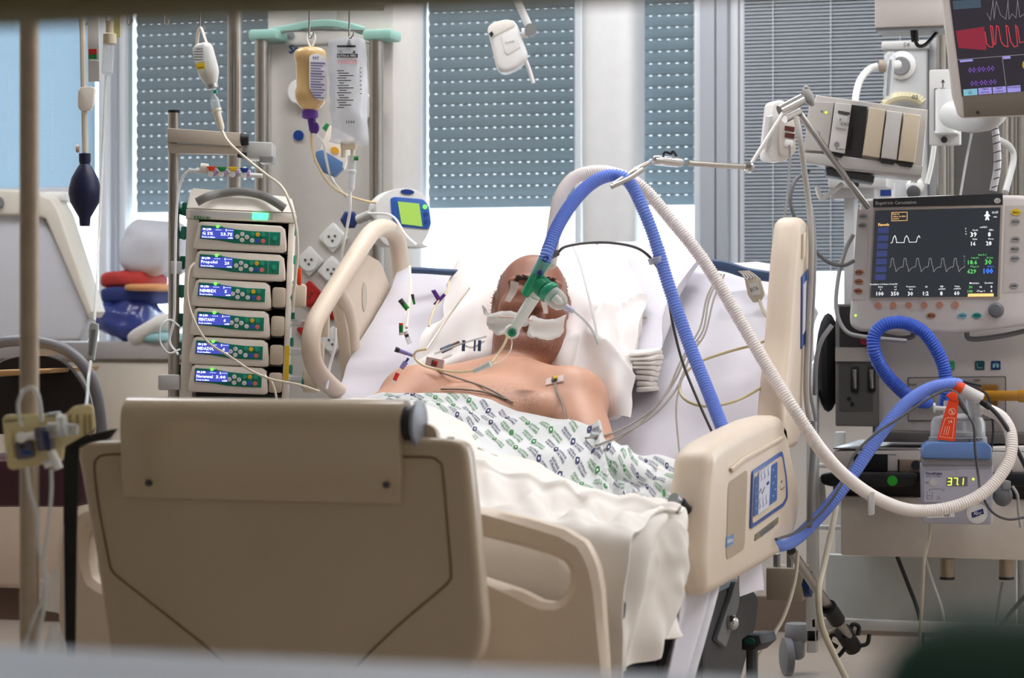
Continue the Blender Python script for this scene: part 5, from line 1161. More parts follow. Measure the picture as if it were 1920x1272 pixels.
# column fittings
t = thing('feeding_pump', 'white enteral feeding pump with green display and blue border clamped to the column pole', 'pump', P(740, 465, 6.0))
ff = Fr(765, 405, 6.0, yaw=-14, roll=3)
MB().ppoly(ff, [(706, 380), (722, 362), (745, 353), (780, 355), (798, 368), (806, 395), (808, 425), (800, 445), (790, 458), (806, 462), (796, 465), (760, 462), (724, 462), (706, 440)], 0, .11, .018, 3, rnd=.015).build('pump_case', white, t, ff)
MB().ppoly(ff, [(732, 372), (740, 369), (795, 374), (805, 390), (809, 420), (804, 430), (748, 425), (735, 410)], -.003, .0, .001, rnd=.008).build('blue_border', mat('border_blue', (52, 104, 190), .35), t, ff)
MB().ppoly(ff, [(746, 378), (786, 382), (792, 425), (753, 420)], -.005, -.003).build('display', mat('lcd_green', (160, 200, 92), .3, var=0, emit=(160, 205, 90), es=.35), t, ff)
mb = MB(); disc(mb, ff, 764, 360, 13, 0, -.003, 5); mb.build('maker_badge', bluep, t, ff)
for i, y in enumerate((388, 402, 415)):
    mb = MB(); disc(mb, ff, 797 + i * 1.5, y, 4, -.003, -.006); mb.build('key', ledg if i == 0 else mat('key_blue', (40, 80, 150), .4), t, ff)
MB().cyl(P(700, 400, 6.02), P(672, 412, 6.05), .012, seg=12).build('mount_arm', lgrey, t)
t = thing('clamp_knob', 'dark blue hexagonal clamp knob on the column', 'knob', P(655, 425, 6.15))
MB().lathe([(.018, 0), (.024, .006), (.024, .028), (.016, .034)], P(655, 412, 6.12), FW, 6).build('knob_head', mat('knob_navy', (34, 56, 112), .45), t, smooth=0)
MB().cyl(P(664, 414, 6.14), P(690, 408, 6.10), .006, seg=10).build('knob_bolt', black, t)
# feeding bottle
Z = 5.40; q = Z / FPX; fz = Fr(582, 160, Z, yaw=0, roll=2)
t = thing('feeding_bottle', 'beige tube-feed bottle with violet cap hanging upside down from the rail', 'feed bottle', P(582, 250, Z))
bp = [(20, -2), (27, 2), (30, 8), (30, 18), (27, 26), (26.5, 70), (30, 78), (30, 92), (24, 104), (14, 114), (13, 120)]
MB().lathe([(r_ * q, t_ * q) for r_, t_ in [(0, -3)] + bp], P(581, 92, Z), (P(583, 205, Z) - P(581, 92, Z)), 28).build('bottle', mat('feed_beige', (214, 180, 124), .25, coat=.2, var=.02), t)
MB().tube([P(584, 92, Z), P(576, 76, Z), P(577, 66, Z), P(584, 63, Z), P(590, 67, Z), P(590, 76, Z), P(584, 90, Z)], .0026, 8).build('hang_loop', white, t)
lz = Fr(594, 145, Z - .034, yaw=-20, roll=2)
MB().ppoly(lz, [(580, 104), (592, 100), (606, 104), (613, 116), (613, 184), (602, 190), (590, 182), (580, 165)], 0, .002, rnd=.006).build('paper_label', mat('label_white', (232, 230, 236), .5), t, lz)
mb = MB(); txt(mb, lz, '997', 592, 109, 6, -.001, bold=.03)
for i in range(14): ribbon(mb, lz, [(583 + (i > 11) * 4, 118 + i * 5), (609 - (i * 7 % 5) * 2, 119 + i * 5)], 2.2 if i % 4 else 3.2)
mb.build('label_lettering', mat('ink_violet', (120, 112, 160), .6), t, lz)
MB().lathe([(14 * q, 0), (15.5 * q, 2 * q), (15.5 * q, 14 * q), (10 * q, 17 * q)], P(581, 206, Z), (.03, 0, -1), 20).build('violet_cap', purple, t)
MB().lathe([(8 * q, 0), (7 * q, 22 * q), (4 * q, 28 * q)], P(584, 222, Z), (.12, 0, -1), 12).ell(P(592, 240, Z), (7 * q, 6 * q, 11 * q)).build('spike_port', mat('port_violet', (80, 40, 130), .4), t)
cable('feed_line', [(583, 250, 5.4), (586, 280, 5.42), (596, 310, 5.5), (618, 345, 5.7), (650, 366, 5.9), (690, 378, 6.0), (712, 380, 6.0)], .0034, mat('feed_line_cream', (226, 204, 158), .3), 'beige feed line sagging from the violet cap to the feeding pump', 'tube')
cable('feed_line', [(592, 252, 5.42), (606, 268, 5.45), (612, 300, 5.55), (622, 335, 5.75), (650, 370, 5.9)], .003, tubec, 'clear line sagging beside the beige feed line', 'tube')
# glucose bag
Z = 5.36; bz = Fr(653, 170, Z, yaw=0, roll=-1); q = Z / FPX
t = thing('glucose_bag', 'large clear infusion bag of glucose with black lettering hanging from the rail', 'infusion bag', P(655, 300, Z))
rows = [[(617, 74, .005), (635, 71, .0), (655, 70, -.002), (672, 69, .0), (684, 72, .005)], [(616, 100, .004), (632, 98, -.008), (652, 97, -.012), (672, 98, -.008), (688, 102, .004)], [(617, 150, .004), (632, 150, -.018), (653, 150, -.025), (674, 150, -.018), (689, 152, .004)],
        [(619, 205, .004), (634, 205, -.022), (654, 205, -.03), (674, 205, -.022), (690, 208, .004)], [(621, 250, .004), (636, 252, -.016), (655, 254, -.022), (675, 254, -.016), (689, 252, .004)], [(617, 266, .004), (636, 270, -.002), (655, 272, -.002), (675, 273, -.002), (690, 273, .004)]]
Q = np.array([[tuple(P(x, y, Z + d)) for x, y, d in r] for r in rows]); G = np.swapaxes(cr1(np.swapaxes(cr1(Q, 34), 0, 1), 24), 0, 1); G += fnoise(G, 26, .003, 4)
bagm = mat('bag_film', (232, 236, 242), .10, var=0, alpha=.36)
Gb = G.copy(); dep = ((G - np.array(EYE)) @ np.array(FW))[..., None]; Gb += np.array(FW) * (2 * (Z + .006 - dep))
MB().grid(G).grid(Gb).build('bag', bagm, t)
MB().cyl(P(655, 83, Z - .012), P(655, 75, Z - .012), .006, .003, 10).build('hanger_slot', mgrey, t)
BR = G - np.array(EYE); BD = BR @ np.array(FW); BPX = 960 + (BR @ np.array(RT)) / BD * FPX; BPY = HY - BR[..., 2] / BD * FPX
def bagp(px, py):
    k = np.argmin((BPX - px) ** 2 + (BPY - py) ** 2); return P(float(px), float(py), float(BD.flat[k]) - .004)
blk = MB(); pk = MB()
def bagtext(mb, s_, px, py, h, w=None):
    V, F = text2d(s_, .014); k = h / .72; wd = (V[:, 0].max() - V[:, 0].min()) * k; kx = k * (w / wd) if w else k
    mb.add([bagp(px + a * kx, py - b * k) for a, b in V], F)
def bagbar(mb, x0, y0, x1, y1): mb.add([bagp(x0, y0), bagp((x0 + x1) / 2, y0), bagp(x1, y0), bagp(x1, y1), bagp((x0 + x1) / 2, y1), bagp(x0, y1)], [(0, 1, 4, 5), (1, 2, 3, 4)])
bagbar(blk, 632, 85, 667, 89); bagtext(blk, '1L', 640, 97, 5); bagtext(blk, '▲', 664, 97, 5); bagbar(blk, 632, 101, 671, 108); bagtext(pk, 'A CONSERVER A L ABRI', 651, 114, 3, 38); bagtext(pk, 'VOIE INTRAVEINEUSE', 651, 118, 3, 38)
for i in range(16): bagbar(blk, 632 + (i % 3) * 2, 132 + i * 4.6, 645 + (i * 7 % 5) * 4.5, 133.6 + i * 4.6)
for i in range(7): bagbar(blk, 675, 127 + i * 8, 678, 128.5 + i * 8)
bagtext(blk, '1000', 657, 229, 6, 16)
wt = MB(); bagtext(wt, 'GLUCOSE 5%  VIAFLO', 651, 104.5, 4.4, 36)
blk.V = [v - FW * .0012 for v in blk.V]; blk.build('bag_lettering', inkb, t, kind='stuff'); pk.build('bag_warning', mat('ink_pink', (224, 110, 120), .6), t)
wt.V = [v - FW * .001 for v in wt.V]; wt.build('bag_title', inkw, t)
MB().pbox(bz, 638, 264, 668, 280, -.006, .012, .003).build('bag_port', mat('port_cream', (228, 216, 188), .4), t, bz)
for x in (644, 662): MB().cyl(bz.v(x, 278, .004), bz.v(x - 1, 296, .004), .006, .005, 10).build('port_tube', milk, t, bz)
t = thing('bag_drip_chamber', 'clear drip chamber with green cap under the glucose bag', 'drip set', P(658, 360, Z))
MB().lathe([(8 * q, 0), (8 * q, 26 * q), (9.5 * q, 28 * q), (9.5 * q, 32 * q), (8 * q, 34 * q), (7.5 * q, 62 * q), (3 * q, 68 * q)], P(660, 292, Z), (-.04, 0, -1), 16).build('chamber', mat('chamber_clear', (238, 242, 244), .12, var=0, alpha=.4), t)
MB().cyl(P(664, 297, Z - .012), P(672, 297, Z - .012), .005, seg=10).build('green_cap', inkg, t)
MB().tube([P(*p) for p in ((657, 360, 5.36), (656, 395, 5.36), (650, 430, 5.4), (642, 470, 5.5), (641, 498, 5.52))], .0035, 8).build('line', MATS['line_white'], t)
t = thing('drainage_unit', 'white and blue drainage unit with orange oval hanging tilted behind the glucose bag', 'drainage unit', P(630, 330, 5.7))
dz = Fr(625, 280, 5.7, yaw=0, roll=28)
MB().ppoly(dz, [(615, 234), (664, 260), (646, 318), (598, 288)], 0, .03, .004).build('white_case', ivory, t, dz)
MB().ppoly(dz, [(592, 284), (604, 280), (644, 304), (642, 318), (628, 332), (604, 322), (588, 302)], -.004, .034, .006).build('blue_chamber', mat('chamber_blue', (88, 122, 170), .35), t, dz)
mb = MB(); disc(mb, dz, 628, 282, 8, 0, -.003, 6); mb.build('orange_oval', mat('oval_amber', (226, 168, 50), .4), t, dz)
MB().ppoly(dz, [(604, 240), (612, 230), (618, 234), (610, 246)], -.002, .02, .002).build('green_tab', mat('tab_green', (40, 140, 80), .4), t, dz)
# purple clamp, stopcocks on the pillow's left
t = thing('purple_clamp', 'purple tube clamp on a yellowish line resting on the sheet left of the pillow', 'clamp', PY(822, 570, 5.12))
cz = Fr(822, 555, 5.26, 0, roll=38)
MB().ppoly(cz, [(808, 545), (816, 543), (827, 560), (820, 566)], -.006, .006, .002).ppoly(cz, [(812, 570), (832, 550), (836, 554), (818, 574)], -.005, .007, .002).build('clamp_jaw', purple, t, cz)
MB().tube([P(*p) for p in ((842, 528, 5.36), (838, 548, 5.3), (824, 562, 5.26), (812, 585, 5.22), (804, 612, 5.16))], .0024, 6).build('line', MATS['tube_yellow'], t)
def stop(lab, px, py, z, roll, cols, k=1.0):
    f = Fr(px, py, z, 0, roll=roll); t = thing('line_connector', lab, 'connector', f.w(px, py + 12)); q = f.px * k * .85
    y = 0
    for i, (m_, L_, r_) in enumerate(cols):
        MB().cyl((0, 0, y * q), (0, 0, (y - L_) * q), r_ * q, r_ * q * .9, 10).build('segment', m_, t, f); y -= L_
stop('green and grey line connector beside the left head rail', 750, 562, 5.25, -38, ((dgrey, 14, 6), (mat('conn_green', (20, 140, 50), .4), 14, 6)))
stop('slim green and grey connector on the sheet edge near the slate bar', 773, 552, 5.25, -12, ((dgrey, 12, 3.5), (MATS['conn_green'], 11, 3)))
stop('connector with orange and green segments on the sheet left of the pillow', 752, 606, 5.16, 0, ((orange, 5, 5), (MATS['conn_green'], 16, 5), (white, 6, 5)))
stop('lilac stopcock with dark cap near the patient\'s right shoulder', 741, 655, 5.02, -70, ((charc, 10, 6), (mat('conn_lilac', (150, 140, 200), .3), 18, 5), (MATS['conn_lilac'], 14, 4)))
stop('clear and black connector hanging above the lilac stopcock', 760, 622, 5.1, -20, ((white, 7, 6), (charc, 6, 5), (clear, 16, 6)))
stop('blue and violet tap above the red tag by the right shoulder', 766, 672, 4.93, 35, ((bluep, 10, 3), (MATS['conn_lilac'], 18, 6)))
stop('red line tag at the edge of the gown by the right shoulder', 746, 700, 4.86, 25, ((mat('tag_red', (214, 50, 48), .5), 18, 5), (white, 5, 5)))
t = thing('catheter_hub', 'row of dark blue catheter clamps on clear lines beside the patient\'s neck', 'catheter', PY(870, 660, 4.95))
for px, w_ in ((869, 5), (890, 2.5), (899, 5)): MB().pbox(Fr(px, 648, 4.965, 0, roll=3), px - w_ / 2 - .5, 638, px + w_ / 2 + .5, 659, -.004, .004, .001).build('blue_clamp', steelblue, t, Fr(px, 648, 4.965, 0, roll=3))
MB().cyl(P(828, 658, 4.96), P(846, 650, 4.97), .006, seg=10).build('blue_hub', steelblue, t); MB().cyl(P(846, 650, 4.97), P(862, 643, 4.97), .005, seg=10).build('brown_hub', mat('hub_brown', (110, 84, 78), .5), t)
MB().tube([P(*p) for p in ((815, 664, 4.95), (845, 652, 4.955), (880, 640, 4.965), (912, 631, 4.97))], .0022, 6).tube([P(*p) for p in ((862, 643, 4.97), (885, 652, 4.965), (908, 640, 4.97))], .002, 6).build('line', tubec, t)
cable('head_line', [(768, 500, 5.45), (770, 540, 5.35), (766, 580, 5.25), (762, 615, 5.15)], .0034, milk, 'white line coming down over the sheet at the head rail', 'tube')
cable('head_line', [(800, 655, 4.97), (830, 610, 5.06), (865, 560, 5.1), (880, 540, 5.12)], .0022, milk, 'thin white line crossing the left of the pillow', 'tube')
cable('feed_line', [(690, 400, 5.9), (735, 405, 5.8), (760, 440, 5.6), (782, 460, 5.5)], .003, MATS['line_white'], 'white line in front of the feeding pump display', 'tube')

# ---------------------------------------------------------------- counter, things on it, chair, lamp
CY = 6.42
x0, x1 = XL + .01, PY(476, 600, CY).x
ct_ = thing('counter_cabinet', 'cream cabinet with grey worktop under the left windows', 'cabinet', ((x0 + x1) / 2, 6.6, 0))
MB().box(x0, x1, CY + .03, YW - .03, .10, .785).build('body', mat('cabinet_cream', (226, 216, 200), .5), ct_)
MB().box(x0, x1, CY + .06, YW - .05, 0, .10).build('plinth', mat('plinth_brown', (96, 74, 62), .6), ct_)
MB().box(x0, x1, CY, YW - .025, .785, .835, .004).build('worktop', mat('worktop_grey', (178, 172, 170), .4), ct_)
nd = 3
for i in range(nd):
    a = x0 + (x1 - x0) * i / nd + .006; b = x0 + (x1 - x0) * (i + 1) / nd - .006
    d_ = MB().box(a, b, CY + .012, CY + .03, .39, .775, .003).build('door', mat('cabinet_cream', (226, 216, 200), .5), ct_)
    d_ = MB().box(a, b, CY + .012, CY + .03, .11, .38, .003).build('drawer', mat('drawer_taupe', (190, 172, 152), .5), ct_)
WT = .836
def lump(name, pxc, pyb, w_, h_, d_, m, lab, cat, amp=.02, sc_=7, pw=.7, seed=0, Y=6.66, tilt=0):
    c = PY(pxc, 600, Y); zb = (PY(pxc, pyb, Y)).z
    M = Matrix.Rotation(tilt, 3, 'Y')
    mb = MB().ell((c.x, c.y, zb + h_ / 2), (w_ / 2, d_ / 2, h_ / 2), M, 40, 22, pw)
    mb.displace(lambda v: (v - Vector((c.x, c.y, zb + h_ / 2))).normalized() * noise.fractal(v * sc_ + Vector((seed, 0, 0)), 1, 2, 3) * amp)
    return mb.build(name, m, label=lab, cat=cat, smooth=60)
k7 = 7.0 / FPX
lump('plastic_bag', 240, 641, 118 * k7, 82 * k7, .26, mat('bag_blue', (52, 64, 132), .25, coat=.3, var=.15), 'shiny dark blue plastic bag of belongings on the counter', 'bag', .035, 9, .8, 1, 6.62)
lump('folded_clothes', 262, 572, 116 * k7, 36 * k7, .24, mat('cloth_navy', (44, 54, 110), .8), 'folded navy clothing on top of the blue bag', 'clothing', .012, 10, .5, 2)
lump('folded_clothes', 284, 547, 76 * k7, 15 * k7, .2, mat('cloth_orange', (214, 150, 100), .8), 'folded tan cloth between the navy and red clothing', 'clothing', .006, 10, .5, 3, 6.60)
lump('folded_clothes', 250, 545, 108 * k7, 40 * k7, .22, mat('cloth_red', (176, 52, 44), .75, var=.25, scale=25), 'crumpled red patterned cloth on the pile', 'clothing', .014, 12, .6, 4, 6.70)
lump('spare_pillow', 300, 520, 124 * k7, 100 * k7, .24, mat('pillow_grey', (196, 196, 202), .8), 'pale grey spare pillow stuffed on top of the clothes pile', 'pillow', .04, 6, .6, 5, 6.74)
lump('towel', 296, 636, 96 * k7, 34 * k7, .2, mat('towel_white', (226, 222, 216), .9, bump=.5, bscale=400), 'white towel sagging over the blue bag', 'towel', .014, 10, .6, 6, 6.50, R(-28))
lump('towel', 308, 644, 66 * k7, 22 * k7, .18, mat('towel_teal', (150, 196, 200), .9, bump=.5, bscale=400), 'pale teal folded towel at the bottom of the pile', 'towel', .01, 10, .6, 8, 6.50)
cc = Fr(60, 500, 6.9, yaw=17.2)
t = thing('equipment_case', 'large white case with slanting side standing on the counter at the left', 'case', cc.w(60, 645))
MB().ppoly(cc, [(-60, 395), (78, 402), (166, 585), (162, 612), (150, 640), (-60, 640)], 0, .06, .012, 3).build('case_body', mat('case_white', (208, 210, 218), .45), t, cc)
MB().ppoly(cc, [(-60, 352), (60, 358), (96, 372), (112, 400), (172, 585), (164, 596), (84, 410), (60, 404), (-60, 404)], -.02, .07, .008, 3).build('case_lid', mat('lid_cream', (226, 220, 208), .4), t, cc)
MB().pbox(cc, 8, 360, 120, 378, .02, .2, .01).build('top_ridge', white, t, cc)
mb = MB(); disc(mb, cc, -6, 380, 12, -.02, -.03); mb.build('dial', mgrey, t, cc)
# chair
cz_ = 5.55; chb = P(70, 600, cz_); chb.z = 0
ch = thing('visitor_chair', 'dark chair with round grey tube frame standing at the left behind the infusion pole', 'chair', chb)
chf = Fr(70, 760, cz_, yaw=10)
MB().tube([chf.v(x, y) for x, y in ((-88, 960), (-90, 850), (-86, 770), (-60, 690), (-10, 646), (60, 640), (120, 655), (160, 690), (184, 750), (192, 840), (194, 960))], .0135, 12, 8).build('back_frame', mat('frame_tube_grey', (140, 140, 146), .35), ch, chf)
MB().ppoly(chf, [(-78, 800), (-50, 720), (0, 675), (70, 662), (125, 680), (160, 730), (172, 790), (172, 815), (-78, 815)], .0, .03, .01, rnd=.03).build('backrest', mat('vinyl_black', (38, 30, 28), .5), ch, chf)
MB().ppoly(chf, [(40, 650), (110, 655), (104, 668), (60, 668)], -.006, .0, .002, rnd=.01).build('frame_sleeve', lgrey, ch, chf)
MB().ppoly(chf, [(-100, 862), (150, 862), (158, 880), (150, 952), (-100, 952)], -.30, .02, .02, rnd=.02).build('seat', mat('vinyl_maroon', (70, 34, 44), .45), ch, chf)
MB().ppoly(chf, [(-20, 695), (96, 692), (92, 700), (-20, 708)], -.12, .2, .004).build('armrest', mat('wood_light', (206, 164, 112), .5), ch, chf)
for px in (-80, 186):
    a = chf.w(px, 940, -.02); MB().cyl(a, Vector((a.x, a.y, 0)), .012, seg=10).build('leg', MATS['frame_tube_grey'], ch); a = chf.w(px, 940, -.28); MB().cyl(a, Vector((a.x, a.y, 0)), .012, seg=10).build('leg', MATS['frame_tube_grey'], ch)
    MB().cyl(chf.w(px, 930, -.02), chf.w(px, 930, -.28), .011, seg=10).build('seat_rail', MATS['frame_tube_grey'], ch)
# examination lamp
lf = Fr(955, 90, 5.9, yaw=0, roll=-14)
t = thing('examination_lamp', 'white examination lamp head hanging on a jointed arm before the shutters', 'lamp', lf.w(960, 135))
lamp_o = [(914, 52), (922, 42), (945, 36), (964, 38), (972, 50), (990, 100), (988, 112), (970, 128), (950, 136), (938, 134), (931, 124)]
MB().ppoly(lf, lamp_o, -.01, .07, .014, 3, rnd=.008).build('lamp_head', white, t, lf)
MB().ppoly(lf, [(915, 50), (925, 42), (948, 36), (965, 39), (966, 48), (945, 58), (925, 68), (914, 62)], -.014, .0, .003, rnd=.006).build('lamp_top', mat('lamp_top', (244, 240, 232), .4), t, lf)
MB().ppoly(lf, [(940, 68), (968, 56), (976, 88), (952, 103), (946, 98)], -.013, -.009, .002).build('front_plate', white, t, lf)
mb = MB(); txt(mb, lf, 'Derungs', 956, 79, 4, -.0145, width=17); mb.build('plate_lettering', mgrey, t, lf)
MB().ppoly(lf, [(917, 63), (922, 58), (926, 64), (921, 70)], -.016, -.012, .001).build('switch', charc, t, lf)
MB().cyl(lf.v(978, 62, .02), lf.v(990, 62, .02), .012, seg=14).build('joint', white, t, lf)
a = P(995, 57, 5.9); MB().cyl(a - FW * .02, a + FW * .02, .015, seg=18).build('joint_disc', mgrey, t)
b_ = P(966, -8, 5.92); MB().cyl(a, b_, .0095, seg=14).build('arm', lgrey, t)
MB().cyl(b_, Vector((b_.x, b_.y, CEILH)), .0095, seg=14).build('drop_tube', lgrey, t)
MB().tube([lf.v(986, 114, .03), lf.v(992, 130, .03), lf.v(1000, 156, .03)], .005, 8).build('handle', white, t, lf)
# ---------------------------------------------------------------- breathing hoses and their holding arm
hw_ = mat('hose_white', (246, 240, 236), .45, var=.02); hb = mat('hose_blue', (124, 154, 238), .42, var=.04)
hose_mb([P(*p) for p in ((1030, 500, 4.82), (1034, 470, 4.84), (1040, 420, 4.92), (1050, 370, 4.98), (1075, 335, 5.03), (1115, 322, 5.06), (1160, 328, 5.08), (1205, 352, 5.08), (1260, 415, 5.06), (1320, 490, 5.03), (1380, 588, 5.0), (1440, 690, 4.96), (1490, 770, 4.92), (1540, 845, 4.94), (1590, 898, 5.02), (1650, 938, 5.12), (1715, 958, 5.18), (1790, 950, 5.2), (1850, 920, 5.22), (1890, 868, 5.25), (1896, 820, 5.28), (1880, 785, 5.32), (1850, 768, 5.36), (1832, 762, 5.38))], .0128).build('breathing_hose', hw_, label='white corrugated breathing hose arching from the patient to the humidifier', cat='hose', smooth=60)
hose_mb([P(*p) for p in ((1020, 492, 4.79), (1030, 464, 4.80), (1048, 420, 4.84), (1080, 372, 4.90), (1115, 340, 4.94), (1150, 329, 4.96), (1180, 342, 4.95), (1205, 390, 4.93), (1228, 450, 4.92), (1252, 530, 4.9), (1290, 640, 4.86), (1330, 740, 4.8), (1365, 832, 4.72), (1400, 930, 4.72), (1440, 1010, 4.85), (1480, 1018, 5.0), (1530, 975, 5.1), (1585, 910, 5.15), (1640, 830, 5.2), (1690, 765, 5.25), (1740, 730, 5.3), (1785, 720, 5.33), (1800, 723, 5.34))], .0128, .0062).build('breathing_hose', hb, label='long blue corrugated breathing hose arching over the patient and under the side rail', cat='hose', smooth=60)
hose_mb([P(*p) for p in ((1738, 754, 5.6), (1715, 750, 5.5), (1690, 732, 5.46), (1660, 700, 5.44), (1640, 662, 5.42), (1640, 628, 5.42), (1662, 608, 5.42), (1696, 606, 5.42), (1730, 622, 5.42), (1755, 655, 5.42), (1770, 690, 5.42), (1775, 735, 5.42), (1772, 760, 5.44))], .0148, .0062, .0013).build('breathing_hose', mat('hose_blue_dark', (62, 100, 206), .4, var=.04), label='short blue corrugated hose curled in a loop below the ventilator screen', cat='hose', smooth=60)
MB().lathe([(.0155, 0), (.0155, .012)], P(1228, 482, 4.91), (.15, .1, -.5), 20).build('hose_band', mat('band_clear', (206, 212, 236), .2, var=0, alpha=.6), label='clear plastic clip holding the grey cable on the blue hose', cat='clip')
f = Fr(1632, 945, 5.07, 0, roll=18)
MB().ppoly(f, [(1628, 922), (1640, 922), (1640, 966), (1628, 968)], -.004, .004, .002, rnd=.003).build('hose_clip', mat('clip_frost', (226, 228, 226), .25, var=0, alpha=.7), None, f, label='frosted clip hanging on the white hose\'s lowest stretch', cat='clip')
# holding arm
t = thing('hose_support', 'jointed steel arm holding the breathing hoses from above', 'support arm', P(1240, 300, 5.0))
A0, A1, A2, A3, A4 = P(1150, 347, 4.93), P(1222, 302, 4.99), P(1290, 306, 5.04), P(1395, 313, 5.14), P(1404, 314, 5.15)
MB().tube([A0, A0.lerp(A1, .5), A0.lerp(A1, .75)], .006, 8, sx=.6).build('hose_fork', steel, t); MB().tube([P(1146, 351, 4.91), P(1180, 335, 4.93), P(1206, 318, 4.95)], .005, 8, sx=.6).build('hose_fork', steel, t)
MB().lathe([(.003, 0), (.006, .004), (.0075, .02), (.005, .045), (.004, .06)], P(1178, 328, 4.96), A1 - P(1178, 328, 4.96), 14).build('fork_shaft', steel, t)
MB().lathe([(.004, 0), (.0095, .003), (.0105, .01), (.0105, .062), (.009, .07), (.0045, .074)], P(1224, 300, 5.0), A2 - P(1224, 300, 5.0), 18).build('arm_grip', chrome, t)
MB().tube([P(1243, 291, 5.01), P(1248, 285, 5.01), P(1258, 288, 5.01), P(1262, 284, 5.01), P(1268, 292, 5.02)], .003, 6).build('release_lever', charc, t)
MB().cyl(A2, A3, .0062, seg=14).build('arm_tube', steel, t)
MB().lathe([(.006, 0), (.011, .003), (.0115, .012), (.006, .015)], A4 - FW * .015, FW, 18).cyl(A3, A4, .004, seg=8).build('elbow_joint', chrome, t)
A5 = P(1478, 196, 5.25)
MB().cyl(A4, A5, .0048, seg=12).build('arm_tube', steel, t)
MB().cyl(P(1462, 208, 5.24), P(1504, 186, 5.26), .0125, seg=14).cyl(P(1470, 222, 5.24), P(1498, 208, 5.26), .011, seg=14).build('clamp_block', chrome, t)
MB().ell(P(1516, 181, 5.26), (.011, .012, .024), Matrix.Rotation(R(-25), 3, 'Y')).ell(P(1512, 165, 5.26), (.006, .008, .006)).build('wing_knob', mat('knob_grey', (158, 156, 152), .45), t)
MB().cyl(P(1494, 206, 5.26), P(1626, 388, 5.55), .0075, seg=14).build('support_tube', steel, t)

# ---------------------------------------------------------------- right supply column and wall fittings
SZ = 6.15; sf_ = Fr(1715, 250, SZ, yaw=17.2)
sb = sf_.w(1715, 600); sb.z = 0
t = thing('service_column', 'grey gas and power column with steel pipes behind the ventilator screen', 'column', sb)
xa, _ = sf_.at(1657, 200); xb, _ = sf_.at(1738, 200); xc, _ = sf_.at(1775, 200)
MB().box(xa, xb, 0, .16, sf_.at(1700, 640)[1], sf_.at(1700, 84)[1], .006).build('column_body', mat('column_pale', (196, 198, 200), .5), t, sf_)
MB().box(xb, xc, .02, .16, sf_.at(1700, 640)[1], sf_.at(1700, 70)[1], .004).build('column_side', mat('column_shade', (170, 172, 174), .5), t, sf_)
MB().pbox(sf_, 1652, 76, 1742, 92, -.01, .16, .005).build('column_cap', lgrey, t, sf_)
mb = MB(); txt(mb, sf_, '54', 1700, 84, 9, -.0115); mb.build('cap_lettering', mgrey, t, sf_)
MB().box(sf_.at(1770, 0)[0], sf_.at(1985, 0)[0], .10, .30, -sf_.o.z, CEILH - sf_.o.z).build('rear_cabinet', mat('rear_grey', (112, 110, 108), .6), t, sf_)
for px, r_, d in ((1766, .014, -.02), (1782, .012, .05), (1882, .016, .02), (1897, .008, .03), (1906, .008, .03), (1918, .016, .03)):
    x, _ = sf_.at(px, 300, d); MB().cyl((x, d, -sf_.o.z), (x, d, CEILH - sf_.o.z), r_, seg=14).build('steel_pipe', steel, t, sf_)
MB().lathe([(.030, 0), (.036, .004), (.036, .012), (.030, .014)], sf_.v(1690, 122, -.014), (0, 1, 0), 24).build('gas_outlet', white, t, sf_)
MB().lathe([(0, 0), (.022, 0), (.024, .006), (.024, .012)], sf_.v(1688, 123, -.03), (0, 1, 0), 20).build('outlet_ring', mgrey, t, sf_)
mb = MB()
for i in range(14):
    a = pi * (.1 + .8 * i / 13); a2 = pi * (.1 + .8 * (i + 1) / 13); c = sf_.v(1695, 200, -.02)
    mb.cyl(c + Vector((math.cos(a) * .05, 0, math.sin(a) * .026)), c + Vector((math.cos(a2) * .05, 0, math.sin(a2) * .026)), .012, seg=8)
mb.build('outlet_hood', mat('hood_yellowish', (214, 206, 170), .35), t, sf_)
mb = MB(); txt(mb, sf_, 'O2', 1715, 182, 7, -.036, bold=.03); txt(mb, sf_, 'AIR', 1714, 340, 6, -.036, bold=.03); mb.build('gas_lettering', inkb, t, sf_)
MB().ell(sf_.v(1716, 350, -.01), (.024, .022, .024)).build('air_outlet', white, t, sf_)
MB().lathe([(.010, 0), (.017, .003), (.017, .016), (.012, .018), (.012, .03)], sf_.v(1712, 360, -.06), (0, 1, 0), 16).build('air_connector', dgrey, t, sf_)
t2 = thing('flow_meter', 'clear tube flow meter with white hose plugged into the pale column', 'flow meter', P(1668, 190, 6.0))
MB().lathe([(.008, 0), (.011, .006), (.013, .012), (.011, .03), (.011, .11), (.008, .118)], P(1671, 97, 6.0), (-.09, 0, -1), 18).build('meter_tube', clear, t2)
MB().lathe([(.004, 0), (.004, .09)], P(1670, 112, 6.0), (-.09, 0, -1), 8).build('scale_rod', mgrey, t2)
mb = MB()
mb.cyl(P(1652, 126, 6.02), P(1684, 121, 6.08), .011, seg=14).build('meter_body', white, t2)
MB().lathe([(.014, 0), (.016, .004), (.016, .012), (.012, .016)], P(1660, 124, 6.0), -RT, 16).build('meter_nut', mat('nut_taupe', (160, 146, 130), .4), t2)
MB().tube([P(*p) for p in ((1646, 124, 6.0), (1630, 130, 6.0), (1614, 148, 5.98), (1606, 172, 5.96), (1603, 196, 5.94))], .0088, 10).build('oxygen_hose', mat('hose_milk', (226, 226, 222), .35), t2)
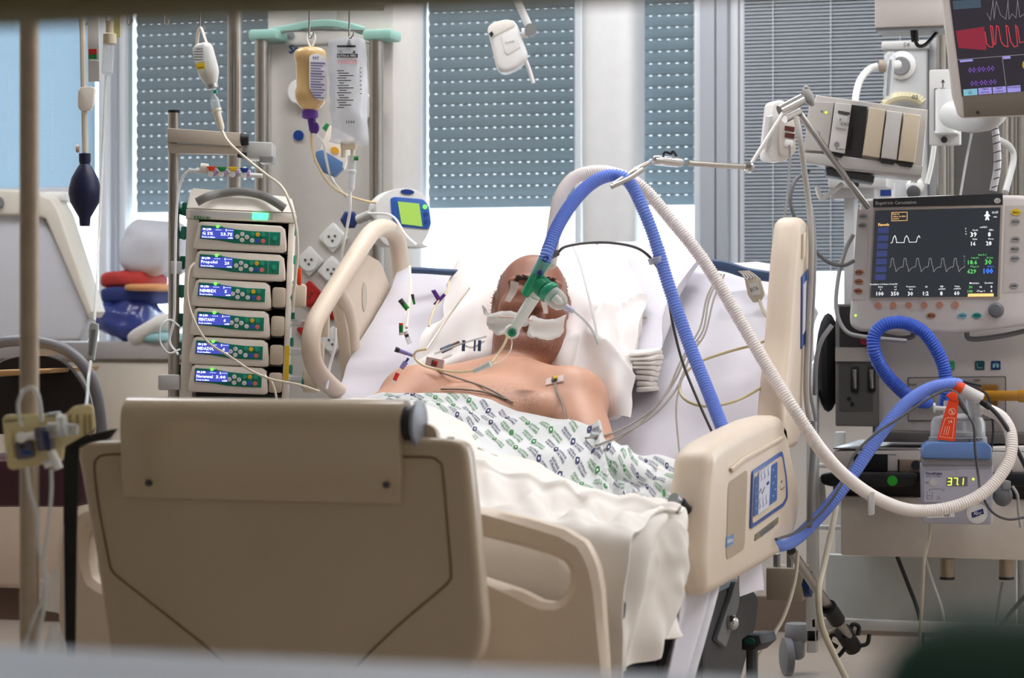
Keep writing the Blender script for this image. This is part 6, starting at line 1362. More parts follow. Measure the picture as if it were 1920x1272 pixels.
# patient monitor, top right
mo = Fr(1860, 110, 5.15, yaw=14, pitch=-6, roll=-3)
mt_ = thing('patient_monitor', 'cream framed patient monitor at the upper right with red pressure curve', 'monitor', mo.w(1860, 222))
MB().ppoly(mo, [(1759, -60), (2060, -84), (2080, 214), (1804, 222), (1795, 216), (1784, 180)], 0, .06, .008, 3, rnd=.008).build('monitor_case', mat('monitor_cream', (214, 208, 204), .45), mt_, mo)
MB().ppoly(mo, [(1805, 180), (2060, 160), (2070, 210), (1808, 220)], -.003, .004, .002).build('lower_bezel', mat('bezel_taupe', (120, 112, 102), .5), mt_, mo)
ms_ = MB().ppoly(mo, [(1773, -60), (2050, -80), (2060, 158), (1804, 182)], -.002, .002).build('screen', mat('monitor_screen', (30, 28, 32), .15, var=0, emit=(44, 40, 48), es=.8), mt_, mo)
rdm = mat('trace_red', (180, 50, 60), .3, var=0, emit=(190, 60, 70), es=.6); rdf = mat('field_red', (110, 34, 48), .3, var=0, emit=(120, 36, 52), es=.7)
gtr = mat('trace_grey', (130, 130, 136), .3, var=0, emit=(130, 130, 136), es=.5); vio = mat('digits_violet', (120, 80, 180), .3, var=0, emit=(110, 76, 170), es=.7)
lav = mat('softkey_lavender', (140, 134, 200), .3, var=0, emit=(130, 124, 190), es=.7); aq = mat('softkey_aqua', (110, 160, 176), .3, var=0, emit=(110, 160, 176), es=.7)
MB().ppoly(mo, [(1786, 2), (1838, -2), (1840, 14), (1788, 18)], -.0030, -.002).build('dark_field', mat('field_blue_grey', (58, 70, 82), .3, var=0, emit=(56, 70, 84), es=.7), ms_, mo)
MB().ppoly(mo, [(1792, 58), (1845, 50), (1850, 90), (1848, 94), (1797, 90)], -.0030, -.002).build('red_field', rdf, ms_, mo)
mb = MB(); ribbon(mb, mo, [(1847, 60), (1850, 82), (1856, 88), (1862, 88), (1857, 48), (1861, 50), (1864, 84), (1867, 82), (1868, 48), (1872, 50), (1877, 78), (1883, 86), (1890, 88), (1886, 47), (1890, 50), (1895, 78), (1902, 88), (1908, 86), (1904, 47), (1908, 52), (1912, 80), (1922, 78), (1926, 84)], 1.5, -.0032); mb.build('pressure_trace', rdm, ms_, mo)
mb = MB(); ribbon(mb, mo, [(1850, 24), (1857, 38), (1862, 0), (1864, 36), (1868, 2), (1876, 28), (1886, 36), (1890, 0), (1892, 36), (1898, 26), (1905, 34), (1908, 0), (1912, 32), (1924, 24)], .8, -.0032); ribbon(mb, mo, [(1796, 112), (2050, 92)], 1, -.0032); ribbon(mb, mo, [(1879, 106), (1886, 160)], 1, -.0032); mb.build('grey_trace', gtr, ms_, mo)
mb = MB(); txt(mb, mo, '00:00:00', 1840, 130, 11, -.0032, 48, .0); txt(mb, mo, '00:00:00', 1844, 155, 11, -.0032, 48, .0); mb.build('timer_digits', vio, ms_, mo)
MB().ppoly(mo, [(1799, 113), (1824, 111), (1824, 115), (1800, 117)], -.0032, -.002).ppoly(mo, [(1880, 106), (1894, 105), (1895, 110), (1881, 111)], -.0032, -.002).build('tag_bar', lav, ms_, mo)
MB().ppoly(mo, [(1806, 168), (1832, 166), (1833, 178), (1807, 180)], -.0032, -.002).build('softkey', aq, ms_, mo)
for a in (1834, 1861, 1888, 1921): MB().ppoly(mo, [(a, 165.5 - (a - 1834) * .07), (a + 25, 163.5 - (a - 1834) * .07), (a + 26, 175.5 - (a - 1834) * .07), (a + 1, 177.5 - (a - 1834) * .07)], -.0032, -.002).build('softkey', lav, ms_, mo)
mb = MB(); 
for a, s1, s2 in ((1847, 'Signal', 'alarmes'), (1873, 'Signal', 'courbes'), (1901, 'Procédures', '')):
    txt(mb, mo, s1, a, 168 - (a - 1834) * .07, 3.6, -.0038); txt(mb, mo, s2, a, 173.5 - (a - 1834) * .07, 3.6, -.0038)
txt(mb, mo, '⌂', 1819, 173, 6, -.0038); mb.build('softkey_lettering', inkb, ms_, mo)
mb = MB(); disc(mb, mo, 1833, 211, 2.8, -.003, -.005, seg=12); mb.build('bezel_lamp', charc, mt_, mo)
mb = MB(); disc(mb, mo, 1922, 122, 5, -.002, -.0032, 8); mb.build('yellow_mark', yellow, ms_, mo)
# monitor mount
t = thing('monitor_mount', 'grey wall plate with round jointed arm carrying the patient monitor', 'mount', P(1770, 270, 5.75))
mf = Fr(1775, 200, 5.8, yaw=17.2)
MB().pbox(mf, 1742, 130, 1800, 272, 0, .03, .004).build('mount_plate', lgrey, t, mf)
mb = MB(); ribbon(mb, mf, [(1768, 164), (1768, 152)], 1.6, -.001); ribbon(mb, mf, [(1765, 155), (1768, 150), (1771, 155)], 1.6, -.001); ribbon(mb, mf, [(1763, 166), (1773, 166)], 1.6, -.001); mb.build('arrow_mark', inkb, t, mf)
MB().cyl(mf.v(1774, 250, -.03), mf.v(1774, 168, -.03), .026, seg=24).build('arm_cylinder', whitem, t, mf)
MB().pbox(mf, 1752, 166, 1758, 250, -.004, 0).build('plate_slot', gap, t, mf); MB().pbox(mf, 1751, 244, 1796, 252, -.03, 0, .003).build('arm_foot', lgrey, t, mf)
mb = MB(); disc(mb, mf, 1770, 262, 6, 0, -.006); mb.build('screw', charc, t, mf)
MB().tube([P(1785, 215, 5.72), P(1810, 222, 5.62), P(1835, 222, 5.5), P(1858, 214, 5.38), P(1870, 190, 5.30)], .032, 20).build('swing_arm', lgrey, t)
ab = Fr(1712, 20, 5.35, yaw=17.2)
t = thing('ceiling_box', 'cream box at the top right edge with black plug cable beneath', 'equipment box', ab.w(1712, 55))
MB().pbox(ab, 1640, -60, 1772, 50, 0, .12, .004).build('box_case', mat('monitor_cream', (214, 208, 204), .45), t, ab)
MB().pbox(ab, 1642, 46, 1770, 56, .004, .12).build('box_floor', mgrey, t, ab)
a = ab.w(1712, -50, .06); MB().cyl(a, Vector((a.x, a.y, CEILH)), .02, seg=12).build('drop_tube', steel, t)
MB().tube([P(1713, 50, 5.37), P(1716, 78, 5.37)], .0085, 10).tube([P(1716, 76, 5.37), P(1722, 86, 5.37), P(1735, 84, 5.38), P(1752, 66, 5.4), P(1762, 54, 5.42)], .0042, 8).build('plug_cable', black, t)
# ---------------------------------------------------------------- module rack
mr_ = Fr(1620, 250, 5.45, yaw=6, roll=6.5)
t = thing('module_rack', 'tilted grey rack of monitoring modules with one empty bay', 'module rack', mr_.w(1620, 330))
MB().ppoly(mr_, [(1530, 178), (1740, 206), (1728, 332), (1572, 318), (1506, 290)], .012, .19, .006).build('rack_case', mat('rack_grey', (204, 200, 196), .45), t, mr_)
MB().ppoly(mr_, [(1518, 190), (1564, 192), (1552, 284), (1507, 282)], 0, .02, .003).build('blank_module', mat('module_grey', (196, 192, 188), .45), t, mr_)
mb = MB(); disc(mb, mr_, 1549, 211, 2.4, 0, -.002, seg=10); mb.build('power_light', mat('light_lime', (190, 240, 60), .3, var=0, emit=(180, 240, 50), es=1.2), t, mr_)
mb = MB(); disc(mb, mr_, 1541, 209, 2.2, 0, -.001, seg=10); txt(mb, mr_, '⟲', 1534, 250, 8, -.001); mb.build('module_marks', mgrey, t, mr_)
MB().ppoly(mr_, [(1592, 196), (1626, 200), (1616, 296), (1582, 290)], .004, .02).build('empty_bay', mat('bay_dark', (46, 44, 46), .6), t, mr_)
MB().ppoly(mr_, [(1597, 240), (1600, 238), (1595, 282), (1588, 282)], .002, .006).build('bay_connector', black, t, mr_)
mm_ = MB().ppoly(mr_, [(1566, 192), (1597, 196), (1584, 288), (1554, 283)], -.012, .02, .003).build('module', mat('module_pale', (212, 210, 208), .4), t, mr_)
MB().ppoly(mr_, [(1569, 213), (1590, 217), (1587, 243), (1566, 239)], -.016, -.012, .002).build('socket_cover', lgrey, mm_, mr_)
MB().ppoly(mr_, [(1572, 207), (1594, 211), (1593, 215), (1571, 211)], -.018, -.012, .001).build('grip_bar', dgrey, mm_, mr_)
mb = MB(); disc(mb, mr_, 1576, 224, 2, -.016, -.018, seg=10); mb.build('module_port', mgrey, mm_, mr_); mb = MB(); disc(mb, mr_, 1569, 271, 5, -.012, -.014, seg=12); mb.build('module_port', mgrey, mm_, mr_)
mb = MB(); txt(mb, mr_, 'CO2', 1584, 233, 6, -.0165); txt(mb, mr_, 'E-CAiOV', 1577, 280, 3.5, -.0128); mb.build('module_lettering', inkb, mm_, mr_)
MB().ppoly(mr_, [(1556, 284), (1583, 289), (1578, 296), (1560, 292)], -.006, .02, .002).build('module_latch', charc, mm_, mr_)
for pts_, m_ in (([(1630, 201), (1661, 206), (1649, 296), (1617, 291)], 'module_sand'), ([(1663, 207), (1692, 211), (1681, 300), (1652, 296)], 'module_pale'), ([(1695, 212), (1727, 216), (1715, 305), (1684, 301)], 'module_sand')):
    mo_ = MB().ppoly(mr_, pts_, -.008, .02, .004).build('module', mat('module_sand', (214, 202, 178), .45) if m_ == 'module_sand' else MATS[m_], t, mr_)
    if pts_[0][0] > 1650:
        x, y = pts_[2]; MB().ppoly(mr_, [(x - 34, y - 2), (x - 2, y + 2), (x - 6, y + 9), (x - 28, y + 6)], -.004, .02, .002).build('module_latch', charc, mo_, mr_)
MB().ppoly(mr_, [(1510, 286), (1560, 290), (1732, 312), (1728, 330), (1600, 318), (1508, 304)], .0, .05, .003).build('lower_tray', mat('tray_grey', (186, 184, 182), .45), t, mr_)
MB().ppoly(mr_, [(1548, 314), (1640, 330), (1638, 342), (1550, 328)], .03, .15, .002).build('mount_clamp', dgrey, t, mr_)
bk = Fr(1610, 360, 5.78, yaw=17.2)
bb_ = bk.w(1610, 600); 
MB().pbox(bk, 1552, 328, 1662, 352, -.02, .10, .004).pbox(bk, 1556, 350, 1640, 372, .0, .09, .003).build('rack_bracket', lgrey, t, bk)
MB().pbox(bk, 1600, 340, 1610, 350, -.024, -.02).build('bracket_screw', charc, t, bk)
MB().pbox(bk, 1582, 370, 1602, 660, .02, .08, .004).build('rack_post', mat('post_white', (210, 210, 210), .4), t, bk)
tb = thing('label_box', 'small box with dark blue label behind the module rack bracket', 'box', P(1648, 375, 5.9))
f = Fr(1648, 360, 5.9, yaw=17.2)
MB().pbox(f, 1618, 340, 1672, 376, 0, .06, .003).build('box_body', white, tb, f); MB().pbox(f, 1622, 352, 1671, 368, -.002, 0).build('blue_label', mat('label_blue', (30, 60, 128), .4), tb, f)
# hand control hanging at the rack's left
t = thing('hand_control', 'white handset with two maroon windows hanging left of the module rack', 'handset', P(1470, 305, 5.3))
f = Fr(1468, 250, 5.35, yaw=-20, roll=6)
MB().ppoly(f, [(1450, 192), (1466, 186), (1494, 200), (1492, 290), (1470, 305), (1442, 300), (1440, 288)], .0, .05, .01, rnd=.01).build('handset_back', white, t, f)
MB().ppoly(f, [(1470, 206), (1492, 210), (1494, 285), (1480, 298), (1466, 290), (1464, 225)], -.016, .01, .006, rnd=.008).build('handset_front', mat('handset_cream', (216, 210, 200), .4), t, f)
for y in (237, 250): MB().pbox(f, 1472, y, 1490, y + 9, -.018, -.012).build('maroon_window', mat('window_maroon', (92, 42, 42), .3), t, f)
MB().ppoly(f, [(1443, 218), (1450, 215), (1446, 275), (1436, 280)], -.004, .02, .004).build('side_lever', lgrey, t, f)
MB().pbox(f, 1472, 262, 1488, 276, -.022, -.016, .003).build('cable_socket', white, t, f)
gc = mat('cable_grey', (150, 150, 150), .5); gd = mat('cable_mid_grey', (112, 112, 114), .5)
cable('handset_cable', [(1480, 272, 5.30), (1481, 300, 5.3), (1478, 350, 5.28), (1470, 420, 5.26), (1466, 480, 5.26), (1462, 520, 5.28)], .0028, gc, 'thin grey cable falling from the handset')
cable('hanging_hose', [(1493, 220, 5.22), (1500, 260, 5.2), (1508, 320, 5.2), (1516, 380, 5.2), (1521, 440, 5.18), (1520, 520, 5.16), (1514, 640, 5.14), (1512, 740, 5.12), (1522, 800, 5.12), (1545, 840, 5.14)], .0062, mat('hose_grey', (168, 164, 158), .45), 'grey hose hanging from the holding arm past the head rail', 'tube', seg=10)
cable('hanging_hose', [(1498, 230, 5.26), (1507, 300, 5.26), (1515, 360, 5.25), (1526, 430, 5.24), (1527, 520, 5.22), (1522, 620, 5.2), (1518, 720, 5.2), (1530, 790, 5.22)], .0042, gc, 'thinner grey cable hanging beside the grey hose', 'tube', seg=8)
cable('loop_cable', [(1516, 320, 5.5), (1490, 340, 5.45), (1482, 380, 5.42), (1496, 420, 5.42), (1520, 460, 5.45), (1550, 490, 5.5), (1580, 498, 5.55), (1600, 490, 5.6)], .0046, gd, 'grey cable looping out beside the ventilator', 'cable', seg=8)
cable('loop_cable', [(1600, 440, 5.6), (1585, 470, 5.6), (1572, 520, 5.58), (1568, 580, 5.56), (1585, 620, 5.54), (1620, 632, 5.52), (1700, 640, 5.5)], .0050, gc, 'grey cable running under the ventilator screen\'s left corner', 'cable', seg=8)
cable('loop_cable', [(1532, 350, 5.6), (1540, 372, 5.6), (1560, 360, 5.6), (1580, 345, 5.6)], .006, white, 'white cable loop below the module rack', 'cable', seg=8)
cable('loop_cable', [(1560, 610, 5.4), (1540, 640, 5.4), (1530, 680, 5.42), (1528, 740, 5.45)], .0055, gc, 'grey hose bending down beside the dark module bay', 'tube', seg=8)
mb = MB()
pts_ = [P(1868 - 6 * math.sin(i * .16), 232 + i * 2.5, 5.5) for i in range(48)]
sc_ = thing('spiral_cable', 'thick pale cable wrapped in black spiral at the right edge', 'cable', pts_[-1])
MB().tube([P(1862, 225, 5.5), P(1868, 260, 5.5), P(1870, 310, 5.5), P(1862, 358, 5.5)], .0085, 12).build('cable_core', mat('core_grey', (196, 196, 198), .4), sc_)
for i in range(9):
    c = catmull([P(1862, 225, 5.5), P(1868, 260, 5.5), P(1870, 310, 5.5), P(1862, 358, 5.5)], 12)[2 + i * 4 if 2 + i * 4 < 36 else 35]; MB().lathe([(.0075, 0), (.0095, .0005), (.0095, .0022), (.0075, .0027)], c, (.35, .0, -1), 14).build('spiral_band', charc, sc_)
cable('wall_hose', [(1872, 262, 5.9), (1893, 275, 5.9), (1900, 300, 5.9), (1885, 360, 5.85)], .008, mat('hose_pale', (186, 186, 184), .4), 'pale hose bending down from the steel pipes', 'tube', seg=10)
cable('wall_hose', [(1822, 250, 6.0), (1812, 300, 6.0), (1800, 370, 5.95)], .003, gc, 'thin pale tube on the dark rear cabinet', 'tube')
cable('wall_hose', [(1752, 272, 5.9), (1746, 310, 5.9), (1738, 345, 5.9)], .006, mat('hose_milk', (226, 226, 222), .35), 'milky hose beside the pale service column', 'tube', seg=8)

# ---------------------------------------------------------------- ventilator on its trolley
vf = Fr(1755, 490, 5.62, yaw=17.2, roll=-.6)
vb = P(1755, 600, 5.85); vb.z = 0
vt = thing('ventilator', 'cream intensive-care ventilator with wide screen on a trolley at the right', 'ventilator', vb)
vc = mat('ventilator_cream', (218, 212, 210), .45); vg = mat('ventilator_grey', (164, 158, 150), .5); vd = mat('ventilator_dark', (84, 80, 78), .5)
dp = MB().ppoly(vf, [(1612, 378), (1625, 373), (1760, 366), (1905, 366), (1985, 372), (2000, 592), (1985, 604), (1790, 626), (1610, 622), (1594, 612), (1592, 596)], 0, .055, .010, 3, rnd=.012).build('display', vc, vt, vf, label='wide ventilator display with waveform screen')
MB().ppoly(vf, [(1637, 373), (1880, 363), (1880, 384), (1637, 389)], -.002, .002).build('name_strip', mat('strip_charcoal', (52, 54, 58), .4), dp, vf)
mb = MB(); txt(mb, vf, 'Engström Carestation', 1642, 382, 6.5, -.003, 76, .0, left=True); mb.build('name_lettering', inkw, dp, vf)
mb = MB(); disc(mb, vf, 1870, 376.5, 6, -.002, -.0035, 5); mb.build('maker_badge', mat('badge_silver', (214, 214, 214), .3), dp, vf)
mb = MB(); txt(mb, vf, 'GE', 1870, 376.5, 5, -.0042); mb.build('badge_lettering', mgrey, dp, vf)
screen_o = [(1641, 395), (1876, 389), (1870, 556), (1632, 558)]
MB().ppoly(vf, [(1638, 391), (1880, 385), (1874, 560), (1629, 562)], -.003, .0).build('screen_rim', mat('rim_shade', (176, 166, 156), .5), dp, vf)
vs_ = MB().ppoly(vf, screen_o, -.004, -.002).build('screen', mat('vent_screen', (26, 28, 32), .2, var=0, emit=(44, 48, 54), es=.75), dp, vf)
wht = mat('screen_white', (240, 240, 242), .3, var=0, emit=(240, 240, 242), es=.85); grn = mat('screen_green', (100, 210, 110), .3, var=0, emit=(90, 200, 100), es=.8)
blu = mat('screen_blue', (60, 120, 240), .3, var=0, emit=(50, 110, 240), es=.9); org = mat('screen_amber', (240, 190, 120), .3, var=0, emit=(240, 190, 120), es=.85); dim = mat('screen_dim', (150, 150, 150), .3, var=0, emit=(150, 150, 152), es=.6)
D = -.0046
mb = MB()
for s_, x, y, h in (('39', 1825.5, 440, 9), ('8', 1855, 439.5, 8.5), ('16', 1825, 457, 7.5), ('28', 1854, 456.5, 7.5), ('100', 1650, 551, 7.5), ('350', 1678, 551, 7.5), ('30', 1707, 551, 7.5), ('1:2', 1736, 550.5, 7.5), ('8', 1765, 550.5, 7.5), ('60', 1794, 550, 7.5), ('0', 1859, 538, 5), ('0', 1859, 546, 5)):
    txt(mb, vf, s_, x, y, h, D, bold=.012)
for s_, x, y, h in (('cmH2O', 1844, 426, 3.2), ('Ppeak', 1829, 432, 3), ('PEPe', 1859, 431.5, 3), ('Pplat', 1828, 449, 3), ('Pmoy', 1858, 448.5, 3), ('Ventilation à Volume Contrôlé', 1657, 533, 3), ('FiO2', 1651, 538.5, 3), ('%', 1651, 543, 3), ('VT', 1679, 538.5, 3), ('ml', 1679, 543, 3), ('Fréquence', 1708, 538, 3), ('/min', 1708, 542.5, 3), ('I:E', 1737, 538, 3), ('PEP', 1766, 537.5, 3), ('cmH2O', 1766, 542, 3), ('Pmax', 1795, 537, 3), ('cmH2O', 1795, 541.5, 3), ('Mécanique', 1827, 531.5, 3), ('Spontané', 1854, 531, 3), ('FR', 1839, 538.5, 3), ('VTexp %', 1839, 546.5, 3), ('13:37', 1866, 398.5, 4), ('mai', 1866, 406.5, 3.2), ('P', 1811, 429, 3), ('a', 1811, 434, 3), ('w', 1811, 439, 3)):
    txt(mb, vf, s_, x, y, h, D, bold=.006)
disc(mb, vf, 1851, 398.5, 2.2, D, D + .0002, seg=10); mb.ppoly(vf, [(1849, 401), (1853, 401), (1857, 405), (1855.5, 406), (1853, 404), (1853.5, 408), (1855, 413), (1852.5, 413), (1851, 409), (1849.5, 413), (1847, 413), (1848.5, 408), (1849, 404), (1846.5, 406), (1845, 405)], D, D + .0002)
mb.build('screen_white_lettering', wht, vs_, vf)
mb = MB()
for s_, x, y, h in (('18.6', 1823.5, 492, 8), ('30', 1853, 491.5, 9.5), ('629', 1822, 509, 8), ('30', 1820, 538.5, 5), ('100', 1819, 546.5, 5), ('Vexp l/m', 1828, 484, 2.8), ('FR /min', 1856, 483.5, 2.8), ('VTexp ml', 1827, 500.5, 2.8), ('Paw %: 0', 1842, 478, 3)): txt(mb, vf, s_, x, y, h, D, bold=.012)
mb.build('screen_green_lettering', grn, vs_, vf, kind='stuff')
mb = MB(); txt(mb, vf, '100', 1853, 508.5, 9.5, D, bold=.03); txt(mb, vf, 'FiO2 %', 1858, 500, 2.8, D); mb.build('screen_blue_lettering', blu, vs_, vf)
mb = MB(); txt(mb, vf, 'Favoris', 1657, 421.5, 5.2, D, bold=.03); mb.ppoly(vf, [(1815, 551), (1863, 550.5), (1863, 556), (1814.5, 556.5)], D, D + .0002)
ribbon(mb, vf, [(1672, 398.5), (1701, 398), (1701, 413.5), (1672, 414.5), (1672, 398.5)], .8, D)
for i, s_ in enumerate(('Essai du', 'calibre du débit', 'capteur')): txt(mb, vf, s_, 1674, 401.5 + i * 4.6, 2.8, D, left=True)
mb.build('screen_amber_lettering', org, vs_, vf)
mb = MB(); ribbon(mb, vf, [(1670, 456), (1673, 455), (1675, 446), (1678, 442), (1680, 447), (1681, 455), (1695, 455), (1697, 446), (1700, 442), (1703, 447), (1705, 454.5), (1718, 454), (1720, 446), (1723, 442), (1725, 446)], .9, D); mb.build('pressure_trace', wht, vs_, vf)
wv_ = MB()
for k in range(6):
    x = 1668 + k * 23.6
    ribbon(wv_, vf, [(x, 502), (x + 2, 499), (x + 3.5, 485), (x + 7, 484.5), (x + 8.5, 497), (x + 10, 499), (x + 12, 510), (x + 16, 504), (x + 23, 500)], .8, D)
for i in range(5): txt(wv_, vf, 'Débit'[i], 1808.5, 481 + i * 4.5, 3, D)
wv_.build('flow_trace', dim, vs_, vf)
for i in range(7):
    y = 432.5 + i * 14.6; x = 1646.5 - i * .9
    MB().ppoly(vf, [(x, y - 5.5), (x + 20, y - 6), (x + 19.5, y + 5), (x - .5, y + 5.5)], D, D + .0006).build('menu_tile', mat('tile_blue', (50, 58, 98), .3, var=0, emit=(50, 58, 104), es=.8), vs_, vf)
def oval(px, py, m, a=8.5, b=5.2, nm='key', word=None, d0=-.001):
    mb = MB(); disc(mb, vf, px, py, a, .001, -.003, b); o = mb.build(nm, m, dp, vf)
    if word:
        mb = MB(); txt(mb, vf, word, px, py, 3.6, -.0036, a * 1.3, .02); mb.build('key_lettering', inkb, o, vf)
kgrey = mat('key_grey', (160, 160, 160), .4); kbrown = mat('key_brown', (172, 116, 88), .4); kpink = mat('key_salmon', (196, 142, 120), .4)
MB().ppoly(vf, [(1608, 394), (1630, 392), (1622, 562), (1596, 562)], -.001, .001).build('key_field', mat('field_cream', (206, 200, 197), .45), dp, vf)
MB().ppoly(vf, [(1886, 386), (1960, 384), (1955, 545), (1880, 550)], -.001, .001).build('key_field', MATS['field_cream'], dp, vf)
oval(1618, 406, kgrey, word='o'); oval(1617, 423, kgrey, word='II/X'); oval(1611, 511, kbrown, word='FR'); oval(1610, 528, kbrown, word='Sélection'); oval(1609, 546, kbrown, word='Inspiration')
oval(1905, 398, yellow, 9, 6, word='Silence'); oval(1904, 415.5, kgrey, word='Reset'); oval(1904, 449, kgrey, word='100%'); oval(1903, 467, kgrey, word='Menu'); oval(1903, 484.5, kgrey, word='Favoris'); oval(1901, 536, kgrey, word='Veille')
for x in (1646.5, 1674.5, 1703.5, 1732.5, 1762, 1791.5): oval(x, 573.5 - (x - 1646) * .012, kpink, 6.3, 6.5, 'round_key')
oval(1746, 592, kbrown, word='Menu'); oval(1804.5, 592, mat('key_aqua', (120, 186, 200), .4), word='Nébul'); oval(1831.5, 592, mat('key_teal', (40, 150, 140), .4), word='Aspi')
MB().lathe([(.0, 0), (.013, .0008), (.0165, .004), (.0175, .022), (.018, .024)], vf.v(1866, 582, -.024), (0, 1, 0), 24).build('rotary_knob', mat('knob_slate', (104, 108, 114), .45), dp, vf)
mb = MB(); disc(mb, vf, 1604, 592, 2, 0, -.002, seg=8); mb.build('mains_light', mat('light_lime', (190, 240, 60), .3, var=0, emit=(180, 240, 50), es=1.2), dp, vf)
MB().tube([vf.v(x, y, .03) for x, y in ((1628, 622), (1680, 634), (1710, 632), (1712, 622))], .006, 8).build('cable_hook', gd, vt, vf)
MB().tube([vf.v(x, y, .03) for x, y in ((1812, 620), (1820, 636), (1880, 630), (1960, 612))], .006, 8).build('cable_hook', gd, vt, vf)
MB().ppoly(vf, [(1735, 612), (1782, 610), (1780, 620), (1735, 622)], .01, .02).build('vent_slot', mgrey, dp, vf)
# body
bf = Fr(1755, 720, 5.70, yaw=17.2)
MB().pbox(bf, 1636, 600, 2010, 815, 0, .28, .008).build('body_case', mat('body_cream', (214, 209, 205), .5), vt, bf)
MB().ppoly(bf, [(1636, 604), (1640, 604), (1640, 812), (1636, 812)], -.006, .0).build('case_seam', mgrey, vt, bf)
pl = MB().ppoly(bf, [(1702, 708), (1886, 706), (1886, 788), (1702, 790)], -.003, .0, rnd=.004).build('circuit_plate', mat('plate_outline', (60, 58, 58), .5), vt, bf)
MB().ppoly(bf, [(1703.5, 709.5), (1884.5, 707.5), (1884.5, 786.5), (1703.5, 788.5)], -.0042, -.002, rnd=.004).build('plate_field', mat('plate_grey', (182, 177, 172), .5), pl, bf)
mb = MB(); txt(mb, bf, 'INSP', 1712, 722, 5, -.005); txt(mb, bf, 'EXP', 1832, 714, 5, -.005); mb.build('plate_lettering', inkb, pl, bf)
for x, c_ in ((1781, mat('tile_green', (70, 170, 120), .4)), (1837, mat('tile_dark_teal', (20, 84, 90), .4)), (1867, mat('tile_navy', (24, 62, 120), .4))):
    o = MB().ppoly(bf, [(x - 9, 677), (x + 9, 677), (x + 9, 694), (x - 9, 694)], -.003, 0, .001, rnd=.003).build('symbol_tile', c_, vt, bf)
    mb = MB()
    if x == 1867: disc(mb, bf, x - 3.5, 686, 2.4, -.003, -.0036, 4.5); disc(mb, bf, x + 3.5, 686, 2.4, -.003, -.0036, 4.5); ribbon(mb, bf, [(x, 680), (x, 685)], 1.2, -.0036)
    else: ribbon(mb, bf, [(x - 5, 681), (x - 4, 690), (x + 5, 690)], 1.1, -.0036)
    mb.build('tile_symbol', mat('symbol_pale', (150, 200, 214), .4), o, bf)
MB().cyl(bf.v(1732, 745, -.06), bf.v(1732, 745, 0), .0215, seg=22).build('outlet_port', dgrey, vt, bf)
MB().lathe([(.012, 0), (.012, .10), (.015, .104), (.015, .124)], bf.v(1826, 742, -.06), (1, 0, 0), 18).build('amber_valve', amber, vt, bf)
MB().pbox(bf, 1820, 722, 1870, 762, -.04, 0, .004).build('valve_housing', mat('housing_amber', (150, 104, 40), .3, var=0, alpha=.75), vt, bf)
# dark module bay on the left
MB().pbox(bf, 1566, 570, 1646, 800, -.02, .22, .004).build('bay_housing', mat('bay_grey', (110, 106, 102), .5), vt, bf)
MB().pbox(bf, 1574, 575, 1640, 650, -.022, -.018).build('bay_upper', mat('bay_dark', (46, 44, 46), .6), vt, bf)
MB().pbox(bf, 1566, 652, 1646, 678, -.026, -.018).build('bay_shelf', vg, vt, bf)
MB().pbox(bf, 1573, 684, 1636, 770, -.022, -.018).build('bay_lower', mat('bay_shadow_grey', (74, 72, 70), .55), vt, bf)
for x in (1602, 1634):
    o = MB().pbox(bf, x - 7, 688, x + 7, 735, -.026, -.020, .001).build('connector_frame', black, vt, bf); MB().pbox(bf, x - 4, 693, x + 4, 729, -.029, -.025, .001).build('connector', steel, o, bf)
mb = MB(); disc(mb, bf, 1622, 638, 10, -.018, -.034); mb.build('red_knob', mat('knob_red', (150, 24, 44), .35), vt, bf)
for x, y in ((1592, 748), (1598, 758)):
    mb = MB(); disc(mb, bf, x, y, 4, -.018, -.024, seg=10); mb.build('bay_port', black, vt, bf)
MB().ell(bf.v(1553, 680, .06), (.03, .06, .12), seg=14).build('black_bag', mat('cloth_black', (24, 24, 28), .8), vt, bf)
# work shelf, drawers, frame
tf_ = Fr(1755, 850, 5.55, yaw=17.2)
MB().pbox(tf_, 1640, 812, 2010, 832, .06, .30, .003).build('shelf_back_edge', vd, vt, tf_)
MB().ppoly(tf_, [(1562, 846), (2010, 836), (2010, 888), (1562, 884)], .0, .40, .004).build('work_shelf', mat('shelf_taupe', (204, 197, 190), .45), vt, tf_)
bm = MB().box(tf_.at(1562, 850)[0], tf_.at(2010, 850)[0], .0, .40, tf_.at(1755, 846)[1], tf_.at(1755, 843)[1], .001); bm.build('shelf_top', mat('shelf_steel', (150, 146, 146), .25, metal=.5), vt, tf_)
MB().pbox(tf_, 1600, 852, 1664, 884, -.004, .05, .002).build('shelf_recess', gap, vt, tf_)
MB().pbox(tf_, 1684, 862, 1735, 886, -.003, .01, .001).build('drawer_front', mat('drawer_brown', (140, 122, 106), .5), vt, tf_); MB().pbox(tf_, 1683, 862, 1686, 886, -.005, .0).build('drawer_slot', gap, vt, tf_); MB().pbox(tf_, 1892, 864, 1897, 886, -.004, 0).build('drawer_slot', gap, vt, tf_)
mb = MB(); disc(mb, tf_, 1717, 873, 9, -.003, -.008); mb.build('lock', charc, vt, tf_)
MB().ppoly(tf_, [(1536, 890), (1560, 886), (1718, 887), (1720, 905), (1706, 914), (1560, 914), (1538, 908)], -.03, .06, .008, rnd=.01).build('handle', mat('handle_black', (26, 26, 28), .4), vt, tf_)
mb = MB(); disc(mb, tf_, 1673, 902, 9.5, -.03, -.033); mb.build('green_button', mat('button_lime', (40, 180, 40), .35), vt, tf_)
MB().pbox(tf_, 1890, 888, 2010, 915, -.03, .06, .008).build('handle', MATS['handle_black'], vt, tf_)
MB().pbox(tf_, 1562, 888, 2010, 940, .03, .40).build('undershelf', mat('under_dark', (58, 52, 48), .6), vt, tf_)
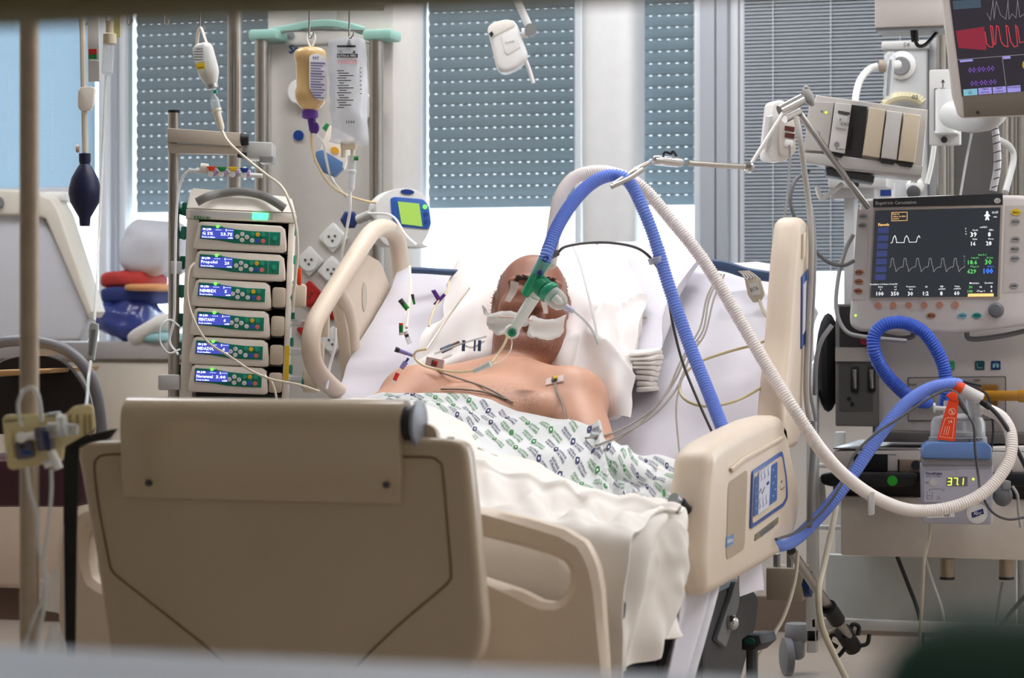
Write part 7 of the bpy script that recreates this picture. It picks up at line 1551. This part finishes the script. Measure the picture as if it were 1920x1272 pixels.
MB().pbox(tf_, 1576, 935, 2010, 1048, .01, .40, .005).build('drawer', mat('drawer_cream', (214, 205, 194), .5), vt, tf_)
MB().pbox(tf_, 1640, 852, 1680, 852.5, -.001, 0).build('shelf_line', gap, vt, tf_)
MB().pbox(tf_, 1548, 1046, 1905, 1172, .30, .34).build('rear_panel', mat('panel_pale', (200, 204, 202), .5), vt, tf_)
for x in (1776, 1887):
    o = MB().cyl(tf_.v(x, 1048, .08), tf_.v(x, 1082, .08), .0165, seg=18).build('steel_spigot', steeld, vt, tf_); MB().cyl(tf_.v(x, 1082, .08), tf_.v(x, 1087, .08), .0175, seg=18).build('spigot_ring', charc, o, tf_)
fw_ = mat('frame_white', (214, 214, 212), .4)
xl, xr_ = tf_.at(1518, 900)[0], tf_.at(2030, 900)[0]
zf = -tf_.o.z
for x in (xl, xr_):
    for d in (.02, .42): MB().box(x - .012, x + .012, d, d + .024, zf + .12, zf + .62, .003).build('frame_post', fw_, vt, tf_)
    MB().box(x - .012, x + .012, .02, .444, zf + .145, zf + .175, .003).build('frame_side', fw_, vt, tf_)
MB().box(xl, xr_, .02, .05, tf_.at(1700, 1188)[1], tf_.at(1700, 1168)[1], .003).build('frame_bar', fw_, vt, tf_)
for y in (730, 880, 1000): MB().box(xl - .02, tf_.at(1580, 900)[0], .2, .22, tf_.at(1540, y + 8)[1], tf_.at(1540, y)[1], .002).build('side_bar', fw_, vt, tf_)
MB().pbox(tf_, 1520, 730, 1532, 1180, .16, .19, .003).build('frame_post', fw_, vt, tf_)
MB().ppoly(tf_, [(1515, 905), (1535, 895), (1540, 960), (1520, 960)], .04, .12, .004).build('shelf_corner', fw_, vt, tf_)
qx, qz = tf_.at(1496, 1225, .48)
for x, d in ((qx, .48), (xr_, .02), (xl + .40, .05), (xr_, .42)):
    c = MB().lathe([(.03, 0), (.034, .01), (.034, .035), (.028, .045)], Vector((x, d, zf + .13)), (0, 0, -1), 18).box(x - .016, x + .016, d - .03, d + .02, zf + .04, zf + .10, .008).build('castor', mat('castor_grey', (132, 134, 138), .5), vt, tf_)
    MB().lathe([(.036, 0), (.048, .004), (.048, .022), (.036, .026)], Vector((x - .035, d - .03, zf + .048)), (1, .45, 0), 22).build('wheel', mat('wheel_grey', (120, 122, 126), .5), c, tf_)
# ---------------------------------------------------------------- humidifier
uf = Fr(1795, 900, 5.36, yaw=8)
ub = thing('humidifier', 'grey heated humidifier with water chamber, its display reading 37.1', 'humidifier', uf.w(1795, 982))
lil = mat('humid_lilac_grey', (176, 176, 190), .42)
bs = MB().ppoly(uf, [(1727, 872), (1862, 870), (1861, 985), (1730, 982)], 0, .12, .006, rnd=.006).build('base', lil, ub, uf)
MB().ppoly(uf, [(1730, 838), (1744, 830), (1848, 830), (1860, 838), (1861, 862), (1728, 860)], -.012, .12, .008, rnd=.008).build('blue_collar', mat('collar_blue', (110, 146, 206), .4), ub, uf)
MB().ppoly(uf, [(1729, 860), (1861, 861), (1861, 873), (1729, 873)], -.004, .12, .003).build('collar_foot', mat('collar_grey', (142, 142, 148), .45), ub, uf)
MB().ppoly(uf, [(1733, 884), (1856, 880), (1855, 944), (1733, 942)], -.002, 0).build('control_panel', mat('panel_lilac', (188, 188, 204), .4), bs, uf)
mb = MB(); txt(mb, uf, 'Fisher&Paykel', 1751, 889, 5, -.003, 30, .03); txt(mb, uf, 'HEALTHCARE', 1750, 894, 3, -.003, 28, .0); mb.build('maker_lettering', inkn, bs, uf)
MB().ppoly(uf, [(1775, 896), (1814, 894), (1814, 912), (1775, 912)], -.003, 0).build('display_window', mat('window_smoke', (120, 118, 128), .3), bs, uf)
seg_m = mat('digits_lime', (214, 240, 80), .3, var=0, emit=(214, 240, 70), es=1.1)
mb = MB()
SEG = {'3': 'abcdg', '7': 'abc', '1': 'bc'}
for ch_, x in (('3', 1777), ('7', 1788), ('1', 1799)):
    w_, h_ = 6.5, 13; y = 897; k = .8
    for s_ in SEG[ch_]:
        p = {'a': [(x + 1, y), (x + w_ + 1, y)], 'b': [(x + w_ + 1, y + .6), (x + w_ + .6, y + h_ / 2 - .5)], 'c': [(x + w_ + .4, y + h_ / 2 + .5), (x + w_, y + h_ - .6)], 'd': [(x, y + h_), (x + w_, y + h_)], 'g': [(x + .6, y + h_ / 2), (x + w_ + .6, y + h_ / 2)]}[s_]
        ribbon(mb, uf, p, 1.8, -.0038)
ribbon(mb, uf, [(1796.2, 909.5), (1797.2, 909.5)], 1.6, -.0038); disc(mb, uf, 1825, 899, 2.2, -.002, -.0038, seg=8)
mb.build('display_digits', seg_m, bs, uf)
mb = MB(); disc(mb, uf, 1750, 905, 7, -.002, -.004, seg=16); mb.build('round_key', lgrey, bs, uf)
mb = MB(); ribbon(mb, uf, [(1736, 903), (1741, 908)], 1, -.003); ribbon(mb, uf, [(1741, 903), (1736, 908)], 1, -.003); ribbon(mb, uf, [(1738, 922), (1738, 936), (1748, 936), (1748, 922)], 1, -.003); ribbon(mb, uf, [(1738, 930), (1748, 930)], 1, -.003); ribbon(mb, uf, [(1743, 922), (1743, 918), (1764, 917), (1770, 921), (1770, 915)], 1, -.003); ribbon(mb, uf, [(1757, 936), (1760, 931), (1763, 936), (1757, 936)], .8, -.003); txt(mb, uf, '°C', 1793, 886, 4, -.003); mb.build('panel_symbols', mgrey, bs, uf)
MB().ppoly(uf, [(1738, 958), (1790, 956), (1790, 970), (1738, 972)], -.001, 0).build('paper_sticker', mat('sticker_white', (230, 230, 230), .6), bs, uf)
mb = MB(); txt(mb, uf, '- . INF', 1772, 967, 5, -.002); mb.build('sticker_lettering', inkb, bs, uf)
mb = MB(); disc(mb, uf, 1832, 963, 19, 0, -.001, seg=28); rs_ = mb.build('round_sticker', MATS['sticker_white'], bs, uf)
MB().ppoly(uf, [(1821, 962), (1843, 954), (1845, 964), (1823, 972)], -.0018, -.001).build('sticker_box', mat('sticker_blue', (34, 44, 110), .4), rs_, uf)
mb = MB(); txt(mb, uf, 'ADC', 1833, 963, 6, -.0024, 15, .02); mb.build('sticker_initials', inkw, rs_, uf)
mb = MB()
for i in range(22):
    a = 2 * pi * i / 22; disc(mb, uf, 1832 + 16 * math.cos(a), 963 + 16 * math.sin(a), .8, -.001, -.0016, seg=5)
mb.build('sticker_ring', mgrey, rs_, uf)
q = uf.px; cbc = uf.v(1796, 832, .06)
MB().lathe([(55 * q, 0), (55 * q, 12 * q), (52 * q, 14 * q), (51 * q, 40 * q), (46 * q, 50 * q), (30 * q, 55 * q), (24 * q, 57 * q)], cbc, (0, 0, 1), 30).build('water_chamber', mat('chamber_film', (232, 236, 238), .06, var=0, alpha=.16), ub, uf)
MB().lathe([(53 * q, 0), (53 * q, 12 * q)], cbc + Vector((0, 0, .0005)), (0, 0, 1), 30).build('chamber_ring', mat('ring_navy', (40, 44, 90), .3), ub, uf)
MB().lathe([(30 * q, 0), (30 * q, 6 * q), (16 * q, 10 * q), (14 * q, 26 * q)], cbc + Vector((0, 0, 15 * q)), (0, 0, 1), 20).build('float', mat('float_grey', (196, 198, 206), .2, var=0, alpha=.3), ub, uf)
mb = MB(); txt(mb, uf, 'CE0123', 1808, 826, 7, -.002, 22, .02); txt(mb, uf, '☒', 1790, 826, 7, -.002); txt(mb, uf, 'MR290', 1834, 824, 5, -.002, 16); mb.build('chamber_lettering', inkb, ub, uf)
MB().cyl(uf.v(1780, 776, .04), uf.v(1780, 752, .04), .013, seg=16).cyl(uf.v(1822, 780, .06), uf.v(1822, 750, .06), .014, seg=16).build('chamber_ports', mat('port_clear', (226, 228, 230), .15, var=0, alpha=.5), ub, uf)
MB().cyl(uf.v(1752, 765, .0), uf.v(1776, 767, .02), .005, seg=10).cyl(uf.v(1750, 765, .0), uf.v(1754, 765, .0), .011, seg=14).build('white_plug', white, ub, uf)
# connector pieces at the humidifier
t = thing('hose_connector', 'grey and orange hose connector joining the blue hose above the humidifier', 'connector', P(1830, 765, 5.33))
MB().cyl(P(1788, 722, 5.335), P(1803, 731, 5.335), .0155, seg=20).build('orange_collar', orange, t)
MB().cyl(P(1802, 730, 5.335), P(1838, 750, 5.34), .0145, .016, seg=20).build('grey_sleeve', mat('sleeve_grey', (206, 206, 208), .35), t)
MB().cyl(P(1826, 745, 5.335), P(1830, 775, 5.38), .0145, seg=18).build('elbow', mat('elbow_clear', (214, 216, 218), .2, var=0, alpha=.7), t)
MB().tube([P(1838, 752, 5.33), P(1856, 764, 5.33)], .0075, 10).build('black_plug', black, t)
cable('heater_cable', [(1852, 760, 5.32), (1872, 780, 5.3), (1892, 810, 5.28), (1908, 845, 5.27), (1925, 880, 5.27)], .0052, mat('cable_black', (38, 38, 40), .5), 'black heater cable curving down at the right of the white hose', 'cable', seg=8)
cable('heater_cable', [(1840, 724, 5.40), (1800, 716, 5.42), (1850, 740, 5.42), (1862, 800, 5.42), (1858, 850, 5.42)], .003, MATS['cable_black'], 'thin black cable behind the orange tag', 'cable')
t = thing('sensor_cable', 'dark grey sensor cable running along the blue hose to a probe above the chamber', 'cable', P(1800, 760, 5.28))
MB().tube([P(*p) for p in ((1455, 1012, 4.82), (1500, 995, 4.98), (1545, 955, 5.06), (1580, 905, 5.1), (1600, 855, 5.13), (1640, 815, 5.16), (1690, 782, 5.2), (1740, 748, 5.24), (1775, 732, 5.27), (1790, 735, 5.29))], .0030, 8).tube([P(*p) for p in ((1816, 780, 5.27), (1826, 800, 5.26), (1828, 840, 5.26), (1834, 890, 5.26), (1840, 925, 5.24), (1860, 960, 5.22), (1890, 974, 5.24), (1925, 970, 5.26))], .0030, 8).build('wire', MATS['cable_dark_grey'], t)
MB().lathe([(.003, 0), (.0065, .012), (.0075, .03), (.005, .05), (.003, .062)], P(1789, 733, 5.29), P(1817, 782, 5.27) - P(1789, 733, 5.29), 12).build('probe', mat('probe_grey', (74, 76, 78), .5), t)
tg = Fr(1780, 790, 5.26, yaw=0, roll=-9)
t = thing('orange_tag', 'bright orange tag with white lettering hanging before the water chamber', 'tag', tg.w(1772, 828))
MB().ppoly(tg, [(1780, 748), (1798, 752), (1796, 765), (1790, 828), (1757, 824), (1774, 764)], -.001, .001, rnd=.002).build('tag_sheet', mat('tag_orange', (238, 70, 26), .5, var=.03), t, tg)
MB().ppoly(tg, [(1774, 742), (1786, 734), (1796, 740), (1796, 754), (1784, 752)], -.003, .003, .002).build('tag_tie', mat('tag_orange', (238, 70, 26), .5), t, tg)
mb = MB()
c_ = [(1785 + 6 * math.cos(a), 772 + 6 * math.sin(a)) for a in np.linspace(0, 2 * pi, 15)]
ribbon(mb, tg, c_, 1, -.0016); ribbon(mb, tg, [(1781, 768), (1789, 777)], 1, -.0016); txt(mb, tg, '2', 1785, 772, 7, -.0016)
ribbon(mb, tg, [(1778, 783), (1790, 785), (1786, 822), (1762, 819), (1772, 786), (1778, 783)], .8, -.0016); txt(mb, tg, '14', 1782, 791, 6, -.0016)
for i in range(3): ribbon(mb, tg, [(1776 + i * 4 - 3, 800), (1772 + i * 4 - 3, 816)], .8, -.0016)
mb.build('tag_lettering', mat('ink_cream', (250, 220, 200), .6), t, tg)
# plug cluster right of humidifier
t = thing('plug_cluster', 'dark plugs and a thin probe hanging at the humidifier\'s right side', 'plug', P(1880, 985, 5.4))
MB().cyl(P(1862, 912, 5.4), P(1890, 912, 5.4), .011, seg=12).build('black_plug', black, t); MB().ell(P(1880, 930, 5.38), (.022, .02, .024)).build('grey_socket', mat('socket_grey', (104, 106, 110), .5), t)
MB().pbox(Fr(1886, 912, 5.37, 0), 1880, 902, 1896, 920, -.01, .02, .004).build('grey_collar', mgrey, t, Fr(1886, 912, 5.37, 0))
MB().tube([P(1898, 912, 5.36), P(1908, 930, 5.36), P(1910, 960, 5.36), P(1914, 990, 5.36)], .0035, 8).build('probe_wire', alu, t)
# cables below
cable('lower_cable', [(1568, 950, 5.2), (1558, 1000, 5.15), (1545, 1060, 5.1), (1535, 1110, 5.05), (1540, 1170, 5.05), (1560, 1220, 5.08), (1590, 1280, 5.1)], .0068, mat('tube_ivory', (214, 206, 184), .35, var=0, alpha=.85), 'thick ivory tube dropping to the floor left of the trolley', 'tube', seg=10)
cable('lower_cable', [(1496, 1032, 5.0), (1490, 1090, 5.0), (1468, 1160, 4.98), (1430, 1220, 4.95), (1395, 1275, 4.92)], .0042, mat('cable_ivory', (206, 198, 180), .4), 'ivory cable dropping from under the side rail to the floor', 'cable', seg=8)
cable('lower_cable', [(1745, 982, 5.42), (1742, 1010, 5.42), (1733, 1050, 5.42), (1730, 1100, 5.45), (1726, 1180, 5.5), (1722, 1250, 5.55)], .0040, MATS['cable_ivory'], 'ivory cable hanging below the humidifier', 'cable', seg=8)
cable('lower_cable', [(1735, 1046, 5.6), (1750, 1095, 5.6), (1768, 1150, 5.6), (1775, 1230, 5.6)], .003, whitem, 'thin white cable hanging beside the ivory one below the drawer', 'cable')
cable('lower_cable', [(1682, 1044, 5.62), (1700, 1090, 5.62), (1722, 1150, 5.62), (1735, 1230, 5.62)], .0048, MATS['cable_black'], 'black cable slanting down below the drawer', 'cable', seg=8)
cable('lower_cable', [(1930, 1110, 5.5), (1895, 1150, 5.5), (1862, 1195, 5.5), (1840, 1240, 5.5)], .0055, MATS['cable_black'], 'black cable slanting in from the right edge below the trolley', 'cable', seg=8)
cable('lower_cable', [(1880, 1092, 5.62), (1872, 1140, 5.62), (1864, 1200, 5.62)], .0042, gc, 'pale printed tube hanging from the right steel spigot', 'tube')
cable('rail_cable', [(1524, 790, 5.05), (1524, 850, 5.05), (1520, 910, 5.05), (1518, 990, 5.05)], .006, gd, 'grey cable hanging behind the side rail with keypad', 'cable', seg=8)
# leaning drip stand with hooks near the floor
t = thing('folded_pole', 'steel pole with black hooks leaning low between bed and ventilator trolley', 'pole', P(1600, 1200, 5.45))
MB().cyl(P(1484, 1034, 5.15), P(1590, 1192, 5.40), .0105, seg=16).build('pole_tube', steel, t)
MB().cyl(P(1553, 1138, 5.305), P(1570, 1164, 5.345), .018, seg=14).build('locking_collar', black, t); MB().cyl(P(1580, 1184, 5.40), P(1600, 1215, 5.44), .02, seg=14).build('hook_head', black, t)
for pts_ in (((1592, 1195), (1598, 1172), (1610, 1176), (1608, 1192)), ((1582, 1200), (1562, 1190), (1556, 1204), (1570, 1214)), ((1588, 1212), (1570, 1232), (1560, 1222)), ((1602, 1212), (1625, 1208), (1630, 1190))):
    MB().tube([P(x, y, 5.42) for x, y in pts_], .005, 8).build('hook', black, t)
t = thing('valve_box', 'cream box with blue knob under the bed side, beside the side rail', 'box', P(1470, 1130, 5.1))
f = Fr(1470, 1095, 5.5, yaw=17.2)
MB().pbox(f, 1436, 1066, 1505, 1128, 0, .10, .004).build('box_case', mat('box_taupe', (170, 156, 138), .5), t, f); MB().lathe([(.026, 0), (.03, .006), (.03, .022)], f.v(1503, 1095, .03), (1, 0, 0), 16).build('blue_knob', mat('knob_dull_blue', (44, 66, 110), .45), t, f)
MB().pbox(f, 1450, 1040, 1458, 1068, .02, .05).pbox(f, 1475, 1030, 1483, 1068, .02, .05).build('bracket', alu, t, f)
t = thing('floor_pedal', 'dark foot pedal with green top near the bed wheels', 'pedal', P(1405, 1220, 4.75))
f = Fr(1405, 1208, 4.75, yaw=30)
MB().ppoly(f, [(1388, 1200), (1400, 1190), (1424, 1192), (1428, 1208), (1410, 1224), (1388, 1220)], 0, .08, .008).build('pedal_body', charc, t, f); mb = MB(); disc(mb, f, 1405, 1203, 10, 0, -.004, 6); mb.build('green_top', mat('pedal_green', (20, 84, 70), .5), t, f)
MB().cyl(f.w(1410, 1220, .04), Vector((f.w(1410, 1220, .04).x, f.w(1410, 1220, .04).y, .0)), .012, seg=10).build('pedal_stem', dgrey, t)
# ECG lead block and leads on the raised sheet
t = thing('lead_block', 'beige patient lead block with grey leads clipped on the raised sheet at right', 'lead block', P(1415, 575, 5.33))
f = Fr(1413, 545, 5.33, yaw=10, roll=-20)
MB().ppoly(f, [(1396, 524), (1424, 520), (1434, 552), (1426, 566), (1412, 568), (1402, 554)], 0, .02, .004, rnd=.004).build('block', mat('block_beige', (188, 180, 164), .45), t, f)
MB().ppoly(f, [(1404, 532), (1422, 530), (1427, 552), (1410, 554)], -.001, .0).build('block_label', lgrey, t, f); mb = MB(); txt(mb, f, 'ECG', 1414, 542, 7, -.002, 14); mb.build('block_lettering', inkb, t, f)
for i in range(5): MB().tube([P(1398 + i * 6, 524 - i * .5, 5.33), P(1392 + i * 5, 514, 5.36), P(1380 + i * 3, 506 - i, 5.42)], .0022, 6).build('lead_wire', leadm, t)
MB().tube([P(1424, 564, 5.33), P(1432, 585, 5.3), P(1445, 600, 5.26)], .004, 8).build('trunk_stub', mat('trunk_beige', (176, 166, 142), .45), t)
cable('lead_bundle', [(1352, 515, 5.38), (1330, 560, 5.28), (1318, 620, 5.18), (1290, 660, 5.08), (1262, 720, 4.98), (1215, 775, 4.86), (1150, 812, 4.72), (1098, 822, 4.62)], .0022, leadm, 'grey lead running down the raised sheet to the gown, uppermost of the bundle')
cable('lead_bundle', [(1358, 515, 5.38), (1338, 562, 5.28), (1322, 625, 5.17), (1294, 668, 5.06), (1268, 730, 4.96), (1222, 782, 4.84), (1160, 818, 4.70), (1118, 836, 4.6)], .0022, leadm, 'grey lead running down the raised sheet to the gown, middle of the bundle')
cable('lead_bundle', [(1348, 515, 5.38), (1326, 556, 5.28), (1312, 616, 5.19), (1280, 670, 5.06), (1250, 735, 4.95), (1210, 785, 4.84), (1158, 826, 4.70), (1130, 845, 4.6)], .0022, leadm, 'grey lead running down the raised sheet to the gown, lowest of the bundle')
cable('lead_bundle', [(1310, 640, 5.13), (1282, 700, 5.0), (1268, 760, 4.9), (1272, 830, 4.76), (1276, 862, 4.66)], .002, leadm, 'grey lead falling straight down over the raised sheet')
cable('yellow_lead', [(1462, 628, 5.2), (1420, 645, 5.16), (1365, 660, 5.1), (1310, 680, 5.05), (1278, 710, 5.0), (1280, 745, 4.92), (1320, 762, 4.9), (1380, 752, 4.93), (1440, 720, 5.0)], .0032, mat('lead_khaki', (186, 174, 136), .45), 'khaki cable lying in a wide loop on the raised sheet', 'cable', seg=8)
cable('patient_line', [(1075, 462, 5.3), (1082, 480, 5.26), (1092, 510, 5.2), (1105, 560, 5.1), (1115, 605, 5.0), (1121, 644, 4.95)], .0024, tubec, 'fine white tube lying over the pillow right of the head', 'tube')
t = thing('finger_probe', 'silver and black finger probe peeking from under the gown by the rail', 'probe', P(1280, 955, 4.27))
MB().cyl(P(1262, 936, 4.25), P(1282, 950, 4.27), .012, .010, 12).build('probe_shell', alu, t); MB().cyl(P(1276, 944, 4.255), P(1290, 958, 4.27), .011, .008, 12).build('probe_sleeve', black, t); MB().tube([P(1288, 955, 4.27), P(1298, 952, 4.28), P(1310, 948, 4.32)], .004, 8).build('probe_cable', charc, t)
# dark green box on the window sill in front
MB().box(-.110, .04, .70, .78, .7005, .812, .022, 3).build('sill_box', mat('box_dark_green', (26, 70, 62), .7), label='dark green box lying out of focus on the window sill at the lower right', cat='box')
